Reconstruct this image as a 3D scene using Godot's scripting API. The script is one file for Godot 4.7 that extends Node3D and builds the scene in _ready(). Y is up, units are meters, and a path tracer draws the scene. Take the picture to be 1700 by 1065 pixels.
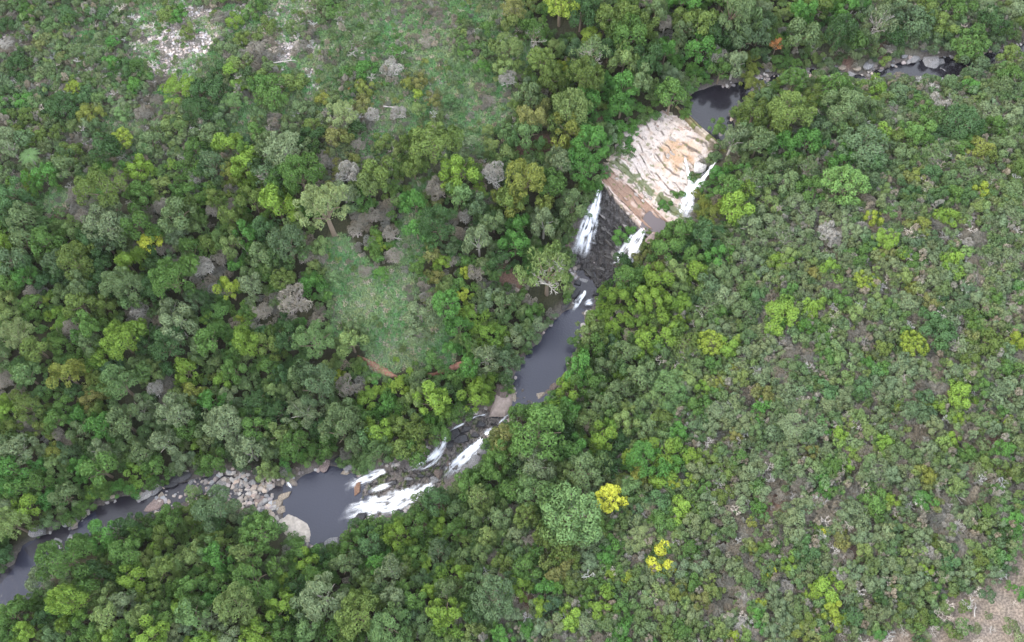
extends Node3D
# An aerial view of a wooded river gorge: a weir, a rock shelf, two waterfalls, pools and cascades, seen from the air.

var rng := RandomNumberGenerator.new()
var wob := FastNoiseLite.new()
var fine := FastNoiseLite.new()
var cells := FastNoiseLite.new()
var sx := PackedFloat32Array()
var sz := PackedFloat32Array()
var se := PackedFloat32Array()
var sr := PackedFloat32Array()
var sb := PackedFloat32Array()
# terrain grid
const GX0 := -160.0
const GZ0 := -130.0
const NX := 321
const NZ := 231
var gh := PackedFloat32Array()
var ge := PackedFloat32Array()
var m_clear := PackedFloat32Array()
var m_scree := PackedFloat32Array()
var m_tan := PackedFloat32Array()
var m_soil := PackedFloat32Array()
var taken := {}
var mats := {}
var crowns := {}
var grain: ImageTexture
var grain_n: ImageTexture
var grain_soft: ImageTexture
var ripple_n: ImageTexture
var shelf_l := PackedVector3Array()
var shelf_r := PackedVector3Array()

const TINT := {
	"dg": Color(0.04, 0.077, 0.028), "mg": Color(0.068, 0.126, 0.033), "bg": Color(0.062, 0.146, 0.034), "mint": Color(0.092, 0.152, 0.056),
	"lg": Color(0.122, 0.17, 0.058), "lime": Color(0.122, 0.195, 0.034), "yl": Color(0.16, 0.212, 0.034), "yf": Color(0.34, 0.355, 0.045),
	"ol": Color(0.088, 0.126, 0.034), "yo": Color(0.138, 0.16, 0.038), "og": Color(0.125, 0.133, 0.046), "gg": Color(0.084, 0.126, 0.05),
	"gs": Color(0.053, 0.09, 0.042), "sage": Color(0.115, 0.15, 0.077), "sea": Color(0.058, 0.109, 0.043), "pk": Color(0.185, 0.168, 0.136),
	"fg": Color(0.1, 0.178, 0.05), "pg": Color(0.16, 0.2, 0.085), "wt": Color(0.28, 0.265, 0.235), "or": Color(0.36, 0.17, 0.07),
}

func numbered(called: String) -> String:
	taken[called] = taken.get(called, -1) + 1
	return called if taken[called] == 0 else "%s_%03d" % [called, taken[called]]

func tag(o: Node, label := "", category := "", group := "", kind := "") -> void:
	if label: o.set_meta("label", label)
	if category: o.set_meta("category", category)
	if group: o.set_meta("group", group)
	if kind: o.set_meta("kind", kind)

func part(called: String, mesh: Mesh, m: Material, parent: Node = self) -> MeshInstance3D:
	var o := MeshInstance3D.new()
	o.name = numbered(called) if parent == self else called
	o.mesh = mesh
	o.material_override = m
	parent.add_child(o, true)
	return o

func lin(c: Color) -> Color:
	return c.linear_to_srgb()

func mat(key: String, albedo: Color, rough := 0.9, vertex := false, tri := 0.0, normal := 0.0, back := 0.0) -> StandardMaterial3D:
	if mats.has(key): return mats[key]
	var m := StandardMaterial3D.new()
	m.albedo_color = lin(albedo)
	m.roughness = rough
	m.metallic_specular = 0.18 if back > 0.0 else 0.3
	m.vertex_color_use_as_albedo = vertex
	m.cull_mode = BaseMaterial3D.CULL_DISABLED
	if tri > 0.0:
		m.uv1_triplanar = true
		m.uv1_world_triplanar = true
		m.uv1_scale = Vector3.ONE * tri
		m.albedo_texture = grain
		if normal > 0.0:
			m.normal_enabled = true
			m.normal_texture = grain_n
			m.normal_scale = normal
	if back > 0.0:
		m.backlight_enabled = true
		m.backlight = Color(back, back, back * 0.6)
	mats[key] = m
	return m

func array_mesh(v: PackedVector3Array, idx: PackedInt32Array, c := PackedColorArray(), n := PackedVector3Array()) -> ArrayMesh:
	var a := []
	a.resize(Mesh.ARRAY_MAX)
	a[Mesh.ARRAY_VERTEX] = v
	a[Mesh.ARRAY_INDEX] = idx
	if c.size(): a[Mesh.ARRAY_COLOR] = c
	if n.size(): a[Mesh.ARRAY_NORMAL] = n
	var m := ArrayMesh.new()
	m.add_surface_from_arrays(Mesh.PRIMITIVE_TRIANGLES, a)
	return m

# ------------------------------------------------------------------ terrain
func field(x: float, z: float) -> Vector2:
	var w := 0.0
	var wy := 0.0
	var wb := 0.0
	var e := 1e9
	for i in sx.size():
		var dx := sx[i] - x
		var dz := sz[i] - z
		var d2 := dx * dx + dz * dz
		var k := 1.0 / ((d2 + 9.0) * (d2 + 9.0))
		w += k
		wy += k * se[i]
		wb += k * sb[i]
		var d := sqrt(d2) - sr[i]
		if d < e: e = d
	var base := wy / w
	e += 0.5 * fine.get_noise_2d(x * 3.0, z * 3.0)
	var h := 0.0
	if e < 0.0: h = base + maxf(e * 0.45, -wb / w)
	elif e < 2.0: h = base + e * 0.45
	else: h = base + 0.9 + 22.0 * (1.0 - exp(-(e - 2.0) / 75.0))
	h += 0.35 * fine.get_noise_2d(x, z) * clampf((e + 0.5) * 0.5, 0.0, 1.0)
	return Vector2(h, e)

func cell(a: PackedFloat32Array, x: float, z: float) -> float:
	var u := clampf(x - GX0, 0.0, NX - 1.001)
	var v := clampf(z - GZ0, 0.0, NZ - 1.001)
	var i := int(u)
	var j := int(v)
	u -= i
	v -= j
	var k := j * NX + i
	return lerpf(lerpf(a[k], a[k + 1], u), lerpf(a[k + NX], a[k + NX + 1], u), v)

func hh(x: float, z: float) -> float:
	return cell(gh, x, z)

func paint(a: PackedFloat32Array, circles: Array) -> PackedFloat32Array:
	for c in circles:
		var r: float = c.z
		for j in range(maxi(0, int(c.y - r * 1.3 - GZ0)), mini(NZ, int(c.y + r * 1.3 - GZ0) + 2)):
			for i in range(maxi(0, int(c.x - r * 1.3 - GX0)), mini(NX, int(c.x + r * 1.3 - GX0) + 2)):
				var d := Vector2(GX0 + i - c.x, GZ0 + j - c.y).length() / r
				d += 0.35 * wob.get_noise_2d((GX0 + i) * 2.5, (GZ0 + j) * 2.5)
				a[j * NX + i] = maxf(a[j * NX + i], 1.0 - smoothstep(0.7, 1.1, d))
	return a

func dryness(x: float, z: float) -> float:
	return maxf(smoothstep(15.0, 60.0, x + z * 0.6), smoothstep(20.0, 50.0, -z) * smoothstep(10.0, -15.0, x))

func soil_color(x: float, z: float, e: float, k: int) -> Color:
	var n := 0.5 + 0.5 * wob.get_noise_2d(x * 3.0, z * 3.0)
	var f := 0.5 + 0.5 * fine.get_noise_2d(x * 6.0, z * 6.0)
	var c := Color(0.042, 0.033, 0.022).lerp(Color(0.026, 0.034, 0.016), n)
	var dry := dryness(x, z) * 0.85
	c = c.lerp(Color(0.2, 0.17, 0.14).lerp(Color(0.12, 0.13, 0.075), n), dry)
	if k >= 0:
		c = c.lerp(Color(0.1, 0.17, 0.085).lerp(Color(0.16, 0.18, 0.11), f), m_clear[k])
		c = c.lerp(Color(0.17, 0.095, 0.07).lerp(Color(0.12, 0.085, 0.065), f), m_soil[k])
		c = c.lerp(Color(0.23, 0.198, 0.185).lerp(Color(0.12, 0.11, 0.09), f), m_scree[k])
		c = c.lerp(Color(0.29, 0.225, 0.18).lerp(Color(0.17, 0.145, 0.12), f), m_tan[k])
	c = c.lerp(Color(0.16, 0.135, 0.12).lerp(Color(0.09, 0.082, 0.08), f), 1.0 - smoothstep(0.4, 2.6, e))
	return c

func build_terrain() -> void:
	gh.resize(NX * NZ)
	ge.resize(NX * NZ)
	for a in [m_clear, m_scree, m_tan, m_soil]: a.resize(NX * NZ)
	for j in NZ:
		for i in NX:
			var q := field(GX0 + i, GZ0 + j)
			gh[j * NX + i] = q.x
			ge[j * NX + i] = q.y
	m_clear.resize(NX * NZ); m_scree.resize(NX * NZ); m_tan.resize(NX * NZ); m_soil.resize(NX * NZ)
	m_clear = paint(m_clear, CLEAR)
	for j in NZ:
		for i in NX:
			var x := GX0 + i
			var z := GZ0 + j
			var open := smoothstep(28.0, 48.0, -z) * smoothstep(6.0, -12.0, x) * smoothstep(-130.0, -60.0, x + 25.0 * wob.get_noise_2d(x, z))
			open *= smoothstep(-0.25, 0.15, wob.get_noise_2d(x * 3.2 + 40.0, z * 3.2))
			m_clear[j * NX + i] = maxf(m_clear[j * NX + i], open * 0.9)
	m_scree = paint(m_scree, SCREE)
	m_tan = paint(m_tan, TAN)
	m_soil = paint(m_soil, SOIL)
	for pool in [[WEST, -8.75], [LOWER, -8.0]]:
		var q2 := PackedVector2Array()
		for q in pool[0]: q2.append(Vector2(q.x, q.z))
		for j in NZ:
			for i in NX:
				if Geometry2D.is_point_in_polygon(Vector2(GX0 + i, GZ0 + j), q2):
					gh[j * NX + i] = minf(gh[j * NX + i], pool[1] - 0.7)
					ge[j * NX + i] = minf(ge[j * NX + i], -1.0)
	# below the rock shelf and the rock face the ground lies deeper
	for j in NZ:
		for i in NX:
			var p := Vector2(GX0 + i, GZ0 + j)
			if Geometry2D.is_point_in_polygon(p, flat_poly(shelf_l, shelf_r)) or Geometry2D.is_point_in_polygon(p, flat_poly(cliff_l, cliff_r)):
				gh[j * NX + i] -= 1.2
	var xs := []
	var zs := []
	var far := [2600.0, 1500.0, 800.0, 450.0, 250.0, 140.0, 80.0, 45.0, 22.0, 8.0]
	for f in far: xs.append(GX0 - f)
	for i in NX: xs.append(GX0 + i)
	for f in range(far.size() - 1, -1, -1): xs.append(GX0 + NX - 1 + far[f])
	for f in far: zs.append(GZ0 - f)
	for j in NZ: zs.append(GZ0 + j)
	for f in range(far.size() - 1, -1, -1): zs.append(GZ0 + NZ - 1 + far[f])
	var v := PackedVector3Array()
	var c := PackedColorArray()
	var idx := PackedInt32Array()
	var w := xs.size()
	var o := far.size()
	for j in zs.size():
		for i in w:
			var x: float = xs[i]
			var z: float = zs[j]
			var inside := i >= o and i < o + NX and j >= o and j < o + NZ
			var k := (j - o) * NX + i - o if inside else -1
			v.append(Vector3(x, gh[k] if inside else hh(x, z) + 3.0 * wob.get_noise_2d(x * 0.3, z * 0.3), z))
			c.append(soil_color(x, z, ge[k] if inside else 50.0, k) if inside else Color(0.06, 0.085, 0.04))
			if i + 1 < w and j + 1 < zs.size():
				var q := j * w + i
				idx.append_array([q, q + 1, q + w, q + 1, q + w + 1, q + w])
	var n := PackedVector3Array()
	n.resize(v.size())
	for j in zs.size():
		for i in w:
			var a := v[j * w + mini(i + 1, w - 1)] - v[j * w + maxi(i - 1, 0)]
			var b := v[mini(j + 1, zs.size() - 1) * w + i] - v[maxi(j - 1, 0) * w + i]
			n[j * w + i] = b.cross(a).normalized()
	var g := part("ground", array_mesh(v, idx, c, n), mat("ground", Color(1, 1, 1), 0.95, true, 0.35, 0.8))
	tag(g, "leaf-littered forest floor of the gorge, with grassy and stony clearings", "ground", "", "structure")

func flat_poly(l: PackedVector3Array, r: PackedVector3Array) -> PackedVector2Array:
	var p := PackedVector2Array()
	for q in l: p.append(Vector2(q.x, q.z))
	for i in range(r.size() - 1, -1, -1): p.append(Vector2(r[i].x, r[i].z))
	return p

# ------------------------------------------------------------------ plants
func crown_mesh(sd: int, lobes: int, lobe_r: float, flat: float, leaves: int, leaf: float, turn: float, thin: float, sink: float, even := false) -> ArrayMesh:
	# leaf sprays on the lobes of a crown of radius 1 whose middle is 1.3 above the ground
	var r := RandomNumberGenerator.new()
	r.seed = sd
	var cs := []
	var rs := []
	var tone := []
	cs.append(Vector3(0, -0.05, 0)); rs.append(0.62 if even else 0.45); tone.append(0.95)
	for i in lobes:
		var a := i * 2.39996 + r.randf() * 0.9
		var y := 1.0 - (i + 0.5) / lobes * 1.25
		var lr := lobe_r * r.randf_range(0.65, 1.3)
		var q := sqrt(maxf(0.05, 1.0 - y * y))
		var d := Vector3(cos(a) * q, y, sin(a) * q) * (1.0 - lr * r.randf_range(0.6, 1.15))
		d *= Vector3(1.0, flat, 1.0)
		if not even:
			var rad := sqrt(r.randf_range(0.02, 1.0)) * 0.92
			a = r.randf() * TAU
			lr = lobe_r * r.randf_range(0.5, 1.3) * (1.15 - 0.45 * rad)
			d = Vector3(cos(a) * rad, flat * (0.72 * (1.0 - rad * rad) + r.randf_range(-0.42, 0.22)), sin(a) * rad)
		cs.append(d)
		rs.append(lr)
		tone.append(r.randf_range(0.8, 1.24))
	var area := 0.0
	for k in rs: area += k * k
	var v := PackedVector3Array()
	var c := PackedColorArray()
	var idx := PackedInt32Array()
	for i in cs.size():
		var count := int(leaves * rs[i] * rs[i] / area * (0.4 if i == 0 else 1.0))
		for k in count:
			var n := Vector3(r.randfn(), r.randfn() + 0.35, r.randfn()).normalized()
			if n.y < -0.55: continue
			var p: Vector3 = cs[i] + n * rs[i] * (1.0 + r.randf_range(-0.22, 0.1))
			var hid := false
			for j in cs.size():
				if j != i and p.distance_to(cs[j]) < rs[j] * (1.0 - sink): hid = true
			if hid: continue
			var m := (n + Vector3(r.randfn(), r.randfn() * 0.6, r.randfn()) * turn).normalized()
			var t := m.cross(Vector3(r.randfn(), r.randfn(), r.randfn())).normalized()
			var b := m.cross(t)
			var s := leaf * r.randf_range(0.6, 1.35)
			t *= s
			b *= s * thin
			p.y += 1.3
			var col: float = tone[i] * r.randf_range(0.78, 1.25)
			var warm := r.randf_range(-0.08, 0.1)
			var cc := Color(col * (1.0 + warm), col, col * (1.0 - warm))
			var o := v.size()
			v.append_array([p - t, p - b * 0.6 + m * s * 0.18, p + t, p + b * 0.6 + m * s * 0.18])
			for q in 4: c.append(cc)
			idx.append_array([o, o + 1, o + 2, o, o + 2, o + 3])
	return array_mesh(v, idx, c)

func tube(v: PackedVector3Array, idx: PackedInt32Array, a: Vector3, b: Vector3, ra: float, rb: float, sides: int) -> void:
	var d := (b - a).normalized()
	var s := d.cross(Vector3(0.3, 0.2, 1.0) if absf(d.z) < 0.8 else Vector3(1, 0.1, 0)).normalized()
	var t := d.cross(s)
	var o := v.size()
	for k in sides:
		var g := TAU * k / sides
		var e := s * cos(g) + t * sin(g)
		v.append(a + e * ra)
		v.append(b + e * rb)
	for k in sides:
		var q := o + k * 2
		var w := o + (k + 1) % sides * 2
		idx.append_array([q, q + 1, w, w, q + 1, w + 1])

func trunk_mesh(sd: int, limbs: int, reach: float) -> ArrayMesh:
	var r := RandomNumberGenerator.new()
	r.seed = sd
	var v := PackedVector3Array()
	var idx := PackedInt32Array()
	var top := Vector3(r.randf_range(-0.08, 0.08), 0.75, r.randf_range(-0.08, 0.08))
	tube(v, idx, Vector3(0, -0.25, 0), top, 0.1, 0.07, 7)
	for i in limbs:
		var a := TAU * i / limbs + r.randf() * 0.8
		var m := top + Vector3(cos(a) * 0.3, r.randf_range(0.25, 0.5), sin(a) * 0.3) * reach
		var e := m + Vector3(cos(a + 0.4) * 0.4, r.randf_range(0.15, 0.4), sin(a + 0.4) * 0.4) * reach
		tube(v, idx, top, m, 0.055, 0.035, 5)
		tube(v, idx, m, e, 0.035, 0.012, 5)
	return array_mesh(v, idx)

func twig_mesh(sd: int, limbs: int, spread: float, thick: float) -> ArrayMesh:
	# bare limbs that fork three times
	var r := RandomNumberGenerator.new()
	r.seed = sd
	var v := PackedVector3Array()
	var idx := PackedInt32Array()
	var now := []
	for i in limbs:
		var a := TAU * i / limbs + r.randf()
		now.append([Vector3(0, 0.6, 0), Vector3(cos(a) * spread, r.randf_range(0.5, 1.1), sin(a) * spread).normalized(), 0.5, thick])
	for level in 4:
		var next := []
		for q in now:
			var e: Vector3 = q[0] + q[1] * q[2]
			tube(v, idx, q[0], e, q[3], q[3] * 0.6, 4)
			if level < 3:
				for k in (3 if level < 2 else 4):
					var d: Vector3 = (q[1] + Vector3(r.randfn(), r.randfn() * 0.5 + 0.1, r.randfn()) * 0.55).normalized()
					next.append([e - q[1] * q[2] * r.randf() * 0.5, d, q[2] * r.randf_range(0.5, 0.8), q[3] * 0.6])
		now = next
	return array_mesh(v, idx)

func make_crowns() -> void:
	crowns["round"] = []
	crowns["big"] = []
	crowns["mini"] = []
	crowns["twig"] = []
	for k in 6: crowns["round"].append(crown_mesh(100 + k, [12, 15, 18, 13, 20, 11][k], [0.4, 0.36, 0.32, 0.38, 0.3, 0.42][k], [0.85, 0.75, 0.9, 0.7, 0.8, 0.95][k], 2600, 0.088, 0.6, 0.7, 0.14))
	for k in 4: crowns["big"].append(crown_mesh(200 + k, [26, 34, 22, 40][k], [0.3, 0.26, 0.32, 0.24][k], [0.7, 0.78, 0.74, 0.66][k], 6500, 0.058, 0.6, 0.7, 0.14))
	for k in 5: crowns["mini"].append(crown_mesh(300 + k, [6, 8, 9, 7, 11][k], [0.46, 0.42, 0.4, 0.45, 0.36][k], [0.85, 0.7, 0.9, 0.8, 0.75][k], 760, 0.15, 0.7, 0.7, 0.15))
	crowns["feather"] = [crown_mesh(401, 34, 0.2, 0.48, 6500, 0.05, 0.75, 0.5, 0.2), crown_mesh(402, 28, 0.22, 0.55, 6000, 0.052, 0.75, 0.5, 0.2)]
	crowns["dome"] = [crown_mesh(501, 30, 0.2, 0.72, 5200, 0.055, 0.4, 0.85, 0.1, true), crown_mesh(502, 34, 0.19, 0.66, 5200, 0.055, 0.4, 0.85, 0.1, true)]
	crowns["sparse"] = [crown_mesh(601, 13, 0.3, 0.55, 1300, 0.075, 0.9, 0.6, 0.25), crown_mesh(602, 16, 0.27, 0.6, 1400, 0.075, 0.9, 0.6, 0.25)]
	for k in 3: crowns["twig"].append(crown_mesh(700 + k, [9, 12, 7][k], [0.4, 0.33, 0.45][k], [0.65, 0.55, 0.75][k], 1500, 0.15, 1.1, 0.13, 0.3))
	crowns["trunk"] = [trunk_mesh(1, 5, 1.0), trunk_mesh(2, 6, 1.05), trunk_mesh(3, 4, 0.95)]
	crowns["fine_limbs"] = [twig_mesh(14, 5, 1.0, 0.024), twig_mesh(15, 6, 1.2, 0.022), twig_mesh(16, 4, 0.8, 0.026)]
	crowns["limbs"] = [twig_mesh(11, 5, 0.9, 0.045), twig_mesh(12, 6, 1.2, 0.04), twig_mesh(13, 4, 0.7, 0.05)]

func leaf_mat(kind: String, shade: int) -> StandardMaterial3D:
	var f: float = [0.88, 1.0, 1.13][shade]
	var c: Color = TINT[kind] * f
	if kind in ["gg", "sage", "gs"]: c = c.lerp(TINT["sage"], 0.25)
	return mat("leaf_%s_%d" % [kind, shade], c, 0.65, true, 0.0, 0.0, 0.0 if kind in ["pk", "wt"] else 0.45)

func plant(called: String, row: Array, category: String, group: String) -> void:
	var kind: String = row[4]
	var form: String = row[5]
	var t := Node3D.new()
	t.name = numbered(called)
	add_child(t, true)
	var r: float = row[3]
	t.position = Vector3(row[1], hh(row[1], row[2]) - 0.1, row[2])
	t.rotation.y = rng.randf() * TAU
	var bark := mat("bark_pale", Color(0.26, 0.235, 0.21), 0.9) if kind in ["wt", "pk", "sage"] else mat("bark", Color(0.13, 0.1, 0.075), 0.9)
	var dry := dryness(row[1], row[2])
	t.scale = Vector3(r * rng.randf_range(0.86, 1.16), r * rng.randf_range(0.95, 1.25) * (1.25 - 0.48 * dry), r * rng.randf_range(0.86, 1.16))
	t.position.y -= 0.35 * r * dry
	if kind in ["pk"]: t.scale *= Vector3(0.85, 0.7, 0.85)
	part("trunk", crowns["trunk"][rng.randi() % 3], bark, t)
	if kind == "wt":
		part("branches", crowns["limbs"][rng.randi() % 3], mat("white_wood", Color(0.44, 0.42, 0.39), 0.85), t)
		part("twigs", crowns["twig"][rng.randi() % 3], leaf_mat("wt", rng.randi() % 2), t)
	elif kind == "pk":
		part("branches", crowns["limbs"][rng.randi() % 3], mat("grey_wood", Color(0.24, 0.205, 0.19), 0.85), t)
		part("twigs", crowns["twig"][rng.randi() % 3], leaf_mat("pk", rng.randi() % 3), t)
	else:
		var list: Array = crowns[{"": "round", "B": "big", "F": "feather", "D": "dome", "S": "sparse", "P": "feather"}[form]]
		if category == "shrub": list = crowns["round" if r > 1.7 else "mini"]
		part("crown", list[rng.randi() % list.size()], leaf_mat(kind, rng.randi() % 3), t)
		if form == "S": part("branches", crowns["limbs"][rng.randi() % 3], mat("pale_wood", Color(0.3, 0.28, 0.25), 0.85), t)
	tag(t, row[0], category, group)

func scatter(called: String, mesh: Mesh, m: Material, places: Array, label: String, category: String) -> void:
	# places: [Transform3D, Color]
	if places.is_empty(): return
	var mm := MultiMesh.new()
	mm.transform_format = MultiMesh.TRANSFORM_3D
	mm.use_colors = true
	mm.mesh = mesh
	mm.instance_count = places.size()
	for i in places.size():
		mm.set_instance_transform(i, places[i][0])
		mm.set_instance_color(i, places[i][1])
	var o := MultiMeshInstance3D.new()
	o.name = numbered(called)
	o.multimesh = mm
	o.material_override = m
	add_child(o, true)
	tag(o, label, category, "", "stuff")

func jitter(c: Color, a: float) -> Color:
	var f := rng.randf_range(1.0 - a, 1.0 + a)
	var g := rng.randf_range(-0.08, 0.08)
	return Color(c.r * f * (1.0 + g), c.g * f, c.b * f * (1.0 - g))

func stand(x: float, y: float, z: float, r: float, k: float) -> Transform3D:
	var b := Basis(Vector3.UP, rng.randf() * TAU).scaled(Vector3(r, r * k, r))
	return Transform3D(b, Vector3(x, y, z))

# ------------------------------------------------------------------ rock and water
func rock_mesh(sd: int, cuts: int) -> ArrayMesh:
	# a ball cut flat by planes, with rounded edges
	var r := RandomNumberGenerator.new()
	r.seed = sd
	var planes := []
	for i in cuts: planes.append([Vector3(r.randfn(), r.randfn() * 0.8, r.randfn()).normalized(), r.randf_range(0.4, 0.72)])
	planes.append([Vector3(r.randf_range(-0.2, 0.2), 1, r.randf_range(-0.2, 0.2)).normalized(), 0.6])
	var ns := FastNoiseLite.new()
	ns.seed = sd
	ns.frequency = 1.6
	var v := PackedVector3Array()
	var c := PackedColorArray()
	var idx := PackedInt32Array()
	var nu := 22
	var nv := 14
	for j in nv + 1:
		for i in nu + 1:
			var a := TAU * i / nu
			var b := PI * j / nv
			var p := Vector3(sin(b) * cos(a), cos(b), sin(b) * sin(a))
			for q in planes:
				var d: float = p.dot(q[0])
				if d > q[1]: p -= q[0] * (d - q[1]) * 0.97
			p += p.normalized() * 0.07 * ns.get_noise_3dv(p * 1.0) + p.normalized() * 0.03 * ns.get_noise_3dv(p * 4.0)
			v.append(p)
			var k := 0.9 + 0.35 * ns.get_noise_3dv(p * 2.3)
			c.append(Color(k, k, k))
			if i < nu and j < nv:
				var q := j * (nu + 1) + i
				idx.append_array([q, q + 1, q + nu + 1, q + 1, q + nu + 2, q + nu + 1])
	return array_mesh(v, idx, c)

func along(l: PackedVector3Array, t: float) -> Vector3:
	var f := clampf(t, 0.0, 1.0) * (l.size() - 1)
	var i := mini(int(f), l.size() - 2)
	return l[i].lerp(l[i + 1], f - i)

func sheet(called: String, outline: Array, m: Material, label: String) -> void:
	var p2 := PackedVector2Array()
	for p in outline: p2.append(Vector2(p.x, p.z))
	var idx := Geometry2D.triangulate_polygon(p2)
	var v := PackedVector3Array()
	var n := PackedVector3Array()
	for p in outline:
		v.append(p)
		n.append(Vector3.UP)
	# triangles turned to face up
	for k in range(0, idx.size(), 3):
		var a := v[idx[k]]
		if (v[idx[k + 1]] - a).cross(v[idx[k + 2]] - a).y > 0.0:
			var s := idx[k + 1]
			idx[k + 1] = idx[k + 2]
			idx[k + 2] = s
	tag(part(called, array_mesh(v, idx, PackedColorArray(), n), m), label, "water", "", "structure")

func ribbon(called: String, l: Array, m: Material, label: String) -> void:
	var v := PackedVector3Array()
	var n := PackedVector3Array()
	var idx := PackedInt32Array()
	for i in l.size():
		var d: Vector3 = l[mini(i + 1, l.size() - 1)][0] - l[maxi(i - 1, 0)][0]
		var s := Vector3(-d.z, 0, d.x).normalized()
		for k in [-1, 1]:
			v.append(l[i][0] + s * k * l[i][1])
			n.append(Vector3.UP)
		if i + 1 < l.size():
			var q := i * 2
			idx.append_array([q, q + 2, q + 1, q + 1, q + 2, q + 3])
	tag(part(called, array_mesh(v, idx, PackedColorArray(), n), m), label, "water", "", "structure")

func cascade_bed(l: Array) -> void:
	var v := PackedVector3Array()
	var c := PackedColorArray()
	var idx := PackedInt32Array()
	var n := 150
	var m := 40
	var lines := PackedVector3Array()
	for q in l: lines.append(q[0])
	for i in n + 1:
		var t := float(i) / n
		var p := along(lines, t)
		var d := along(lines, t + 0.04) - along(lines, t - 0.04)
		var side := Vector3(-d.z, 0, d.x).normalized()
		var f := t * (l.size() - 1)
		var k := mini(int(f), l.size() - 2)
		var w := lerpf(l[k][1], l[k + 1][1], f - k) * 1.15
		for j in m + 1:
			var u := float(j) / m * 2.0 - 1.0
			var q := p + side * u * w
			var steps := floorf((q.y + 0.8 * fine.get_noise_2d(q.x * 4.0, q.z * 4.0)) / 0.55) * 0.55
			var b := fine.get_noise_2d(q.x * 11.0, q.z * 11.0)
			q.y = lerpf(q.y, steps, 0.7) + 0.55 * b + 0.35 * fine.get_noise_2d(q.x * 30.0, q.z * 30.0) - 0.5 * u * u * u * u
			v.append(q)
			var tone := Color(0.045, 0.041, 0.043).lerp(Color(0.17, 0.148, 0.135), smoothstep(-0.3, 0.45, b))
			var moss := smoothstep(0.08, 0.3, fine.get_noise_2d(q.x * 7.0 + 90.0, q.z * 7.0)) * smoothstep(0.2, 0.45, t)
			c.append(tone.lerp(Color(0.075, 0.1, 0.03), moss * 0.85))
			if i < n and j < m:
				var o := i * (m + 1) + j
				idx.append_array([o, o + m + 1, o + 1, o + 1, o + m + 1, o + m + 2])
	tag(part("cascade_bed", array_mesh(v, idx, c), mat("wet_rock", Color(1, 1, 1), 0.45, true, 0.5, 0.9)), "dark wet rock bed of the cascades with mossy patches", "rock", "", "structure")

func white_water(called: String, l: Array, density: float, lift: float, label: String) -> void:
	# a tumbling sheet of foam down a line of [place, half width]; thinner where its noise is low
	var curve := Curve3D.new()
	for q in l: curve.add_point(q[0])
	for i in range(1, l.size() - 1):
		var d: Vector3 = (l[i + 1][0] - l[i - 1][0]) * 0.18
		curve.set_point_in(i, -d)
		curve.set_point_out(i, d)
	var total := curve.get_baked_length()
	var ends := [0.0]
	for i in range(1, l.size()): ends.append(curve.get_closest_offset(l[i][0]))
	var ns := maxi(10, int(total / 0.12))
	var nt := 44
	var v := PackedVector3Array()
	var c := PackedColorArray()
	var idx := PackedInt32Array()
	var off := rng.randf() * 500.0
	for i in ns + 1:
		var s := total * i / ns
		var p := curve.sample_baked(s)
		var d := curve.sample_baked(minf(s + 0.4, total)) - curve.sample_baked(maxf(s - 0.4, 0.0))
		var side := Vector3(-d.z, 0, d.x).normalized()
		var seg := 0
		while seg < l.size() - 2 and ends[seg + 1] < s: seg += 1
		var w := lerpf(l[seg][1], l[seg + 1][1], clampf((s - ends[seg]) / maxf(0.01, ends[seg + 1] - ends[seg]), 0.0, 1.0))
		w *= 1.0 + 0.22 * fine.get_noise_2d(s * 14.0, off)
		for k in nt + 1:
			var t := (float(k) / nt * 2.0 - 1.0)
			var q := p + side * t * w
			var streak := fine.get_noise_2d(t * w * 17.0 + off, s * 2.6)
			var clump := fine.get_noise_2d(t * w * 5.0, s * 5.0 + off)
			q.y = maxf(q.y, hh(q.x, q.z) + 0.05) + lift + 0.12 * (1.0 - t * t) + 0.16 * streak + 0.1 * clump
			var edge := 1.0 - smoothstep(0.3, 1.0, absf(t) + 0.45 * clump)
			var tip := smoothstep(0.0, 0.08, float(i) / ns) * (1.0 - smoothstep(0.6, 1.0, float(i) / ns + 0.12 * clump))
			var a := clampf((density * 0.72 + streak * 1.0 + clump * 0.8 - 0.25 * (1.0 - edge)) * edge * tip, 0.0, 0.95)
			v.append(q)
			c.append(Color(0.62, 0.63, 0.66, a))
			if i < ns and k < nt:
				var o := i * (nt + 1) + k
				idx.append_array([o, o + 1, o + nt + 1, o + 1, o + nt + 2, o + nt + 1])
	var m := mat("foam", Color(1, 1, 1), 0.6, true)
	m.transparency = BaseMaterial3D.TRANSPARENCY_ALPHA
	tag(part(called, array_mesh(v, idx, c), m), label, "white water", "", "structure")

func block(p: Array, lift: float, thick: float, bevel: float, tone: Color) -> ArrayMesh:
	# a slab on four corner points: bevelled top, sides down by thick
	var mid := Vector3.ZERO
	for q in p: mid += q / 4.0
	var v := PackedVector3Array()
	var c := PackedColorArray()
	var idx := PackedInt32Array()
	for ring in 3:
		for q in p:
			var e: Vector3 = q
			if ring == 0: e = q.lerp(mid, bevel) + Vector3.UP * lift
			elif ring == 1: e = q + Vector3.UP * (lift - 0.07)
			else: e = q - Vector3.UP * thick
			v.append(e)
			c.append(tone)
	idx.append_array([0, 1, 2, 0, 2, 3])
	for ring in 2:
		for k in 4:
			var a := ring * 4 + k
			var b := ring * 4 + (k + 1) % 4
			idx.append_array([a, a + 4, b, b, a + 4, b + 4])
	return array_mesh(v, idx, c)

func on(l: PackedVector3Array, r: PackedVector3Array, u: float, w: float) -> Vector3:
	return along(l, w).lerp(along(r, w), u)

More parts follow.
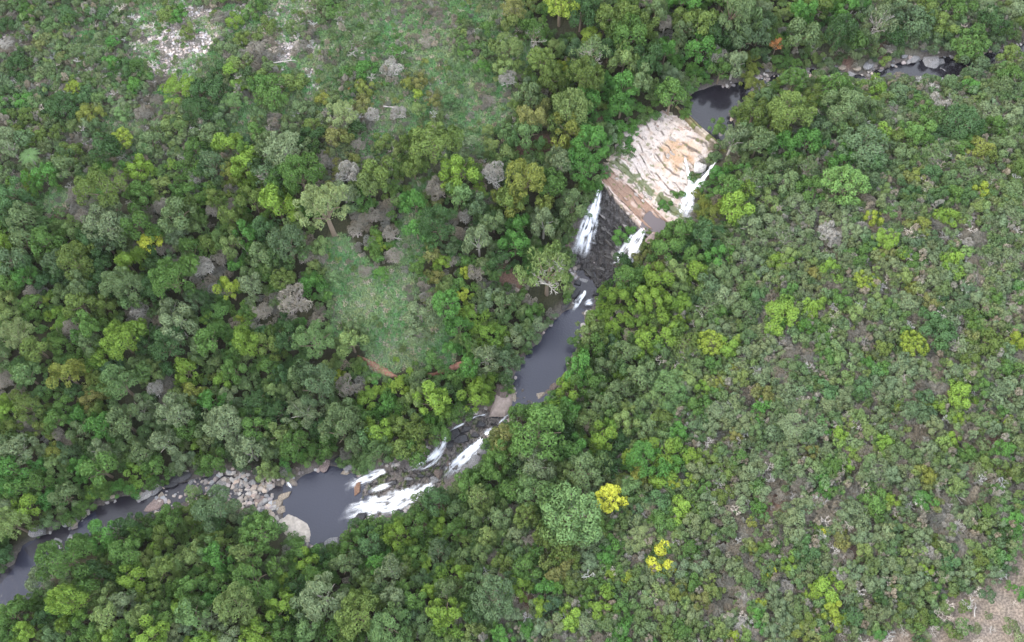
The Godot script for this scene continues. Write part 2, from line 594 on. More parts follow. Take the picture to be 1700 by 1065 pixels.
func bed_mesh(l: PackedVector3Array, r: PackedVector3Array, nu: int, nw: int, shape: Callable, color: Callable) -> ArrayMesh:
	var v := PackedVector3Array()
	var c := PackedColorArray()
	var idx := PackedInt32Array()
	for j in nw + 1:
		for i in nu + 1:
			var u := lerpf(-0.06, 1.06, float(i) / nu)
			u += 0.03 * fine.get_noise_2d(float(j) / nw * 90.0, i * 0.02) * absf(u - 0.5) * 2.0
			var w := float(j) / nw
			var p := on(l, r, u, w)
			p.y += shape.call(u, w, p)
			v.append(p)
			c.append(color.call(u, w, p))
			if i < nu and j < nw:
				var q := j * (nu + 1) + i
				idx.append_array([q, q + 1, q + nu + 1, q + 1, q + nu + 2, q + nu + 1])
	return array_mesh(v, idx, c)

func crack(u: float, w: float) -> float:
	# 1 in the joints between the plates of the shelf
	var a := u * 13.0 + 1.5 * fine.get_noise_2d(u * 30.0, w * 60.0)
	var b := w * 21.0 + 1.2 * fine.get_noise_2d(u * 30.0 + 50.0, w * 60.0)
	var n := cells.get_noise_2d(a * 0.26, b * 1.25) + 1.0
	var m := cells.get_noise_2d(a * 0.7 + 70.0, b * 2.6) + 1.0
	return maxf(1.0 - smoothstep(0.02, 0.11, n), 0.4 * (1.0 - smoothstep(0.02, 0.07, m)))

func lip(u: float, w: float) -> float:
	# where the broken edge of the shelf has fallen away
	return 1.0 - smoothstep(0.0, 0.025, w - 0.03 - 0.045 * fine.get_noise_2d(u * 70.0, 3.0) - 0.03 * cells.get_noise_2d(u * 22.0, 8.0))

func shelf_shape(u: float, w: float, p: Vector3) -> float:
	var t := w * 17.0 + 1.3 * fine.get_noise_2d(u * 25.0, w * 20.0)
	var f := t - floorf(t)
	var h := 0.28 * (smoothstep(0.0, 0.22, f) - f)
	h += 0.22 * fine.get_noise_2d(p.x * 5.0, p.z * 5.0) + 0.03 * fine.get_noise_2d(p.x * 25.0, p.z * 25.0) - 0.9 * lip(u, w)
	if w > 0.09 and w < 0.25: return h * 0.45 - 0.1 - 0.5 * smoothstep(0.56, 0.72, u + 0.1 * fine.get_noise_2d(p.x * 7.0, p.z * 7.0)) * smoothstep(0.09, 0.13, w + 0.05 * fine.get_noise_2d(p.x * 5.0 + 9.0, p.z * 5.0)) * (1.0 - smoothstep(0.19, 0.25, w + 0.05 * fine.get_noise_2d(p.x * 5.0, p.z * 5.0)))
	return h - 0.32 * crack(u, w)

func face_shape(u: float, w: float, p: Vector3) -> float:
	var y := p.y + 1.2 * fine.get_noise_2d(u * 22.0, w * 14.0) + 0.5 * fine.get_noise_2d(p.x * 9.0, p.z * 9.0)
	var stair := (floorf(y / 0.95) + smoothstep(0.55, 1.0, y / 0.95 - floorf(y / 0.95))) * 0.95
	return lerpf(p.y, stair, 0.9) - p.y + 0.5 * fine.get_noise_2d(p.x * 14.0, p.z * 14.0) - 0.2

func shelf_color(u: float, w: float, p: Vector3) -> Color:
	var n := 0.5 + 0.5 * fine.get_noise_2d(u * 40.0, w * 170.0)
	var g := 0.5 + 0.5 * fine.get_noise_2d(p.x * 6.0, p.z * 6.0)
	var c := Color(0.4, 0.345, 0.31).lerp(Color(0.31, 0.25, 0.215), smoothstep(0.5, 0.9, n))
	c = c.lerp(Color(0.3, 0.21, 0.15), 0.5 * smoothstep(0.55, 0.8, g))
	if w < 0.3: c = c.lerp(Color(0.36, 0.27, 0.23), 0.6)
	if w < 0.26 and w > 0.06: c = c.lerp(Color(0.17, 0.1, 0.068), 0.85 * smoothstep(0.25, 0.55, n * 0.6 + g * 0.4 + 0.08))
	var patch := Vector2((u - 0.62) / 0.2, (w - 0.76) / 0.16).length() + 0.7 * fine.get_noise_2d(p.x * 5.0, p.z * 5.0)
	c = c.lerp(Color(0.3, 0.175, 0.085).lerp(Color(0.44, 0.34, 0.25), smoothstep(0.5, 0.75, n)), 0.7 * (1.0 - smoothstep(0.6, 1.15, patch)))
	c = c.lerp(Color(0.075, 0.06, 0.052), 0.85 * crack(u, w) * (0.4 if w < 0.27 else 1.0))
	c = c.lerp(Color(0.2, 0.18, 0.17), 0.8 * (1.0 - smoothstep(0.1, 0.24, u + 0.3 * (1.0 - w) + 0.1 * g)) * smoothstep(0.5, 0.6, w))
	var t := w * 17.0 + 1.3 * fine.get_noise_2d(u * 25.0, w * 20.0)
	var seam := 1.0 - smoothstep(0.05, 0.16, absf(t - floorf(t) - 0.1))
	c = c.lerp(Color(0.085, 0.068, 0.06), seam * smoothstep(-0.1, 0.25, fine.get_noise_2d(u * 60.0 + 20.0, floorf(t) * 30.0)) * 0.85)
	var green := absf(w - 0.36 - 0.06 * (u - 0.5)) - 0.03 + 0.08 * fine.get_noise_2d(p.x * 6.0, p.z * 6.0)
	c = c.lerp(Color(0.07, 0.088, 0.03), 0.85 * (1.0 - smoothstep(0.0, 0.03, green)))
	c = c.lerp(Color(0.09, 0.078, 0.072), 0.9 * lip(u, w))
	var moss := fine.get_noise_2d(p.x * 8.0 + 30.0, p.z * 8.0) + 0.25 * smoothstep(0.75, 1.0, u) * smoothstep(0.3, 0.9, w)
	c = c.lerp(Color(0.1, 0.105, 0.04), 0.7 * smoothstep(0.34, 0.5, moss))
	return c

func face_color(_u: float, _w: float, p: Vector3) -> Color:
	var n := 0.5 + 0.5 * fine.get_noise_2d(p.x * 10.0, p.z * 10.0 + p.y * 20.0)
	return Color(0.05, 0.045, 0.045).lerp(Color(0.11, 0.1, 0.095), n * n)

# ------------------------------------------------------------------ places, in metres
const SAMPLES := [[141.5, -75.74, 13, 2.41, 1], [138.39, -74.11, 13, 2.34, 1], [135.28, -72.48, 13, 2.27, 1], [132.17, -70.85, 13, 2.21, 1], [129.06, -69.22, 13, 2.14, 1], [125.95, -67.59, 13, 2.07, 1], [121.91, -66.17, 13, 2.22, 1], [117.88, -64.74, 13, 2.36, 1], [113.93, -63.52, 13, 2.79, 1], [109.98, -62.3, 13, 3.23, 1], [106.22, -61.83, 13, 3.52, 1], [102.46, -61.37, 13, 3.81, 1], [98.75, -61.09, 13, 3.22, 1], [95.04, -60.81, 13, 2.63, 1], [92.02, -60.25, 13, 2.19, 1], [89, -59.7, 13, 1.75, 1], [83.61, -58.04, 13, 2.04, 1], [78.7, -59.14, 13, 1.31, 1], [73.03, -60.25, 13, 1.31, 1], [70.03, -59.7, 13, 1.31, 1], [67.04, -59.14, 13, 1.31, 1], [63.64, -58.13, 13, 1.6, 1], [60.24, -57.12, 13, 1.89, 1], [54.88, -54.57, 13, 2.89, 1], [49.57, -52.04, 13, 4.31, 1], [46.53, -50.25, 13, 4.58, 1], [48.88, -45.14, 13, 3.12, 1], [49.43, -40.81, 13, 1.4, 1], [44.63, -42.57, 11.8, 3.54, 0.5], [39.6, -40.43, 11.2, 5.66, 0.5], [35.2, -36.02, 10.2, 6.34, 0.5], [30.76, -31.39, 9.6, 6.29, 0.5], [27.7, -25.89, 9.2, 5.54, 0.5], [34.39, -21.77, 8.8, 2.75, 0.6], [25.01, -26.9, 8.9, 4.17, 0.5], [30.03, -18.11, 8.8, 1.91, 0.3], [21.71, -27.17, 7.2, 1.68, 0.2], [19.64, -24.13, 5.5, 2.24, 0.2], [17.53, -20.27, 3.8, 2.8, 0.2], [16.16, -16.7, 1.6, 2.81, 0.2], [27.43, -16.12, 6.8, 1.92, 0.2], [26.26, -13.76, 4, 2.49, 0.2], [22.95, -12.49, 2, 2.78, 0.2], [21.57, -18.25, 4.5, 4.18, 0.2], [17.05, -12.35, 0.8, 2.52, 0.4], [16.94, -8.16, 0.4, 3.05, 0.4], [16.57, -4.9, 0.1, 2.76, 0.6], [13.68, -0.38, 0, 3.01, 1], [12.11, 2.46, 0, 3.67, 1.1], [10.54, 5.29, 0, 4.33, 1.2], [7.76, 9.97, 0, 4.82, 1.2], [5.3, 14.55, 0, 4.77, 1.2], [3.68, 17.78, 0, 2.89, 0.6], [-0.66, 20.8, -0.5, 2.62, 0.2], [-4.58, 23.28, -1.3, 2.88, 0.2], [-8.5, 25.3, -2.2, 3.92, 0.2], [-11.11, 29.22, -4, 4.71, 0.2], [-15.66, 32.5, -5.2, 4.7, 0.2], [-18.24, 34.06, -5.6, 4.82, 0.2], [-20.82, 35.61, -6, 4.95, 0.2], [-24.06, 36.52, -6.3, 5.2, 0.25], [-27.3, 37.44, -6.6, 5.46, 0.3], [-32.47, 38.65, -7, 4.68, 0.6], [-35.82, 38.98, -7, 6.1, 0.9], [-39.16, 39.31, -7, 7.52, 1.2], [-41.6, 38.26, -7, 5.98, 1.2], [-40.05, 43.83, -7, 5.39, 1.2], [-43.34, 42.33, -6.97, 4.89, 0.9], [-46.62, 40.83, -6.93, 4.39, 0.6], [-49.9, 39.33, -6.9, 3.89, 0.3], [-53.62, 38.32, -7, 3.64, 0.3], [-57.34, 37.31, -7.1, 3.39, 0.3], [-60.73, 36.5, -7.15, 3.26, 0.35], [-64.12, 35.7, -7.2, 3.14, 0.4], [-67.94, 36.65, -7.35, 3.01, 0.4], [-71.77, 37.61, -7.5, 2.87, 0.4], [-74.86, 38.88, -7.65, 2.86, 0.4], [-77.96, 40.16, -7.8, 2.86, 0.4], [-83.6, 41.68, -8, 3.24, 0.8], [-88.48, 43.23, -8, 2.84, 0.7], [-92.08, 44.99, -8.2, 1.93, 0.4], [-96.22, 47.35, -8.5, 2.82, 0.5], [-98.44, 50.46, -8.7, 3.57, 0.9], [-100.8, 53.18, -8.8, 4.06, 1], [-103.35, 56, -8.9, 4.03, 1], [-107.7, 59.02, -9, 4.26, 1], [-110.65, 60.6, -9.07, 4.08, 0.93], [-113.59, 62.18, -9.13, 3.9, 0.87], [-116.54, 63.77, -9.2, 3.72, 0.8], [-119.32, 64.93, -9.25, 3.71, 0.8], [-122.11, 66.09, -9.3, 3.7, 0.8], [-124.89, 67.26, -9.35, 3.69, 0.8], [-127.67, 68.42, -9.4, 3.68, 0.8]]
const SHELF_L := [Vector3(20.72, 8.9, -30.53), Vector3(21.96, 9.3, -34.11), Vector3(23.79, 9.9, -38.28), Vector3(25.97, 10.8, -43.84), Vector3(30.12, 11.5, -47.88), Vector3(36.84, 12, -50.7)]
const SHELF_R := [Vector3(32.49, 8.9, -14.44), Vector3(35.7, 9.1, -17.93), Vector3(38.19, 9.6, -22.88), Vector3(40.98, 10.4, -28.38), Vector3(45.23, 11.3, -32.73), Vector3(50.08, 12, -38.13)]
const CLIFF_L := [Vector3(20.72, 8.9, -30.53), Vector3(18.68, 6.6, -27.06), Vector3(16.57, 4.4, -22.35), Vector3(14.75, 2.2, -17.65), Vector3(13.76, 0.3, -13.41)]
const CLIFF_R := [Vector3(32.49, 8.9, -14.44), Vector3(30.52, 6.6, -12.63), Vector3(28.56, 4.2, -11.15), Vector3(25.97, 2.2, -9.72), Vector3(21.86, 0.3, -6.35)]
const POND := [Vector3(39.8, 13, -50.25), Vector3(41.62, 13, -54.93), Vector3(47.9, 13, -57.12), Vector3(61.46, 13, -61.18), Vector3(73.49, 13, -63.43), Vector3(96.1, 13, -66.45), Vector3(111.13, 13, -67.59), Vector3(138.29, 13, -80.71), Vector3(140.87, 13, -67.97), Vector3(122.73, 13, -60.44), Vector3(108.7, 13, -56.39), Vector3(94.21, 13, -56.39), Vector3(82.31, 13, -54.57), Vector3(65.03, 13, -54.93), Vector3(58.94, 13, -49.9), Vector3(53.93, 13, -43.4), Vector3(52.22, 13, -35.39), Vector3(50.27, 13, -36.73)]
const LONG := [Vector3(18.72, 0, -6.81), Vector3(21.13, 0, -4.95), Vector3(18.97, 0, 4.11), Vector3(14.63, 0, 12.84), Vector3(10.49, 0, 19.18), Vector3(5.21, 0, 21.94), Vector3(0.65, 0, 21.94), Vector3(-1.97, 0, 18.48), Vector3(0, 0, 9.97), Vector3(6.15, 0, 0.38), Vector3(12.2, 0, -6.81)]
const ROUND := [Vector3(-49.86, -7, 34.02), Vector3(-46.4, -7, 29.28), Vector3(-35.8, -7, 29.28), Vector3(-30.88, -7, 33.35), Vector3(-30.69, -7, 41.9), Vector3(-31.14, -7, 48.27), Vector3(-36.54, -7, 52.01), Vector3(-44.23, -7, 50.77), Vector3(-48.71, -7, 44.47)]
const PLUNGE := [Vector3(28.98, 9.05, -19.38), Vector3(30.28, 9.05, -22.58), Vector3(32.47, 9.05, -24.52), Vector3(36.2, 9.05, -24.52), Vector3(39.96, 9.05, -23.23), Vector3(39.45, 9.05, -20.34), Vector3(35.69, 9.05, -17.8), Vector3(32.3, 9.05, -15.92), Vector3(30.46, 9.05, -16.86)]
const DOWN := [[Vector3(-49.93, -7.02, 39.3), 2.92], [Vector3(-57.38, -7.22, 37.28), 2.54], [Vector3(-64.16, -7.32, 35.67), 2.36], [Vector3(-71.81, -7.62, 37.58), 2.15], [Vector3(-77.95, -7.78, 40.17), 3.43], [Vector3(-83.6, -7.98, 41.68), 3.89], [Vector3(-88.47, -7.98, 43.24), 3.41], [Vector3(-92.07, -8.18, 44.99), 2.32], [Vector3(-96.21, -8.48, 47.35), 3.39], [Vector3(-98.43, -8.68, 50.47), 4.28], [Vector3(-100.79, -8.78, 53.19), 4.87], [Vector3(-103.34, -8.88, 56), 4.84], [Vector3(-107.69, -8.98, 59.02), 5.11], [Vector3(-116.53, -9.18, 63.77), 4.46], [Vector3(-127.66, -9.38, 68.42), 4.42]]
const GORGE := [[Vector3(16.51, 0.75, -12.69), 3.36], [Vector3(16.97, 0.5, -9.36), 3.62], [Vector3(16.9, 0.2, -6.71), 3.32], [Vector3(15.42, 0.05, -3.39), 3.03]]
const MID := [[Vector3(3.68, -0.05, 18.46), 3.42], [Vector3(-0.65, -0.4, 21.11), 2.88], [Vector3(-4.57, -1.2, 23.45), 3.14], [Vector3(-8.49, -2.1, 25.47), 3.92], [Vector3(-11.11, -3.9, 29.25), 4.44], [Vector3(-15.66, -5.1, 32.53), 4.44], [Vector3(-20.81, -5.9, 35.64), 4.94], [Vector3(-27.28, -6.5, 37.46), 5.46], [Vector3(-32.45, -6.9, 38.68), 4.67]]
const FALL1 := [[Vector3(20.53, 9.15, -29.87), 0.42], [Vector3(19.81, 8.3, -27.62), 0.98], [Vector3(19.14, 7, -25.49), 1.68], [Vector3(18.04, 5.4, -22.56), 2.38], [Vector3(16.8, 3.8, -19.46), 2.8], [Vector3(15.84, 2.1, -16.42), 2.66], [Vector3(15.01, 0.9, -14.2), 1.68]]
const FALL2 := [[Vector3(29.72, 9.3, -18.6), 0.82], [Vector3(28.64, 8.5, -17.18), 1.5], [Vector3(27.29, 6.6, -15.61), 2.61], [Vector3(25.83, 4.2, -13.97), 3.73], [Vector3(24.44, 2.2, -12.23), 3.89], [Vector3(22.96, 0.9, -10.4), 3.06]]
const CHUTE := [[Vector3(-4.17, -1.2, 24.68), 0.52], [Vector3(-5.73, -2, 26.59), 1.04], [Vector3(-8.07, -3, 28.98), 1.56], [Vector3(-10.68, -4, 31.1), 1.82], [Vector3(-13.27, -4.9, 33.25), 1.69], [Vector3(-14.94, -5.5, 35.21), 0.91]]
const BRANCH := [[Vector3(-14.13, -2.7, 26.1), 0.39], [Vector3(-15.29, -3.6, 28.53), 1.44], [Vector3(-17.23, -4.4, 30.72), 1.96], [Vector3(-19.97, -5.1, 32.26), 1.44], [Vector3(-23.25, -5.6, 33.06), 0.65]]
const BROAD := [[Vector3(-16.62, -5.6, 35.72), 0.91], [Vector3(-19.41, -5.8, 37.77), 1.94], [Vector3(-23.25, -6.1, 39.26), 2.97], [Vector3(-27.09, -6.4, 40.36), 2.71], [Vector3(-31.22, -6.7, 40.94), 2.19], [Vector3(-34.54, -6.9, 41.93), 1.8], [Vector3(-37.32, -6.98, 42.68), 1.8]]
const FOAM4 := [[Vector3(-27.18, -5.8, 33.27), 0.65], [Vector3(-29.27, -6, 33.75), 1.31], [Vector3(-31.37, -6.4, 34.44), 1.57], [Vector3(-33.96, -6.85, 35.79), 1.44], [Vector3(-36.24, -6.98, 36.95), 1.3]]
const FOAM5 := [[Vector3(-25.35, -5.9, 35.9), 0.52], [Vector3(-27.8, -6.1, 36.64), 1.04], [Vector3(-30.93, -6.5, 37.33), 0.91]]
const SIDE1 := [[Vector3(40.03, 11.9, -36.85), 0.28], [Vector3(40.67, 11.2, -32.97), 0.56], [Vector3(41.2, 10.7, -29.99), 0.97], [Vector3(40.63, 10.2, -27.04), 1.66], [Vector3(39.53, 9.7, -24.43), 2.62], [Vector3(38.01, 9.2, -21.52), 3.29], [Vector3(37.22, 9.1, -19.99), 2.46]]
const SIDE2 := [[Vector3(48.09, 12, -36.44), 0.42], [Vector3(45.61, 11.6, -33.03), 0.97], [Vector3(43.24, 11, -30.12), 1.39], [Vector3(41.32, 10.3, -27.3), 1.66], [Vector3(39.65, 9.8, -24.37), 1.79], [Vector3(38.76, 9.6, -23.2), 1.1]]
const RAPID1 := [[Vector3(16.87, 0.9, -7.28), 0.41], [Vector3(16, 0.7, -5.68), 0.97], [Vector3(14.86, 0.45, -3.96), 0.83], [Vector3(13.58, 0.15, -1.97), 0.27]]
const RAPID2 := [[Vector3(19.55, 0.8, -5.02), 0.41], [Vector3(17.88, 0.7, -4.3), 1.1], [Vector3(16.22, 0.55, -3.76), 0.55]]
const TRICK1 := [[Vector3(-5.49, -0.6, 22.14), 0.26], [Vector3(-7.86, -1.3, 22.59), 0.52], [Vector3(-10.74, -1.9, 23.9), 0.39], [Vector3(-14.15, -2.6, 25.31), 0.39]]
const TRICK2 := [[Vector3(-0.52, -0.3, 22.24), 0.39], [Vector3(-2.09, -0.7, 23.48), 0.52], [Vector3(-3.13, -1, 24.47), 0.26]]
const EDGEF := [[Vector3(-102.42, -8.6, 53.96), 0.38], [Vector3(-104.47, -8.7, 56.15), 1.01], [Vector3(-106.23, -8.75, 58.33), 1.25], [Vector3(-109.66, -8.8, 60.73), 1.5]]
const SPILL := [[Vector3(-48.54, -6.5, 35.48), 0.39], [Vector3(-47.98, -6.7, 36.22), 0.52], [Vector3(-47.44, -6.95, 36.95), 0.26]]
const BAR := [Vector3(-50.2, -6.6, 44.05), Vector3(-47.89, -6.7, 41.97), Vector3(-45.4, -6.9, 42.83), Vector3(-43.09, -6.95, 44.23), Vector3(-42.12, -6.95, 46.26), Vector3(-42.28, -6.9, 48.54), Vector3(-45.05, -6.5, 49.12), Vector3(-48.28, -6.3, 46.9)]
const PAD := [Vector3(-4.95, -0.1, 22.59), Vector3(-3.68, 0.9, 16.02), Vector3(-0.53, 0.7, 13.97), Vector3(0.39, 0.15, 17.14), Vector3(0.26, 0.1, 20.18), Vector3(-1.56, -0.2, 22.55)]
const WEIR := [Vector3(39.2, 13.25, -50.41), Vector3(43.39, 13.25, -44.42), Vector3(50.34, 13.25, -36.55)]
const CLEAR := [Vector3(-39.28, -12.41, 4.98), Vector3(-37.07, -7.69, 5.89), Vector3(-33.56, -3.03, 7.41), Vector3(-28.05, 2.85, 7.68), Vector3(-34.8, 1.45, 6.16), Vector3(-21.27, 8.65, 4.59), Vector3(-27.91, 9.28, 4.28), Vector3(-19.98, 5.5, 6.13), Vector3(-18.68, -59.31, 9.09), Vector3(-10.72, -54.67, 8.22), Vector3(-30.62, -70.03, 7.54), Vector3(-10.61, -46.22, 6.51), Vector3(-4.37, -69.3, 5.03), Vector3(-44.26, -66.04, 5.01), Vector3(-43.75, -57.8, 3.63), Vector3(-22.69, -49.77, 4.89), Vector3(-111.2, -34.08, 3.56), Vector3(-105.31, -26.69, 3.53), Vector3(-20.69, -28.59, 2.86), Vector3(-21.8, -19.77, 3.45), Vector3(-18.88, -67.5, 5.85), Vector3(-111.46, -75.04, 5.13), Vector3(-102.68, -66.33, 5.06), Vector3(80.53, -12.18, 2.06), Vector3(2.89, -62.13, 4.99), Vector3(-12.63, -40.1, 4.52), Vector3(-4.27, -50.22, 5.73), Vector3(-36.69, -74.39, 6.75), Vector3(-41.13, -49.75, 4.08), Vector3(-26.51, -57.66, 6.59), Vector3(-17.3, 5.56, 4.59), Vector3(-25.49, -4.83, 5.56), Vector3(-22.98, -12.82, 4.04), Vector3(-14.6, 9.4, 2.44)]
const WEST := [Vector3(-104.01, -8.75, 48.57), Vector3(-100.26, -8.75, 45.9), Vector3(-96.33, -8.75, 48.57), Vector3(-95.39, -8.75, 51.7), Vector3(-98.06, -8.75, 55.65), Vector3(-98.75, -8.75, 59.29), Vector3(-102.4, -8.75, 60.73), Vector3(-113.48, -8.75, 64.99), Vector3(-115, -8.75, 59.29), Vector3(-106.71, -8.75, 56.39), Vector3(-104.7, -8.75, 53.19)]
const LOWER := [Vector3(-81.28, -8, 38.01), Vector3(-80.84, -8, 41.94), Vector3(-83.46, -8, 44.52), Vector3(-87.13, -8, 45.54), Vector3(-89.75, -8, 46.56), Vector3(-92.31, -8, 46.56), Vector3(-92.84, -8, 44), Vector3(-90.42, -8, 41.94), Vector3(-86.99, -8, 39.59), Vector3(-83.63, -8, 38.01)]
const OPEN := [Vector3(98.63, -62.6, 3.53), Vector3(102.88, -61.3, 4.41), Vector3(85.94, -59.74, 2.91), Vector3(81.59, -59.36, 2.33), Vector3(92.38, -60.69, 2.64), Vector3(49.76, -51.78, 4.04), Vector3(56.46, -54.51, 2.32), Vector3(-100.59, 53.4, 3.57), Vector3(-86.84, 42.86, 2.59), Vector3(-102.47, 56.46, 3.16), Vector3(-83.4, 40.86, 2.09), Vector3(-98.09, 49.69, 2.82), Vector3(39.54, -29.22, 2.5), Vector3(37.89, -23.45, 3.31), Vector3(43.51, -30.23, 1.93), Vector3(45.89, -33.19, 1.38), Vector3(34.51, -22.16, 3.04), Vector3(28.09, -31.92, 5.62), Vector3(35.54, -41.06, 6.4), Vector3(40.82, -36.64, 3.52), Vector3(47.26, -37, 1.67), Vector3(-29.86, 11.3, 2.92), Vector3(-33.27, 9.41, 1.33), Vector3(-25.83, 13.37, 1.59), Vector3(-11.65, 11.49, 1.85), Vector3(-16.56, 12.88, 1.59)]
const SCREE := [Vector3(-82.9, -69.7, 6.24), Vector3(-77.1, -64.42, 4.73), Vector3(-84.16, -60.76, 2.9), Vector3(-88.49, -72.5, 4.79), Vector3(-81.38, -76.37, 4.81), Vector3(-53.48, -66.24, 4.36), Vector3(-54.84, -61.27, 2.89), Vector3(-52.63, -70.45, 2.19), Vector3(-53.57, -76.87, 3.69), Vector3(-50.76, -75.05, 3.31), Vector3(-47.33, -57.53, 1.97), Vector3(-46.85, -54.61, 1.79), Vector3(-123.69, -69.27, 2.21), Vector3(-87.05, -66.59, 3.66), Vector3(-75.09, -73.57, 3.68), Vector3(-54.51, -75.67, 3.68), Vector3(-46.73, -63.59, 1.99), Vector3(-79.68, -60.53, 4.71), Vector3(-89.2, -65.86, 3.66), Vector3(-57.12, -71.42, 4.39), Vector3(-73.04, -68.35, 4.02), Vector3(-102.45, -64.66, 2.93), Vector3(-66.17, -73.36, 3.68)]
const TAN := [Vector3(79.17, 68.29, 4.86), Vector3(83.81, 64.84, 3.9), Vector3(88.92, 63.92, 3.9), Vector3(90.24, 57.78, 2.22), Vector3(85.89, 68.89, 7.23), Vector3(74.94, 69.72, 3.16), Vector3(68.94, 70.04, 2.2), Vector3(92.13, 53.61, 1.5), Vector3(63.85, 70.57, 2.2), Vector3(73.13, 68.89, 2.68), Vector3(78.3, 65.24, 2.94), Vector3(84.34, 62.3, 2.46), Vector3(87.72, 60.31, 2.21), Vector3(90.69, 55.69, 1.74), Vector3(81.44, 66.82, 4.87), Vector3(60.87, 70.32, 1.72), Vector3(91.44, 53.05, 1.75), Vector3(79.68, 65.78, 4.15), Vector3(67.06, 69.41, 1.96), Vector3(72.27, 68.18, 2.44)]
const SOIL := [Vector3(7.77, -40.03, 3.39), Vector3(2.82, -38.66, 2.25), Vector3(12.01, -39.03, 2.26), Vector3(20.38, -46.83, 1.43), Vector3(17.41, 57.73, 1.51), Vector3(2.33, 61.83, 1.87), Vector3(-2.55, 65.1, 0.93), Vector3(44.38, 54.13, 1.59), Vector3(41.32, 52.31, 1.61), Vector3(-1.36, -8.43, 2.99), Vector3(1.36, -7.36, 1.91), Vector3(61.87, 54.54, 2.01), Vector3(90.06, 34.24, 2.05), Vector3(50.88, 53.81, 1.81), Vector3(-104.24, -23.77, 2.22), Vector3(-17.85, -24.59, 1.1), Vector3(40.6, 23.63, 0.99), Vector3(-83.13, -43.58, 1.99), Vector3(51.06, 44.06, 1.62), Vector3(48.6, 46.27, 1.62), Vector3(110.66, -65.22, 1.48), Vector3(89.52, -65.73, 2.35), Vector3(80.3, -61.93, 2.63)]
const DIRT := [[[Vector3(-34.1, 1.4, 9.1), 0.53], [Vector3(-31.63, 1.26, 10.49), 0.8], [Vector3(-29.18, 0.93, 12.07), 0.93], [Vector3(-27.17, 0.65, 13.1), 0.93], [Vector3(-25.16, 0.49, 13.75), 0.66]], [[Vector3(-19.87, 0.59, 13.36), 0.4], [Vector3(-16.56, 0.74, 13.13), 0.53], [Vector3(-13.51, 1.23, 12.19), 0.66], [Vector3(-11.25, 1.75, 11.26), 0.79], [Vector3(-9.26, 2.01, 11.08), 0.53]]]
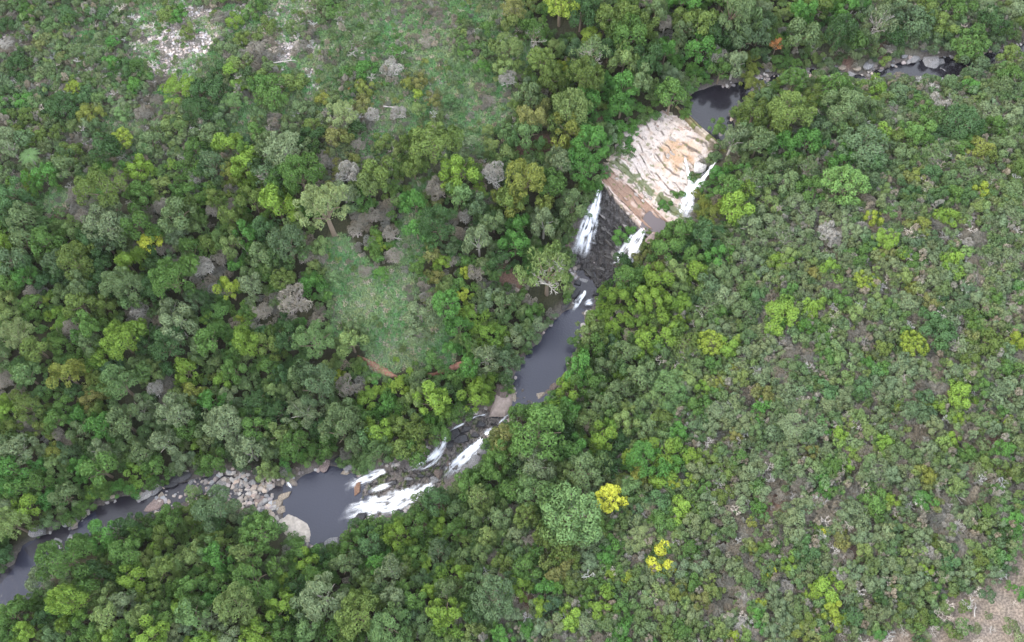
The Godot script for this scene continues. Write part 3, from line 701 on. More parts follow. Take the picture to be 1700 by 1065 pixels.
const TREES := [
		["very large mint green tree left of the bright yellow flowering tree", 11.51, 46.72, 5.76, "mint", "B"],
		["very large mid-green tree right of the white chute", 5.46, 30.13, 5.91, "mg", "B"],
		["big pale green feathery tree above the grassy clearing", -39.97, -17.13, 6.01, "pg", "F"],
		["very large light green sparse tree lower left of the left waterfall", 7.9, -5.67, 6.05, "lg", "S"],
		["large mid-green tree right of the stream at the left edge", -87.8, 53.81, 5.03, "mg", "B"],
		["large mid-green tree lower left of the pale scree strip", -55.71, -49.46, 4.45, "mg", "B"],
		["very large olive tree right of the large tan boulder in the trees", -17.53, -34.57, 5.45, "ol", "B"],
		["very large dark slate green tree upper right of the large bright dome tree", 76.74, -31.1, 5.24, "gs", "B"],
		["very large olive feathery tree upper left of the low yellow bush", -90.37, -24.1, 5.28, "ol", "F"],
		["large olive tree below the orange tree by the upper stream", 62.27, -41.51, 5.09, "ol", "B"],
		["large dark slate green tree right of the large lime tree in the lower middle", -3.41, 61.73, 4.28, "gs", "B"],
		["large mid-green domed tree left of the smooth tan gravel bar", -51.06, 48.03, 4.45, "mg", "D"],
		["large pale sage tree upper left of the big pale feathery tree", -51.35, -34.23, 4.74, "sage", "B"],
		["large grey-green tree upper left of the orange tree by the upper stream", 52.07, -69.37, 5.01, "gg", "B"],
		["large blue-green tree lower right of the grey upstream boulders", 99.48, -38.41, 4.65, "sea", "B"],
		["large grey-green tree above the large bright dome tree", 73.77, -41.89, 4.7, "gg", "B"],
		["large pale sage tree upper left of the low yellow bush", -89.97, -17.54, 4.71, "sage", "B"],
		["large yellow-olive tree lower left of the reddish bare soil", 2.69, -26.49, 4.75, "yo", "B"],
		["large mint green feathery tree lower right of the bare grey-brown crown by the clearing", -42.28, 8.48, 4.56, "mint", "F"],
		["large grey-green tree upper left of the bright yellow flowering tree", 14.62, 37.35, 4.19, "gg", "B"],
		["large light green tree lower left of the smooth tan gravel bar", -52.56, 62.48, 4.07, "lg", "B"],
		["large pale sage tree below the smooth tan gravel bar", -36.35, 60.96, 4.11, "sage", "B"],
		["large olive tree left of the large lime tree in the lower middle", -29.41, 64.22, 4.04, "ol", "B"],
		["large mid-green tree lower left of the smooth tan gravel bar", -50.61, 57.5, 4.15, "mg", "B"],
		["large smooth bright green dome tree among grey brush", 71.52, -21.78, 5.08, "fg", "D"],
		["large mid-green domed tree upper right of the grey upstream boulders", 110.09, -66.45, 4.85, "mg", "D"],
		["large dark green tree upper right of the small palm", -105.6, -48.54, 3.62, "dg", "B"],
		["large ochre brown tree left of the lime tree at the top edge", 0.34, -70.8, 3.69, "og", "B"],
		["large pale sage sparse tree upper left of the grey upstream boulders", 88.4, -70.16, 4.65, "sage", "S"],
		["large dark green tree right of the orange tree by the upper stream", 77.54, -65.4, 4.63, "dg", "B"],
		["large mid-green tree left of the whitish dead tree", -74.05, -4.99, 4.3, "mg", "B"],
		["large mid-green tree upper left of the big pale feathery tree", -46.97, -27.17, 4.34, "mg", "B"],
		["large dark slate green sparse tree upper left of the big pale feathery tree", -53.93, -28.64, 4.36, "gs", "S"],
		["large dark green tree lower right of the large tan boulder in the trees", -15.88, -16.02, 4.28, "dg", "B"],
		["large mint green tree below the bright lime tree on the left slope", -83.15, 17.36, 4.19, "mint", "B"],
		["large pale green feathery tree above the left edge halfway down", -106.47, 7.19, 4.22, "pg", "F"],
		["large pale sage feathery tree lower left of the red dirt bank", -44.5, 22.55, 4.17, "sage", "F"],
		["large pale sage tree upper left of the smooth tan gravel bar", -61.53, 24.92, 4.17, "sage", "B"],
		["large grey-green tree above the round pool", -35.99, 26.57, 4.16, "gg", "B"],
		["large dark slate green tree left of the red dirt bank", -41.44, 17.61, 4.19, "gs", "B"],
		["large bright green tree upper right of the bright yellow flowering tree", 26.21, 35.08, 3.86, "bg", "B"],
		["large dark slate green tree left of the smooth tan gravel bar", -60.33, 43.18, 4.03, "gs", "B"],
		["big lime yellow tree cut by the top edge", 11.39, -70.58, 4.43, "yl", "D"],
		["large light green tree upper right of the reddish bare soil", 13.15, -44.02, 4.3, "lg", "B"],
		["large lime green tree below the wide green tree over the lower stream", -86.92, 61.2, 3.68, "lime", "B"],
		["large lime green feathery tree below the pale scree slope", -78.93, -52.75, 4.16, "lime", "F"],
		["medium dark green tree below the pale scree slope", -73.37, -46.82, 3.3, "dg", "B"],
		["large pale sage tree upper left of the small palm", -115.7, -37.54, 4.1, "sage", "B"],
		["medium grey-green sparse tree above the small orange shrub", -36.78, -63.73, 3.36, "gg", "S"],
		["medium light green tree lower left of the lime tree at the top edge", -0.9, -61.24, 3.35, "lg", "B"],
		["large olive tree upper right of the reddish bare soil", 16.42, -52.17, 4.15, "ol", "B"],
		["large grey-green sparse tree lower right of the lime tree at the top edge", 17.91, -57.68, 4.18, "gg", "S"],
		["large bright green tree right of the reddish bare soil", 17.91, -36.81, 4.1, "bg", "B"],
		["large olive tree left of the low yellow bush", -96.12, -9.39, 3.96, "ol", "B"],
		["large grey-green tree lower left of the low yellow bush", -85.36, -4.12, 3.94, "gg", "B"],
		["large dark slate green tree lower left of the big pale feathery tree", -49.2, -12.32, 3.95, "gs", "B"],
		["large bright green tree lower right of the reddish bare soil", 16.46, -31.75, 4.08, "bg", "B"],
		["large lime green tree lower left of the beige bare bush", 56.22, 6.92, 3.65, "lime", "B"],
		["large lime green tree below the low yellow bush", -84.21, 7.89, 3.89, "lime", "B"],
		["large pale sage tree lower right of the bright lime tree on the left slope", -71.81, 22.65, 3.84, "sage", "B"],
		["large dark green tree right of the bright lime tree on the left slope", -74.46, 8.72, 3.89, "dg", "B"],
		["large mid-green tree upper left of the round pool", -46.24, 29.2, 3.81, "mg", "B"],
		["large mint green spiky tree above the broad white cascade", -28.55, 31.32, 3.8, "mint", "P"],
		["large pale sage tree right of the white chute", 5.17, 35.83, 3.62, "sage", "B"],
		["large olive sparse tree lower right of the right waterfall", 36.27, 10.8, 3.71, "ol", "S"],
		["large mint green tree upper left of the long fallen white log", 32.98, 19.39, 3.66, "mint", "B"],
		["medium pale sage tree upper left of the long fallen white log", 42.4, 26.28, 3.19, "sage", "B"],
		["medium pale sage tree upper right of the long fallen white log", 55.49, 29.96, 3.11, "sage", "B"],
		["medium dark slate green tree upper left of the grey fallen logs", 77.55, 28.87, 3.04, "gs", "B"],
		["large light green tree above the stream at the left edge", -103.03, 45.84, 3.71, "lg", "B"],
		["large mid-green tree below the lower stream", -77.28, 51.8, 3.61, "mg", "B"],
		["medium mint green tree left of the large lime tree in the lower middle", -23.42, 66.74, 3.39, "mint", "B"],
		["medium mint green tree lower right of the white chute", 4.51, 40.55, 3.58, "mint", "B"],
		["medium pale green feathery tree upper left of the olive-yellow flowering tree", 24.59, 50.13, 3.39, "pg", "F"],
		["large pale green feathery tree below the small orange shrub", -39.06, -43.9, 3.9, "pg", "F"],
		["large lime green tree left of the big pale feathery tree", -52.02, -21.15, 3.8, "lime", ""],
		["large lime green tree right of the large tan boulder in the trees", -11.86, -29.14, 3.84, "lime", ""],
		["large lime green tree upper left of the white chute", -16.72, 20.66, 3.64, "lime", ""],
		["medium lime green tree lower right of the broad white cascade", -12.3, 64.12, 3.24, "lime", ""],
		["medium light green tree below the pale scree slope", -78.95, -43.7, 3, "lg", ""],
		["medium grey-green tree below the pale scree slope", -83.48, -39.43, 2.99, "gg", ""],
		["medium dark green tree lower right of the pale scree slope", -73.64, -52.04, 3.03, "dg", ""],
		["medium grey-green tree left of the small orange shrub", -49.15, -46.85, 2.99, "gg", ""],
		["medium lime green tree lower right of the pale scree slope", -65.32, -37.91, 2.97, "lime", ""],
		["medium dark green tree lower left of the pale scree strip", -69.26, -51.77, 3.02, "dg", ""],
		["medium dark green tree lower left of the small orange shrub", -45.82, -38.45, 2.95, "dg", ""],
		["large olive tree above the dark upstream pond", 44.31, -66.11, 3.86, "ol", ""],
		["large mid-green tree upper left of the stone weir", 37.04, -48.82, 3.77, "mg", ""],
		["large grey-green tree right of the orange tree by the upper stream", 68.52, -65.08, 3.87, "gg", ""],
		["large pale sage tree lower right of the stone weir", 49.37, -35.33, 3.65, "sage", ""],
		["large mid-green tree lower right of the lime tree at the top edge", 27.65, -62.26, 3.83, "mg", ""],
		["large grey-green tree right of the stone weir", 54.82, -34.39, 3.63, "gg", ""],
		["large dark green tree lower left of the upper right corner", 116.27, -71.57, 3.92, "dg", ""],
		["large dark slate green tree above the grey upstream boulders", 97.05, -71.37, 3.91, "gs", ""],
		["medium mid-green tree below the grey upstream boulders", 90.99, -36.48, 3.58, "mg", ""],
		["large grey-green tree upper right of the low yellow bush", -74.14, -19.61, 3.65, "gg", ""],
		["medium lime green tree lower right of the stone weir", 49.43, -20.2, 3.56, "lime", ""],
		["medium lime green feathery tree upper right of the beige bare bush", 78.13, -8.09, 3.35, "lime", "F"],
		["medium grey-green sparse tree right of the large bright dome tree", 84.27, -15.02, 3.04, "gg", "S"],
		["medium grey-green tree below the bright lime tree on the left slope", -82.22, 24.88, 3.48, "gg", ""],
		["medium bright green tree below the left edge halfway down", -104.79, 34.84, 3.42, "bg", ""],
		["medium pale sage tree right of the bright lime tree on the left slope", -72.68, 4.28, 3.56, "sage", ""],
		["medium mid-green tree upper left of the lower stream", -86.57, 34.4, 3.45, "mg", ""],
		["medium pale sage tree upper left of the smooth tan gravel bar", -55.58, 30.62, 3.47, "sage", ""],
		["medium bright green tree lower right of the long grey pool", 14.46, 14.44, 3.48, "bg", ""],
		["medium lime green tree lower right of the right waterfall", 32.69, 7.96, 3.43, "lime", ""],
		["medium lime green tree upper right of the bright yellow flowering tree", 30.74, 33.88, 3.22, "lime", ""],
		["medium grey-green tree right of the long grey pool", 26.71, 16.69, 3.39, "gg", ""],
		["medium blue-green tree left of the yellow tree on the right edge", 84.31, 13.4, 2.85, "sea", ""],
		["medium olive tree left of the yellow tree on the right edge", 92.57, 16.31, 2.81, "ol", ""],
		["small pale sage sparse tree lower left of the blue-green tree on the right slope", 69.32, 39.89, 2.72, "sage", "S"],
		["medium blue-green tree left of the blue-green tree on the right slope", 61.72, 23.23, 2.85, "sea", ""],
		["medium mint green tree lower right of the lower stream", -60.8, 64.39, 3.12, "mint", ""],
		["medium olive tree lower left of the bright yellow flowering tree", 10.44, 51.95, 3.14, "ol", ""],
		["small mid-green tree upper right of the brown bare patch", 67.43, 45.27, 2.68, "mg", ""],
		["medium yellow-green domed tree right of the small palm", -90.7, -40.48, 2.85, "yl", "D"],
		["medium ochre brown tree below the small orange shrub", -40.74, -38.57, 2.81, "og", ""],
		["medium yellow-olive tree right of the reddish bare soil", 13.15, -39.91, 3.56, "yo", ""],
		["medium mid-green tree upper left of the low yellow bush", -83.62, -18.08, 3.47, "mg", ""],
		["medium bright green domed tree right of the grassy clearing", -14.07, 1.07, 3.35, "bg", "D"],
		["medium yellow-green domed tree above the blue-green tree on the right slope", 79.25, 15.07, 3.02, "yl", "D"],
		["medium bright green tree lower left of the lower stream", -84.32, 47.67, 3.19, "bg", ""],
		["medium dark green tree left of the pale scree slope", -91.92, -59.44, 2.77, "dg", ""],
		["medium dark green tree right of the small palm", -94.22, -36.62, 3.36, "dg", ""],
		["medium dark green tree below the upper left corner", -118.01, -60, 2.78, "dg", ""],
		["small olive tree below the pale scree strip", -51.92, -54.69, 2.73, "ol", ""],
		["small bright green tree upper right of the small orange shrub", -34.81, -56.84, 2.73, "bg", ""],
		["small grey-green tree below the pale scree slope", -69.27, -41.34, 2.69, "gg", ""],
		["medium mid-green sparse tree upper right of the pale scree strip", -41.68, -71.66, 2.79, "mg", "S"],
		["medium ochre brown tree upper left of the reddish bare soil", 4.84, -42.58, 3.37, "og", ""],
		["medium dark green tree lower right of the lime tree at the top edge", 16.43, -69.2, 3.48, "dg", ""],
		["medium olive tree right of the lime tree at the top edge", 21.77, -67.72, 3.47, "ol", ""],
		["medium grey-green tree above the reddish bare soil", 4.17, -49.16, 3.4, "gg", ""],
		["medium bright green tree above the dark upstream pond", 40.79, -73.49, 3.51, "bg", ""],
		["medium bright green tree left of the orange tree by the upper stream", 44.18, -61.46, 3.46, "bg", ""],
		["medium dark green tree upper left of the dark upstream pond", 31.75, -56.8, 3.43, "dg", ""],
		["medium bright green tree upper left of the large bright dome tree", 61.33, -34.29, 3.26, "bg", ""],
		["medium bright green tree below the orange tree by the upper stream", 65.69, -34, 3.24, "bg", ""],
		["medium olive tree lower right of the dark upstream pond", 55.14, -43.57, 3.35, "ol", ""],
		["medium olive tree above the grey upstream boulders", 104.65, -71.57, 3.53, "ol", ""],
		["medium bright green tree above the large bright dome tree", 73.28, -28.74, 3.18, "bg", ""],
		["medium dark slate green tree right of the grey upstream boulders", 110.49, -59.05, 3.47, "gs", ""],
		["medium mid-green tree below the small palm", -103.44, -14.27, 3.27, "mg", ""],
		["medium dark slate green tree below the small palm", -110.45, -9.98, 3.25, "gs", ""],
		["medium grey-green tree below the small palm", -110.17, -19.78, 3.29, "gg", ""],
		["medium olive tree lower left of the large tan boulder in the trees", -29.73, -27.88, 3.28, "ol", ""],
		["medium grey-green tree upper left of the bare grey-brown crown by the clearing", -54.82, -11.05, 3.25, "gg", ""],
		["medium olive tree lower left of the reddish bare soil", -0.7, -22.35, 3.3, "ol", ""],
		["medium pale sage tree left of the left waterfall", 7.14, -18.86, 3.31, "sage", ""],
		["medium grey-green tree upper left of the left waterfall", 13.73, -23.51, 3.34, "gg", ""],
		["medium mid-green tree below the reddish bare soil", 8.56, -27.02, 3.33, "mg", ""],
		["medium pale sage tree upper right of the grassy clearing", -7.33, -12.77, 3.23, "sage", ""],
		["medium pale sage tree right of the grassy clearing", -19.95, 2.26, 3.18, "sage", ""],
		["medium blue-green tree right of the right waterfall", 42.11, -13.17, 3.2, "sea", ""],
		["medium grey-green tree left of the beige bare bush", 48.29, -3.79, 2.8, "gg", ""],
		["medium pale sage sparse tree upper left of the beige bare bush", 53.71, -12.15, 2.83, "sage", "S"],
		["medium pale sage sparse tree lower left of the large bright dome tree", 58.75, -11.99, 2.81, "sage", "S"],
		["medium dark slate green tree lower right of the right waterfall", 41.39, -1.46, 3.12, "gs", ""],
		["medium grey-green sparse tree lower right of the right waterfall", 41.32, 2.82, 3.09, "gg", "S"],
		["small blue-green tree left of the yellow tree on the right edge", 84.79, 10.19, 2.59, "sea", ""],
		["small pale sage sparse tree above the yellow tree on the right edge", 100.85, -2.4, 2.64, "sage", "S"],
		["medium yellow-olive tree lower left of the bright lime tree on the left slope", -95.43, 15.13, 3.16, "yo", ""],
		["medium pale sage tree upper right of the lower stream", -73.93, 28.91, 3.13, "sage", ""],
		["medium pale sage tree below the left edge halfway down", -103.66, 30.71, 3.1, "sage", ""],
		["medium mid-green tree upper left of the bright lime tree on the left slope", -91.71, 4.68, 3.2, "mg", ""],
		["medium olive tree above the broad white cascade", -23.52, 29.37, 3.12, "ol", ""],
		["medium dark green tree below the bare grey-brown crown by the clearing", -48.68, 6.71, 3.19, "dg", ""],
		["medium mid-green tree lower right of the long grey pool", 16.24, 17.71, 3.1, "mg", ""],
		["medium light green tree upper right of the long grey pool", 16.49, 5.16, 3.21, "lg", ""],
		["medium grey-green tree lower right of the long grey pool", 20.41, 20.94, 3.05, "gg", ""],
		["medium mid-green tree below the long grey pool", 8.44, 26.22, 3.05, "mg", ""],
		["medium olive tree left of the white chute", -19.97, 27.55, 3.13, "ol", ""],
		["medium yellow-green domed tree above the long fallen white log", 41.39, 11.14, 3.02, "yl", "D"],
		["medium lime green tree below the right waterfall", 28.16, 9.37, 3.11, "lime", ""],
		["small pale sage sparse tree left of the yellow tree on the right edge", 87.98, 16.36, 2.55, "sage", "S"],
		["small blue-green tree left of the blue-green tree on the right slope", 68.95, 23.32, 2.55, "sea", ""],
		["medium pale sage tree lower right of the stream at the left edge", -95.25, 56.56, 2.97, "sage", ""],
		["medium lime green tree lower right of the wide green tree over the lower stream", -68.61, 67.94, 2.79, "lime", ""],
		["medium dark green tree lower right of the wide green tree over the lower stream", -83.48, 55.82, 2.94, "dg", ""],
		["medium lime green tree below the smooth tan gravel bar", -44.76, 62.45, 2.86, "lime", ""],
		["medium light green tree lower left of the smooth tan gravel bar", -53.47, 52.39, 2.95, "lg", ""],
		["medium pale sage tree upper left of the large lime tree in the lower middle", -23.93, 55.62, 2.9, "sage", ""],
		["medium lime green tree lower left of the round pool", -48.7, 67.87, 2.8, "lime", ""],
		["medium olive domed tree lower right of the white chute", 2.98, 45.44, 2.91, "ol", "D"],
		["medium ochre brown tree upper left of the bottom edge", 9.19, 56.15, 2.8, "og", ""],
		["medium light green tree below the white chute", -6.8, 41.28, 3, "lg", ""],
		["small lime green tree above the bottom edge", 16.72, 63.08, 2.71, "lime", ""],
		["medium mid-green tree upper right of the large lime tree in the lower middle", 3.18, 55.33, 2.83, "mg", ""],
		["medium blue-green tree right of the broad white cascade", -15.29, 41.65, 3.03, "sea", ""],
		["small blue-green tree left of the brown bare patch", 54.8, 54.78, 2.4, "sea", ""],
		["medium blue-green tree right of the bright yellow flowering tree", 28.62, 43.31, 2.84, "sea", ""],
		["small blue-green tree below the grey fallen logs", 78.6, 56.91, 2.32, "sea", ""],
		["small olive tree left of the bare tan ground", 71.41, 66.39, 2.28, "ol", ""],
		["small pale sage sparse tree upper right of the brown bare patch", 64.63, 47.8, 2.41, "sage", "S"],
		["small yellow-olive tree upper right of the small palm", -99.31, -47.34, 2.58, "yo", ""],
		["medium mint green feathery tree lower right of the pale scree slope", -64.51, -48.17, 3.2, "mint", "F"],
		["medium olive domed tree below the lime tree at the top edge", 7.04, -56.92, 3.24, "ol", "D"],
		["medium bright green tree upper right of the reddish bare soil", 17.14, -48.25, 3.22, "bg", ""],
		["medium lime green tree upper right of the large bright dome tree", 81.9, -36.97, 3.07, "lime", ""],
		["small bright green tree right of the right waterfall", 44.65, -9.6, 2.69, "bg", ""],
		["medium lime green tree below the red dirt bank", -28.77, 26.23, 2.96, "lime", ""],
		["medium mid-green tree upper left of the round pool", -55.1, 24.56, 2.97, "mg", ""],
		["medium dark slate green tree left of the long grey pool", -1.32, 12.19, 2.99, "gs", ""],
		["medium yellow flowering domed tree upper left of the olive-yellow flowering tree", 19.64, 42.79, 3.26, "yf", "D"],
		["small lime green tree above the olive-yellow flowering tree", 32.95, 45.56, 2.65, "lime", ""],
		["small yellow-green domed tree upper right of the small palm", -104.06, -54.17, 2.45, "yl", "D"],
		["small dark slate green tree below the upper left corner", -119.67, -55.54, 2.46, "gs", ""],
		["small blue-green tree right of the upper left corner", -108.47, -74.3, 2.52, "sea", ""],
		["small blue-green tree upper left of the pale scree slope", -101.39, -74.07, 2.52, "sea", ""],
		["small blue-green tree upper right of the small palm", -100.57, -52.16, 2.45, "sea", ""],
		["small grey-green tree lower right of the upper left corner", -105.12, -64.21, 2.49, "gg", ""],
		["medium lime green tree upper left of the big pale feathery tree", -60.03, -34.05, 2.96, "lime", ""],
		["small dark green tree right of the pale scree slope", -69.29, -57.06, 2.44, "dg", ""],
		["small bright green sparse tree upper right of the small orange shrub", -27.33, -61.98, 2.45, "bg", "S"],
		["small olive tree upper left of the pale scree strip", -58.95, -69.52, 2.48, "ol", ""],
		["small dark green tree below the small orange shrub", -35.51, -41.29, 2.38, "dg", ""],
		["small dark slate green tree lower right of the pale scree slope", -68.03, -46.35, 2.41, "gs", ""],
		["small mid-green tree upper left of the pale scree strip", -62.98, -73.87, 2.5, "mg", ""],
		["small light green tree lower left of the lime tree at the top edge", -1.43, -57.26, 2.44, "lg", ""],
		["medium mint green tree upper left of the reddish bare soil", 3.45, -39.61, 2.99, "mint", ""],
		["medium grey-green tree right of the lime tree at the top edge", 20.16, -72.63, 3.11, "gg", ""],
		["medium pale sage tree right of the large tan boulder in the trees", -11.36, -37.01, 2.97, "sage", ""],
		["medium mid-green sparse tree lower left of the lime tree at the top edge", 5.33, -65.2, 3.08, "mg", "S"],
		["medium olive tree upper left of the dark upstream pond", 26.92, -68.68, 3.1, "ol", ""],
		["medium olive tree upper left of the stone weir", 31.55, -67.21, 3.1, "ol", ""],
		["medium bright green tree upper left of the pale rock shelf", 26.03, -51.6, 3.04, "bg", ""],
		["medium mid-green domed tree lower right of the orange tree by the upper stream", 65.83, -53.34, 3.04, "mg", "D"],
		["medium bright green tree upper right of the orange tree by the upper stream", 69.93, -71.5, 3.13, "bg", ""],
		["medium dark green tree above the dark upstream pond", 47.3, -64.23, 3.09, "dg", ""],
		["medium dark slate green tree upper left of the orange tree by the upper stream", 59.04, -66.91, 3.11, "gs", ""],
		["medium light green tree lower right of the lime tree at the top edge", 26.18, -57.85, 3.06, "lg", ""],
		["medium grey-green tree upper left of the stone weir", 29.92, -52.66, 3.04, "gg", ""],
		["medium dark slate green tree left of the orange tree by the upper stream", 54.45, -62.9, 3.09, "gs", ""],
		["medium olive tree upper right of the orange tree by the upper stream", 72.99, -73.5, 3.14, "ol", ""],
		["medium mid-green tree upper left of the orange tree by the upper stream", 49.95, -73.96, 3.13, "mg", ""],
		["medium olive tree left of the upper right corner", 101.53, -75.35, 3.15, "ol", ""],
		["medium pale sage tree lower left of the upper right corner", 122.15, -75.73, 3.17, "sage", ""],
		["medium mid-green tree lower right of the orange tree by the upper stream", 75.16, -51.7, 3.02, "mg", ""],
		["medium yellow-olive tree lower right of the grey upstream boulders", 102.74, -31.52, 2.83, "yo", ""],
		["medium grey-green tree upper right of the large bright dome tree", 85.27, -30.21, 2.83, "gg", ""],
		["medium grey-green tree lower right of the grey upstream boulders", 107.88, -31.4, 2.83, "gg", ""],
		["medium mid-green tree left of the upper right corner", 108.88, -75.42, 3.16, "mg", ""],
		["medium dark slate green tree above the grey upstream boulders", 103.04, -67.06, 3.13, "gs", ""],
		["medium dark slate green tree lower left of the grey upstream boulders", 89.98, -49.61, 3, "gs", ""],
		["medium grey-green tree right of the grey upstream boulders", 113.99, -51.34, 3.01, "gg", ""],
		["medium blue-green tree below the grey upstream boulders", 96.2, -36.17, 2.87, "sea", ""],
		["medium dark slate green tree upper left of the large bright dome tree", 69.42, -37.34, 2.9, "gs", ""],
		["medium grey-green sparse tree below the grey upstream boulders", 92.09, -29.44, 2.82, "gg", "S"],
		["medium grey-green tree upper left of the bright lime tree on the left slope", -94.88, -4.65, 2.88, "gg", ""],
		["medium dark green tree upper left of the bright lime tree on the left slope", -91.64, -5.35, 2.89, "dg", ""],
		["medium bright green tree lower right of the small palm", -106.86, -30.9, 2.98, "bg", ""],
		["medium grey-green tree left of the low yellow bush", -108.66, -14.42, 2.91, "gg", ""],
		["medium grey-green tree right of the small palm", -102.27, -32.73, 2.98, "gg", ""],
		["medium pale sage tree lower left of the whitish dead tree", -74.59, 0.79, 2.87, "sage", ""],
		["medium olive tree upper left of the bright lime tree on the left slope", -94.77, -0.62, 2.87, "ol", ""],
		["medium blue-green tree below the small palm", -112.89, -25.39, 2.95, "sea", ""],
		["medium dark green tree left of the low yellow bush", -94.64, -14.57, 2.92, "dg", ""],
		["medium grey-green tree below the low yellow bush", -83.57, -3.78, 2.89, "gg", ""],
		["medium light green tree lower left of the large tan boulder in the trees", -32.07, -25.97, 2.91, "lg", ""],
		["medium olive tree left of the big pale feathery tree", -57.64, -23.17, 2.93, "ol", ""],
		["medium olive domed tree upper left of the bare grey-brown crown by the clearing", -50.28, -5.55, 2.87, "ol", "D"],
		["medium lime green tree above the whitish dead tree", -60.61, -31.99, 2.96, "lime", ""],
		["medium dark slate green tree upper right of the low yellow bush", -68.05, -32.44, 2.97, "gs", ""],
		["medium mid-green tree upper left of the big pale feathery tree", -52.2, -26.2, 2.93, "mg", ""],
		["medium bright green tree left of the left waterfall", 0.66, -13.92, 2.91, "bg", ""],
		["medium pale sage tree lower right of the reddish bare soil", 11.37, -32.11, 2.98, "sage", ""],
		["medium grey-green tree left of the left waterfall", -4.06, -18.73, 2.91, "gg", ""],
		["medium olive tree lower right of the large tan boulder in the trees", -22.09, -30.5, 2.93, "ol", ""],
		["medium mid-green tree below the stone weir", 47.99, -24.11, 2.88, "mg", ""],
		["medium mid-green tree right of the right waterfall", 37.22, -15.06, 2.87, "mg", ""],
		["medium mid-green tree right of the left waterfall", 34.17, -12.16, 2.86, "mg", ""],
		["medium lime green tree lower right of the left waterfall", 32.2, -4.71, 2.84, "lime", ""],
		["small blue-green tree left of the beige bare bush", 51.79, 0.76, 2.45, "sea", ""],
		["medium lime green tree upper right of the long grey pool", 31.24, -0.02, 2.81, "lime", ""],
		["small grey-green sparse tree right of the right waterfall", 45.47, -14.52, 2.56, "gg", "S"],
		["small grey-green sparse tree lower right of the pale rock shelf", 47.68, -11.57, 2.54, "gg", "S"],
		["medium mid-green tree left of the large bright dome tree", 65.21, -22.65, 2.82, "mg", ""],
		["small pale sage tree lower left of the large bright dome tree", 63.48, -16.73, 2.51, "sage", ""],
		["medium grey-green sparse tree left of the large bright dome tree", 64.98, -27.79, 2.85, "gg", "S"],
		["small pale sage tree upper left of the beige bare bush", 51.7, -15.31, 2.54, "sage", ""],
		["medium grey-green tree left of the large bright dome tree", 57.77, -27.91, 2.87, "gg", ""],
		["small pale sage sparse tree left of the beige bare bush", 59.86, 2.11, 2.42, "sage", "S"],
		["small pale sage tree lower right of the stone weir", 56.53, -15.49, 2.53, "sage", ""],
		["small grey-green tree left of the beige bare bush", 59.57, -2.52, 2.45, "gg", ""],
		["small pale sage tree lower right of the right waterfall", 45.24, 0.3, 2.48, "sage", ""],
		["small grey-green tree lower right of the right waterfall", 48.71, 4.3, 2.44, "gg", ""],
		["medium grey-green tree lower right of the stone weir", 60.85, -24.77, 2.84, "gg", ""],
		["medium grey-green sparse tree lower right of the stone weir", 52.38, -25.03, 2.86, "gg", "S"],
		["medium mid-green tree below the right waterfall", 24.74, -5.94, 2.89, "mg", ""],
		["small yellow-olive feathery tree right of the beige bare bush", 82.21, 2.15, 2.36, "yo", "F"],
		["small yellow-green domed tree right of the beige bare bush", 73.32, 0.05, 2.66, "yl", "D"],
		["small dark slate green tree upper left of the yellow tree on the right edge", 89.32, 7.18, 2.31, "gs", ""],
		["small pale sage sparse tree upper left of the yellow tree on the right edge", 86.49, 1.31, 2.35, "sage", "S"],
		["small pale sage sparse tree right of the large bright dome tree", 99.85, -11.48, 2.41, "sage", "S"],
		["medium grey-green sparse tree upper right of the beige bare bush", 97.45, -23.43, 2.77, "gg", "S"],
		["medium grey-green sparse tree lower right of the grey upstream boulders", 102.93, -22.55, 2.76, "gg", "S"],
		["small grey-green tree lower right of the grey upstream boulders", 105.7, -19.19, 2.73, "gg", ""],
		["small pale sage sparse tree lower right of the grey upstream boulders", 104.2, -12.91, 2.42, "sage", "S"],
		["small grey-green sparse tree above the yellow tree on the right edge", 100.98, -7.72, 2.39, "gg", "S"],
		["small pale sage sparse tree right of the beige bare bush", 96.78, -2.81, 2.36, "sage", "S"],
]
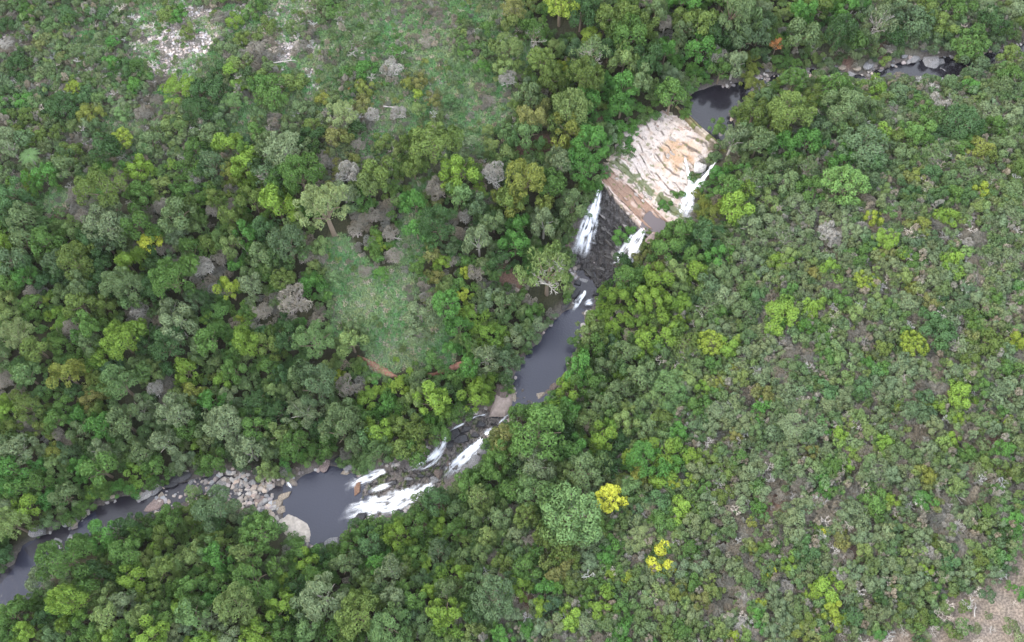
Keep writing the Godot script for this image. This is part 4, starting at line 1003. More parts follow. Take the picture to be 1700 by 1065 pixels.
const SHRUBS := [
		["small pale sage sparse shrub above the yellow tree on the right edge", 97.75, 2.81, 2.32, "sage", "S"],
		["small pale sage sparse shrub right of the beige bare bush", 85.52, -4.27, 2.38, "sage", "S"],
		["small mid-green shrub upper right of the beige bare bush", 72.71, -5.86, 2.43, "mg", ""],
		["small lime green shrub lower right of the bright lime tree on the left slope", -70.71, 13.28, 2.84, "lime", ""],
		["small bright green shrub above the lower stream", -87.34, 25.56, 2.79, "bg", ""],
		["small grey-green shrub above the lower stream", -78.68, 30.72, 2.78, "gg", ""],
		["small olive shrub upper right of the left edge halfway down", -102.67, 9.28, 2.83, "ol", ""],
		["small olive shrub lower right of the left edge halfway down", -103.38, 21.53, 2.79, "ol", ""],
		["small grey-green shrub below the left edge halfway down", -106.71, 30.05, 2.76, "gg", ""],
		["small lime green shrub lower left of the bare grey-brown crown by the clearing", -57.75, 7.63, 2.85, "lime", ""],
		["small grey-green shrub lower left of the red dirt bank", -37.1, 21.7, 2.81, "gg", ""],
		["small light green shrub upper left of the red dirt bank", -34.74, 8.21, 2.83, "lg", ""],
		["small bright green shrub lower right of the bright lime tree on the left slope", -65.01, 20.24, 2.82, "bg", ""],
		["small mid-green shrub upper left of the smooth tan gravel bar", -63.07, 32.59, 2.79, "mg", ""],
		["small grey-green shrub upper right of the lower stream", -64.98, 26.18, 2.81, "gg", ""],
		["small olive shrub upper left of the white chute", -22.66, 25.02, 2.79, "ol", ""],
		["small dark green shrub below the bare grey-brown crown by the clearing", -54.72, 20.44, 2.81, "dg", ""],
		["small mid-green shrub below the whitish dead tree", -65.83, 7.14, 2.86, "mg", ""],
		["small lime green shrub lower right of the long grey pool", 12.18, 18.14, 2.77, "lime", ""],
		["small lime green shrub above the white chute", -8.09, 20.35, 2.79, "lime", ""],
		["small pale sage shrub left of the long grey pool", -5.54, 12.03, 2.81, "sage", ""],
		["small grey-green shrub right of the long grey pool", 19.61, 13.59, 2.78, "gg", ""],
		["small lime green shrub above the bright yellow flowering tree", 18.76, 29.75, 2.66, "lime", ""],
		["small bright green shrub upper left of the bright yellow flowering tree", 12.9, 32.04, 2.66, "bg", ""],
		["small mid-green shrub right of the white chute", -2.52, 33.02, 2.71, "mg", ""],
		["small ochre brown shrub right of the white chute", -1.28, 29.02, 2.72, "og", ""],
		["small mid-green shrub upper right of the broad white cascade", -20.98, 30.95, 2.79, "mg", ""],
		["small mid-green shrub below the long grey pool", 0.3, 31.81, 2.7, "mg", ""],
		["small dark green shrub above the bright yellow flowering tree", 19.35, 35.35, 2.61, "dg", ""],
		["small light green shrub upper left of the long fallen white log", 36.52, 18.28, 2.67, "lg", ""],
		["small dark slate green shrub upper left of the long fallen white log", 37.34, 28.8, 2.6, "gs", ""],
		["small lime green shrub upper right of the bright yellow flowering tree", 29.91, 38.84, 2.56, "lime", ""],
		["small mid-green shrub upper left of the long fallen white log", 37.14, 24.59, 2.63, "mg", ""],
		["small olive shrub upper right of the bright yellow flowering tree", 30.01, 26.46, 2.64, "ol", ""],
		["small light green shrub above the bright yellow flowering tree", 23.5, 26.48, 2.67, "lg", ""],
		["small grey-green shrub below the right waterfall", 24.73, 11.41, 2.77, "gg", ""],
		["small dark slate green shrub upper right of the long fallen white log", 52.13, 31.65, 2.28, "gs", ""],
		["small lime green shrub right of the blue-green tree on the right slope", 86.35, 25.91, 2.47, "lime", ""],
		["small pale sage sparse shrub lower right of the beige bare bush", 74.27, 12.02, 2.33, "sage", "S"],
		["small pale sage sparse shrub upper left of the blue-green tree on the right slope", 75.52, 23.93, 2.26, "sage", "S"],
		["small grey-green sparse shrub upper left of the grey fallen logs", 81.12, 39.15, 2.16, "gg", "S"],
		["small grey-green sparse shrub lower left of the blue-green tree on the right slope", 73.24, 36.99, 2.19, "gg", "S"],
		["small lime green shrub below the lower stream", -74.92, 56.51, 2.6, "lime", ""],
		["small olive shrub lower right of the lower stream", -69.47, 55.72, 2.6, "ol", ""],
		["small pale sage shrub lower right of the wide green tree over the lower stream", -76.11, 61.25, 2.56, "sage", ""],
		["small light green shrub lower right of the wide green tree over the lower stream", -78.69, 64.1, 2.53, "lg", ""],
		["small grey-green shrub left of the lower stream", -93.74, 39.98, 2.74, "gg", ""],
		["small lime green shrub above the stream at the left edge", -101.8, 41.92, 2.73, "lime", ""],
		["small mid-green shrub above the stream at the left edge", -104.25, 38.38, 2.74, "mg", ""],
		["small mid-green shrub upper right of the lower left corner", -99.43, 63.56, 2.6, "mg", ""],
		["small light green shrub lower right of the lower stream", -63.73, 52.44, 2.62, "lg", ""],
		["small dark green shrub lower right of the lower stream", -78.98, 45.7, 2.71, "dg", ""],
		["small mid-green shrub lower right of the lower stream", -63.25, 58.5, 2.56, "mg", ""],
		["small mid-green shrub right of the lower stream", -70.53, 44.28, 2.71, "mg", ""],
		["small pale sage shrub above the stream at the left edge", -105.56, 42.06, 2.72, "sage", ""],
		["small mid-green shrub below the smooth tan gravel bar", -43.16, 51.08, 2.66, "mg", ""],
		["small mint green shrub below the smooth tan gravel bar", -39.35, 65.84, 2.52, "mint", ""],
		["small lime green shrub below the broad white cascade", -23.09, 48.38, 2.65, "lime", ""],
		["small pale sage shrub left of the large lime tree in the lower middle", -22.89, 61.22, 2.53, "sage", ""],
		["small grey-green shrub lower right of the smooth tan gravel bar", -33.14, 54.03, 2.62, "gg", ""],
		["small bright green shrub left of the smooth tan gravel bar", -58.5, 53.01, 2.62, "bg", ""],
		["small mid-green shrub below the round pool", -45.26, 66.97, 2.5, "mg", ""],
		["small mid-green shrub left of the large lime tree in the lower middle", -33.64, 66.73, 2.5, "mg", ""],
		["small blue-green shrub lower left of the broad white cascade", -29.18, 49.84, 2.65, "sea", ""],
		["small olive shrub lower left of the bright yellow flowering tree", 6.47, 50.09, 2.55, "ol", ""],
		["small lime green shrub upper left of the bottom edge", 11.17, 65.05, 2.42, "lime", ""],
		["small dark slate green shrub above the large lime tree in the lower middle", -14.78, 51.81, 2.6, "gs", ""],
		["small mid-green shrub lower right of the broad white cascade", -19.14, 46.27, 2.67, "mg", ""],
		["small mid-green shrub below the white chute", -9.42, 37.99, 2.71, "mg", ""],
		["small mint green shrub upper right of the bright yellow flowering tree", 23.13, 41.06, 2.56, "mint", ""],
		["small bright green shrub upper right of the bottom edge", 20.85, 67.92, 2.37, "bg", ""],
		["small lime green shrub above the yellow-green tree pair at lower right", 57.04, 61.42, 2.32, "lime", ""],
		["small bright green shrub right of the grey fallen logs", 90.33, 49.85, 2.08, "bg", ""],
		["small blue-green shrub lower right of the yellow-green tree pair at lower right", 60.47, 66.63, 2.05, "sea", ""],
		["small olive shrub right of the small palm", -102.2, -36.74, 2.81, "ol", ""],
		["small mid-green shrub lower left of the pale scree strip", -59.12, -41.09, 2.24, "mg", ""],
		["small olive shrub above the reddish bare soil", 9.14, -52.82, 2.85, "ol", ""],
		["small mint green shrub left of the reddish bare soil", -1.4, -40.6, 2.25, "mint", ""],
		["small pale sage shrub upper right of the dark upstream pond", 52.48, -57.87, 2.89, "sage", ""],
		["small mid-green domed shrub above the low yellow bush", -84.44, -26.66, 2.78, "mg", "D"],
		["small lime green shrub lower left of the low yellow bush", -85.61, -10.31, 2.73, "lime", ""],
		["small bright green shrub upper right of the whitish dead tree", -59.08, -16.29, 2.73, "bg", ""],
		["small yellow-green domed shrub lower right of the whitish dead tree", -62.19, -3.82, 2.71, "yl", "D"],
		["small mint green shrub lower right of the large tan boulder in the trees", -12.18, -23.52, 2.74, "mint", ""],
		["small bright green shrub left of the left waterfall", 1.68, -18.12, 2.75, "bg", ""],
		["small mint green shrub right of the left edge halfway down", -104.29, 15.08, 2.64, "mint", ""],
		["small light green shrub upper left of the round pool", -50.19, 26.39, 2.62, "lg", ""],
		["small light green shrub upper left of the smooth tan gravel bar", -52.5, 33.99, 2.61, "lg", ""],
		["small yellow-green domed shrub left of the yellow-green tree pair at lower right", 40.12, 69.42, 2.17, "yl", "D"],
		["small olive shrub above the small palm", -110.7, -41.82, 2.12, "ol", ""],
		["small mid-green shrub above the small palm", -113.74, -41.06, 2.11, "mg", ""],
		["small mint green shrub lower left of the pale scree slope", -92.36, -47.69, 2.13, "mint", ""],
		["small mid-green shrub right of the upper left corner", -118, -74.52, 2.21, "mg", ""],
		["small bright green shrub above the small palm", -115.64, -51.11, 2.14, "bg", ""],
		["small mid-green shrub below the pale scree slope", -73.63, -38.17, 2.62, "mg", ""],
		["small grey-green shrub lower right of the upper left corner", -111.23, -59.83, 2.17, "gg", ""],
		["small grey-green shrub left of the pale scree slope", -100.82, -63.26, 2.18, "gg", ""],
		["small grey-green shrub right of the upper left corner", -96.12, -69.25, 2.19, "gg", ""],
		["small mint green shrub lower right of the upper left corner", -111.93, -71.39, 2.2, "mint", ""],
		["small pale sage shrub lower left of the pale scree slope", -90.83, -49.95, 2.14, "sage", ""],
		["small olive shrub above the pale scree slope", -84.44, -73.72, 2.2, "ol", ""],
		["small dark green shrub below the upper left corner", -123.11, -72.05, 2.21, "dg", ""],
		["small olive domed shrub upper left of the large tan boulder in the trees", -29.6, -38.23, 2.08, "ol", "D"],
		["small olive shrub lower left of the small orange shrub", -46.35, -42.06, 2.09, "ol", ""],
		["small grey-green shrub right of the pale scree slope", -68.29, -63.85, 2.16, "gg", ""],
		["small lime green shrub upper right of the pale scree slope", -66.84, -70.96, 2.18, "lime", ""],
		["small grey-green shrub lower left of the small orange shrub", -51.21, -42.12, 2.09, "gg", ""],
		["small ochre brown shrub lower right of the small orange shrub", -34.53, -48.13, 2.11, "og", ""],
		["small mid-green sparse shrub left of the lime tree at the top edge", -10.68, -62.5, 2.15, "mg", "S"],
		["small dark green shrub lower right of the lime tree at the top edge", 22.74, -60.88, 2.69, "dg", ""],
		["small pale sage shrub lower right of the reddish bare soil", 11.08, -35.63, 2.62, "sage", ""],
		["small blue-green shrub upper right of the large tan boulder in the trees", -14.69, -49.14, 2.11, "sea", ""],
		["small bright green shrub upper left of the dark upstream pond", 36.01, -60.58, 2.69, "bg", ""],
		["small mid-green shrub above the dark upstream pond", 49.29, -56.96, 2.7, "mg", ""],
		["small grey-green shrub upper left of the dark upstream pond", 40.62, -66.65, 2.72, "gg", ""],
		["small bright green shrub upper left of the pale rock shelf", 25.3, -47.33, 2.66, "bg", ""],
		["small pale sage shrub upper left of the orange tree by the upper stream", 59.5, -72.67, 2.74, "sage", ""],
		["small grey-green shrub right of the lime tree at the top edge", 34.33, -71.71, 2.73, "gg", ""],
		["small olive shrub lower right of the dark upstream pond", 59.33, -41.72, 2.59, "ol", ""],
		["small olive shrub upper left of the dark upstream pond", 41.12, -69.46, 2.73, "ol", ""],
		["small dark green shrub upper left of the grey upstream boulders", 91, -67.93, 2.74, "dg", ""],
		["small olive shrub below the upper right corner", 120.34, -63.97, 2.74, "ol", ""],
		["small olive shrub upper right of the large bright dome tree", 86.03, -35.15, 2.52, "ol", ""],
		["small pale sage shrub lower left of the grey upstream boulders", 88.04, -40.39, 2.56, "sage", ""],
		["small grey-green shrub upper left of the grey upstream boulders", 85.66, -66.46, 2.73, "gg", ""],
		["small dark slate green shrub lower left of the upper right corner", 117.86, -67.61, 2.76, "gs", ""],
		["small mid-green shrub below the upper right corner", 118.74, -55.78, 2.67, "mg", ""],
		["small mid-green shrub below the grey upstream boulders", 94, -45.14, 2.59, "mg", ""],
		["small grey-green shrub lower left of the grey upstream boulders", 81.81, -46.24, 2.61, "gg", ""],
		["small pale sage shrub lower right of the grey upstream boulders", 108.47, -43.48, 2.58, "sage", ""],
		["small pale sage shrub below the upper right corner", 112.68, -41.24, 2.56, "sage", ""],
		["small mid-green shrub lower right of the orange tree by the upper stream", 72.4, -46.7, 2.6, "mg", ""],
		["small mid-green shrub lower right of the grey upstream boulders", 98.94, -32.37, 2.49, "mg", ""],
		["small lime green shrub above the low yellow bush", -85.79, -32.55, 2.61, "lime", ""],
		["small dark green shrub lower left of the low yellow bush", -91.71, -10.36, 2.55, "dg", ""],
		["small lime green shrub below the small palm", -113.46, -13.88, 2.55, "lime", ""],
		["small bright green shrub above the left edge halfway down", -108.18, -6.7, 2.53, "bg", ""],
		["small mid-green shrub upper left of the whitish dead tree", -71.38, -12.79, 2.55, "mg", ""],
		["small olive shrub upper left of the bright lime tree on the left slope", -90.05, -0.87, 2.52, "ol", ""],
		["small dark green shrub below the low yellow bush", -79.15, -4.37, 2.53, "dg", ""],
		["small dark slate green shrub left of the low yellow bush", -101.01, -9.93, 2.54, "gs", ""],
		["small dark slate green shrub above the bright lime tree on the left slope", -90.82, -14.51, 2.56, "gs", ""],
		["small dark slate green shrub lower left of the whitish dead tree", -70.66, -2.41, 2.53, "gs", ""],
		["small pale sage sparse shrub upper right of the big pale feathery tree", -37.44, -24.08, 2.55, "sage", "S"],
		["small olive shrub upper right of the whitish dead tree", -62.84, -19.98, 2.57, "ol", ""],
		["small blue-green shrub left of the big pale feathery tree", -55.03, -17.5, 2.55, "sea", ""],
		["small pale sage shrub right of the whitish dead tree", -57.88, -5.08, 2.53, "sage", ""],
		["small light green shrub upper right of the whitish dead tree", -62.85, -14.24, 2.55, "lg", ""],
		["small bright green shrub below the large tan boulder in the trees", -21.55, -22.11, 2.54, "bg", ""],
		["small bright green shrub upper right of the grassy clearing", -21.04, -16.1, 2.52, "bg", ""],
		["small dark green shrub lower left of the left waterfall", -3.02, -9.28, 2.53, "dg", ""],
		["small grey-green shrub upper left of the long grey pool", -2.01, -0.83, 2.51, "gg", ""],
		["small dark slate green shrub lower left of the reddish bare soil", -7.8, -22.2, 2.56, "gs", ""],
		["small light green shrub left of the large bright dome tree", 55.58, -21.48, 2.49, "lg", ""],
		["small lime green shrub right of the right waterfall", 39.77, -5.77, 2.46, "lime", ""],
		["small lime green shrub below the right waterfall", 24.35, -3, 2.52, "lime", ""],
		["small dark green shrub lower left of the right waterfall", 24.51, -10.97, 2.57, "dg", ""],
		["small light green shrub lower right of the right waterfall", 35.48, -6.17, 2.48, "lg", ""],
		["small grey-green shrub right of the right waterfall", 44.65, -5.12, 2.2, "gg", ""],
		["small pale sage sparse shrub lower left of the large bright dome tree", 62.2, -19.87, 2.22, "sage", "S"],
		["small grey-green sparse shrub upper left of the beige bare bush", 62.94, -7.58, 2.16, "gg", "S"],
		["small lime green shrub lower left of the beige bare bush", 61.69, 4.53, 2.34, "lime", ""],
		["small lime green shrub lower right of the left waterfall", 28.33, -1.94, 2.49, "lime", ""],
		["small mid-green shrub lower right of the right waterfall", 43.74, 4.47, 2.16, "mg", ""],
		["small pale sage sparse shrub upper left of the beige bare bush", 63.11, -11.78, 2.18, "sage", "S"],
		["small mid-green shrub right of the right waterfall", 39.8, -10.18, 2.49, "mg", ""],
		["small pale sage sparse shrub left of the beige bare bush", 50.27, -8.85, 2.21, "sage", "S"],
		["small lime green shrub upper left of the yellow tree on the right edge", 90.64, -3.05, 2.31, "lime", ""],
		["small ochre brown shrub upper left of the yellow tree on the right edge", 84.61, 5.49, 2.05, "og", ""],
		["small light green shrub lower right of the beige bare bush", 70.77, 6.95, 2.07, "lg", ""],
		["small blue-green shrub right of the large bright dome tree", 83.73, -19.91, 2.41, "sea", ""],
		["small pale sage sparse shrub above the blue-green tree on the right slope", 79.85, 5.96, 2.06, "sage", "S"],
		["small lime green shrub right of the large bright dome tree", 91.97, -12.89, 2.36, "lime", ""],
		["small pale sage shrub upper left of the yellow tree on the right edge", 93.53, 6.07, 2.03, "sage", ""],
		["small pale sage shrub above the yellow tree on the right edge", 97.94, 8.96, 2.01, "sage", ""],
		["small pale sage sparse shrub upper left of the yellow tree on the right edge", 92.4, -0.49, 2.06, "sage", "S"],
		["small mid-green shrub right of the beige bare bush", 82.44, -3.46, 2.09, "mg", ""],
		["small dark slate green shrub upper right of the beige bare bush", 82.61, -7.68, 2.11, "gs", ""],
		["small pale sage sparse shrub below the large bright dome tree", 70.93, -14.96, 2.17, "sage", "S"],
		["small dark slate green shrub right of the large bright dome tree", 78.31, -24.15, 2.44, "gs", ""],
		["small grey-green sparse shrub right of the large bright dome tree", 83.14, -24.42, 2.44, "gg", "S"],
		["small grey-green sparse shrub lower right of the beige bare bush", 77.15, 8.98, 2.05, "gg", "S"],
		["small mid-green shrub upper left of the yellow tree on the right edge", 92.24, 10.13, 2.01, "mg", ""],
		["small pale sage sparse shrub above the beige bare bush", 72.23, -11.82, 2.15, "sage", "S"],
		["small yellow-olive shrub lower right of the bright lime tree on the left slope", -69.26, 17.58, 2.48, "yo", ""],
		["small mid-green shrub lower right of the left edge halfway down", -97.78, 23.74, 2.45, "mg", ""],
		["small pale sage shrub above the lower stream", -87.14, 30.37, 2.44, "sage", ""],
		["small grey-green shrub left of the bright lime tree on the left slope", -92.46, 7.59, 2.49, "gg", ""],
		["small grey-green shrub right of the bright lime tree on the left slope", -68.57, 8.57, 2.5, "gg", ""],
		["small dark green shrub right of the bright lime tree on the left slope", -79.79, 7.4, 2.5, "dg", ""],
		["small grey-green shrub above the left edge halfway down", -109.95, 10.94, 2.47, "gg", ""],
		["small pale sage shrub below the bright lime tree on the left slope", -79.88, 21.56, 2.46, "sage", ""],
		["small mid-green shrub upper right of the lower stream", -69.99, 25.79, 2.46, "mg", ""],
		["small grey-green shrub upper left of the lower stream", -91.89, 26.13, 2.44, "gg", ""],
		["small mid-green shrub upper right of the wide green tree over the lower stream", -76.16, 33.31, 2.44, "mg", ""],
		["small mid-green shrub lower left of the bare grey-brown crown by the clearing", -60.27, 13.16, 2.49, "mg", ""],
		["small olive shrub lower left of the bare grey-brown crown by the clearing", -53.14, 7.93, 2.49, "ol", ""],
		["small grey-green shrub left of the red dirt bank", -45.62, 14.61, 2.48, "gg", ""],
		["small dark green shrub upper left of the round pool", -50.15, 22.23, 2.46, "dg", ""],
		["small dark green shrub above the round pool", -41.7, 24.58, 2.46, "dg", ""],
		["small mid-green shrub above the round pool", -40.26, 29.18, 2.45, "mg", ""],
		["small grey-green shrub lower left of the grassy clearing", -34.21, 4.95, 2.48, "gg", ""],
		["small grey-green shrub upper right of the round pool", -33.36, 28.74, 2.45, "gg", ""],
		["small pale sage shrub upper left of the smooth tan gravel bar", -59.06, 28.31, 2.45, "sage", ""],
		["small mid-green shrub above the white chute", -11.03, 22.49, 2.45, "mg", ""],
		["small bright green shrub left of the long grey pool", -9.11, 13.2, 2.46, "bg", ""],
		["small light green shrub lower right of the long grey pool", 15.96, 25.67, 2.37, "lg", ""],
		["small bright green shrub upper right of the red dirt bank", -11.48, 4.86, 2.48, "bg", ""],
		["small pale sage sparse shrub upper right of the red dirt bank", -20.97, 6.38, 2.48, "sage", "S"],
		["small light green shrub upper left of the bright yellow flowering tree", 11.56, 36.7, 2.3, "lg", ""],
		["small light green shrub lower right of the red dirt bank", -20.13, 18.86, 2.45, "lg", ""],
		["small grey-green shrub lower right of the long grey pool", 17.66, 22.37, 2.39, "gg", ""],
		["small bright green shrub below the long grey pool", 11.71, 23.28, 2.4, "bg", ""],
		["small dark green shrub below the long grey pool", 9.97, 28.72, 2.36, "dg", ""],
		["small grey-green shrub right of the red dirt bank", -19.53, 15.76, 2.46, "gg", ""],
		["small mid-green shrub upper left of the white chute", -15.54, 26.98, 2.45, "mg", ""],
		["small mid-green shrub upper right of the white chute", 1.58, 23.97, 2.41, "mg", ""],
		["small mid-green shrub lower right of the white chute", -3.77, 35.94, 2.37, "mg", ""],
		["small mid-green shrub right of the long grey pool", 18, 8.72, 2.48, "mg", ""],
		["small yellow-olive shrub upper left of the long fallen white log", 42.87, 19.53, 2.08, "yo", ""],
		["small grey-green shrub upper right of the bright yellow flowering tree", 27.91, 28.05, 2.32, "gg", ""],
		["tiny olive shrub lower left of the long fallen white log", 42.13, 38.32, 1.99, "ol", ""],
		["small grey-green shrub upper right of the long fallen white log", 56.14, 17.99, 2.05, "gg", ""],
		["small pale sage sparse shrub above the long fallen white log", 50.66, 18.48, 2.06, "sage", "S"],
		["small pale sage sparse shrub upper right of the long fallen white log", 54.79, 21.78, 2.04, "sage", "S"],
		["small grey-green sparse shrub upper right of the long fallen white log", 58.2, 21.43, 2.03, "gg", "S"],
		["small pale sage sparse shrub left of the blue-green tree on the right slope", 58.63, 26.51, 2, "sage", "S"],
		["small grey-green shrub lower left of the beige bare bush", 52.64, 25.98, 2.02, "gg", ""],
		["tiny pale sage sparse shrub lower right of the long fallen white log", 47.52, 36.9, 1.98, "sage", "S"],
		["small olive shrub left of the long fallen white log", 39.08, 35.36, 2.24, "ol", ""],
		["tiny grey-green sparse shrub right of the long fallen white log", 51.68, 36.3, 1.97, "gg", "S"],
		["tiny pale sage sparse shrub right of the long fallen white log", 54.64, 34.42, 1.98, "sage", "S"],
		["tiny pale sage sparse shrub upper left of the brown bare patch", 55.1, 39.21, 1.95, "sage", "S"],
		["small grey-green shrub above the bright yellow flowering tree", 23.39, 19.17, 2.39, "gg", ""],
		["small pale sage sparse shrub lower right of the right waterfall", 44.03, 7.51, 2.14, "sage", "S"],
		["tiny olive shrub upper right of the grey fallen logs", 87.73, 39.32, 1.88, "ol", ""],
		["small grey-green shrub below the beige bare bush", 68.7, 14.88, 2.04, "gg", ""],
		["small pale sage sparse shrub left of the yellow tree on the right edge", 76.6, 18.8, 2, "sage", "S"],
		["tiny pale sage shrub above the blue-green tree on the right slope", 79.91, 20.02, 1.99, "sage", ""],
		["tiny pale sage sparse shrub below the yellow tree on the right edge", 95.84, 24.24, 1.94, "sage", "S"],
		["tiny grey-green sparse shrub right of the blue-green tree on the right slope", 88.7, 30.97, 1.92, "gg", "S"],
		["tiny grey-green shrub below the blue-green tree on the right slope", 75.86, 37.87, 1.91, "gg", ""],
		["tiny pale sage sparse shrub lower left of the blue-green tree on the right slope", 60.46, 35.43, 1.96, "sage", "S"],
		["tiny olive shrub lower right of the blue-green tree on the right slope", 91.49, 40.9, 1.87, "ol", ""],
		["small mid-green shrub below the beige bare bush", 63.51, 12.07, 2.07, "mg", ""],
		["tiny olive shrub left of the yellow tree on the right edge", 89.63, 18.28, 1.98, "ol", ""],
		["small light green shrub lower right of the stream at the left edge", -80.66, 60.23, 2.26, "lg", ""],
		["small lime green shrub right of the lower left corner", -95.61, 66.5, 2.25, "lime", ""],
		["small olive shrub right of the wide green tree over the lower stream", -71.02, 48.08, 2.34, "ol", ""],
		["small light green shrub below the lower stream", -71.71, 64.43, 2.21, "lg", ""],
		["small mid-green shrub lower right of the wide green tree over the lower stream", -75.01, 66.94, 2.2, "mg", ""],
		["small mid-green shrub upper left of the wide green tree over the lower stream", -100.08, 37.24, 2.41, "mg", ""],
		["small mid-green shrub below the wide green tree over the lower stream", -84.58, 64.76, 2.23, "mg", ""],
		["small lime green shrub below the smooth tan gravel bar", -41.67, 53.51, 2.31, "lime", ""],
		["small bright green shrub below the broad white cascade", -26.96, 53.88, 2.29, "bg", ""],
		["small mint green shrub left of the smooth tan gravel bar", -61.37, 51.39, 2.31, "mint", ""],
		["small olive shrub left of the smooth tan gravel bar", -59.43, 49.16, 2.33, "ol", ""],
		["small mid-green shrub lower left of the smooth tan gravel bar", -57.96, 57.79, 2.26, "mg", ""],
		["small mid-green shrub lower left of the broad white cascade", -39.71, 56.31, 2.29, "mg", ""],
		["small pale sage shrub lower left of the smooth tan gravel bar", -53.82, 67.54, 2.19, "sage", ""],
		["small dark green shrub below the smooth tan gravel bar", -43.03, 58.15, 2.27, "dg", ""],
		["small mid-green shrub lower right of the round pool", -33.05, 50.19, 2.33, "mg", ""],
		["small pale sage shrub lower right of the lower stream", -58.31, 64.77, 2.2, "sage", ""],
		["small mid-green shrub lower left of the round pool", -54.64, 55.32, 2.28, "mg", ""],
		["small lime green shrub right of the large lime tree in the lower middle", 1.72, 58.88, 2.19, "lime", ""],
		["small bright green shrub right of the large lime tree in the lower middle", -1.7, 68.25, 2.13, "bg", ""],
		["small mid-green shrub left of the bright yellow flowering tree", -0.02, 39.99, 2.32, "mg", ""],
		["small grey-green shrub above the large lime tree in the lower middle", -12.63, 59.31, 2.22, "gg", ""],
		["small olive shrub upper right of the large lime tree in the lower middle", -1.19, 54.4, 2.23, "ol", ""],
		["small bright green shrub upper left of the bottom edge", 6.3, 59.6, 2.17, "bg", ""],
		["small grey-green shrub lower right of the white chute", -2.45, 44.87, 2.3, "gg", ""],
		["small mid-green shrub above the large lime tree in the lower middle", -11.63, 47.47, 2.31, "mg", ""],
		["small mid-green shrub upper left of the large lime tree in the lower middle", -19.07, 60.92, 2.22, "mg", ""],
		["small pale sage shrub upper left of the bottom edge", 13.9, 66.41, 2.1, "sage", ""],
		["small pale sage shrub lower left of the bright yellow flowering tree", 14.28, 50.99, 2.21, "sage", ""],
		["small mid-green shrub upper left of the olive-yellow flowering tree", 8.99, 43.5, 2.27, "mg", ""],
		["small lime green shrub lower left of the bright yellow flowering tree", 11.77, 48.79, 2.23, "lime", ""],
		["small yellow flowering domed shrub lower right of the bright yellow flowering tree", 28.29, 55.61, 2.57, "yf", "D"],
		["small mid-green shrub above the olive-yellow flowering tree", 29.83, 47.32, 2.19, "mg", ""],
		["small pale sage shrub below the olive-yellow flowering tree", 29.7, 64.64, 2.08, "sage", ""],
		["small yellow-green shrub below the yellow-green tree pair at lower right", 57.44, 66.27, 2.01, "yl", ""],
		["tiny light green shrub right of the brown bare patch", 70.19, 57.53, 1.83, "lg", ""],
		["tiny bright green shrub lower right of the grey fallen logs", 87.31, 55.96, 1.8, "bg", ""],
		["tiny bright green shrub left of the grey fallen logs", 76.32, 45.64, 1.87, "bg", ""],
		["tiny pale sage sparse shrub lower left of the brown bare patch", 57.08, 57.12, 1.86, "sage", "S"],
		["small bright green shrub left of the pale scree slope", -96.59, -60.89, 2.01, "bg", ""],
		["small bright green shrub above the pale scree slope", -80.94, -73.29, 2.04, "bg", ""],
		["small bright green shrub right of the grey upstream boulders", 107.06, -51.96, 2.46, "bg", ""],
		["tiny orange shrub upper right of the dark upstream pond", 63.38, -64.53, 1.76, "or", ""],
		["tiny yellow flowering domed shrub above the olive-yellow flowering tree", 29.05, 52.26, 1.56, "yf", "D"],
		["tiny yellow flowering domed shrub upper left of the yellow-green tree pair at lower right", 47.79, 57.25, 1.44, "yf", "D"],
		["small orange-red shrub on the green upper slope", -38.24, -53.19, 0.98, "or", ""],
		["tiny yellow flowering domed shrub upper left of the brown bare patch", 58.63, 50.53, 1.09, "yf", "D"],
]
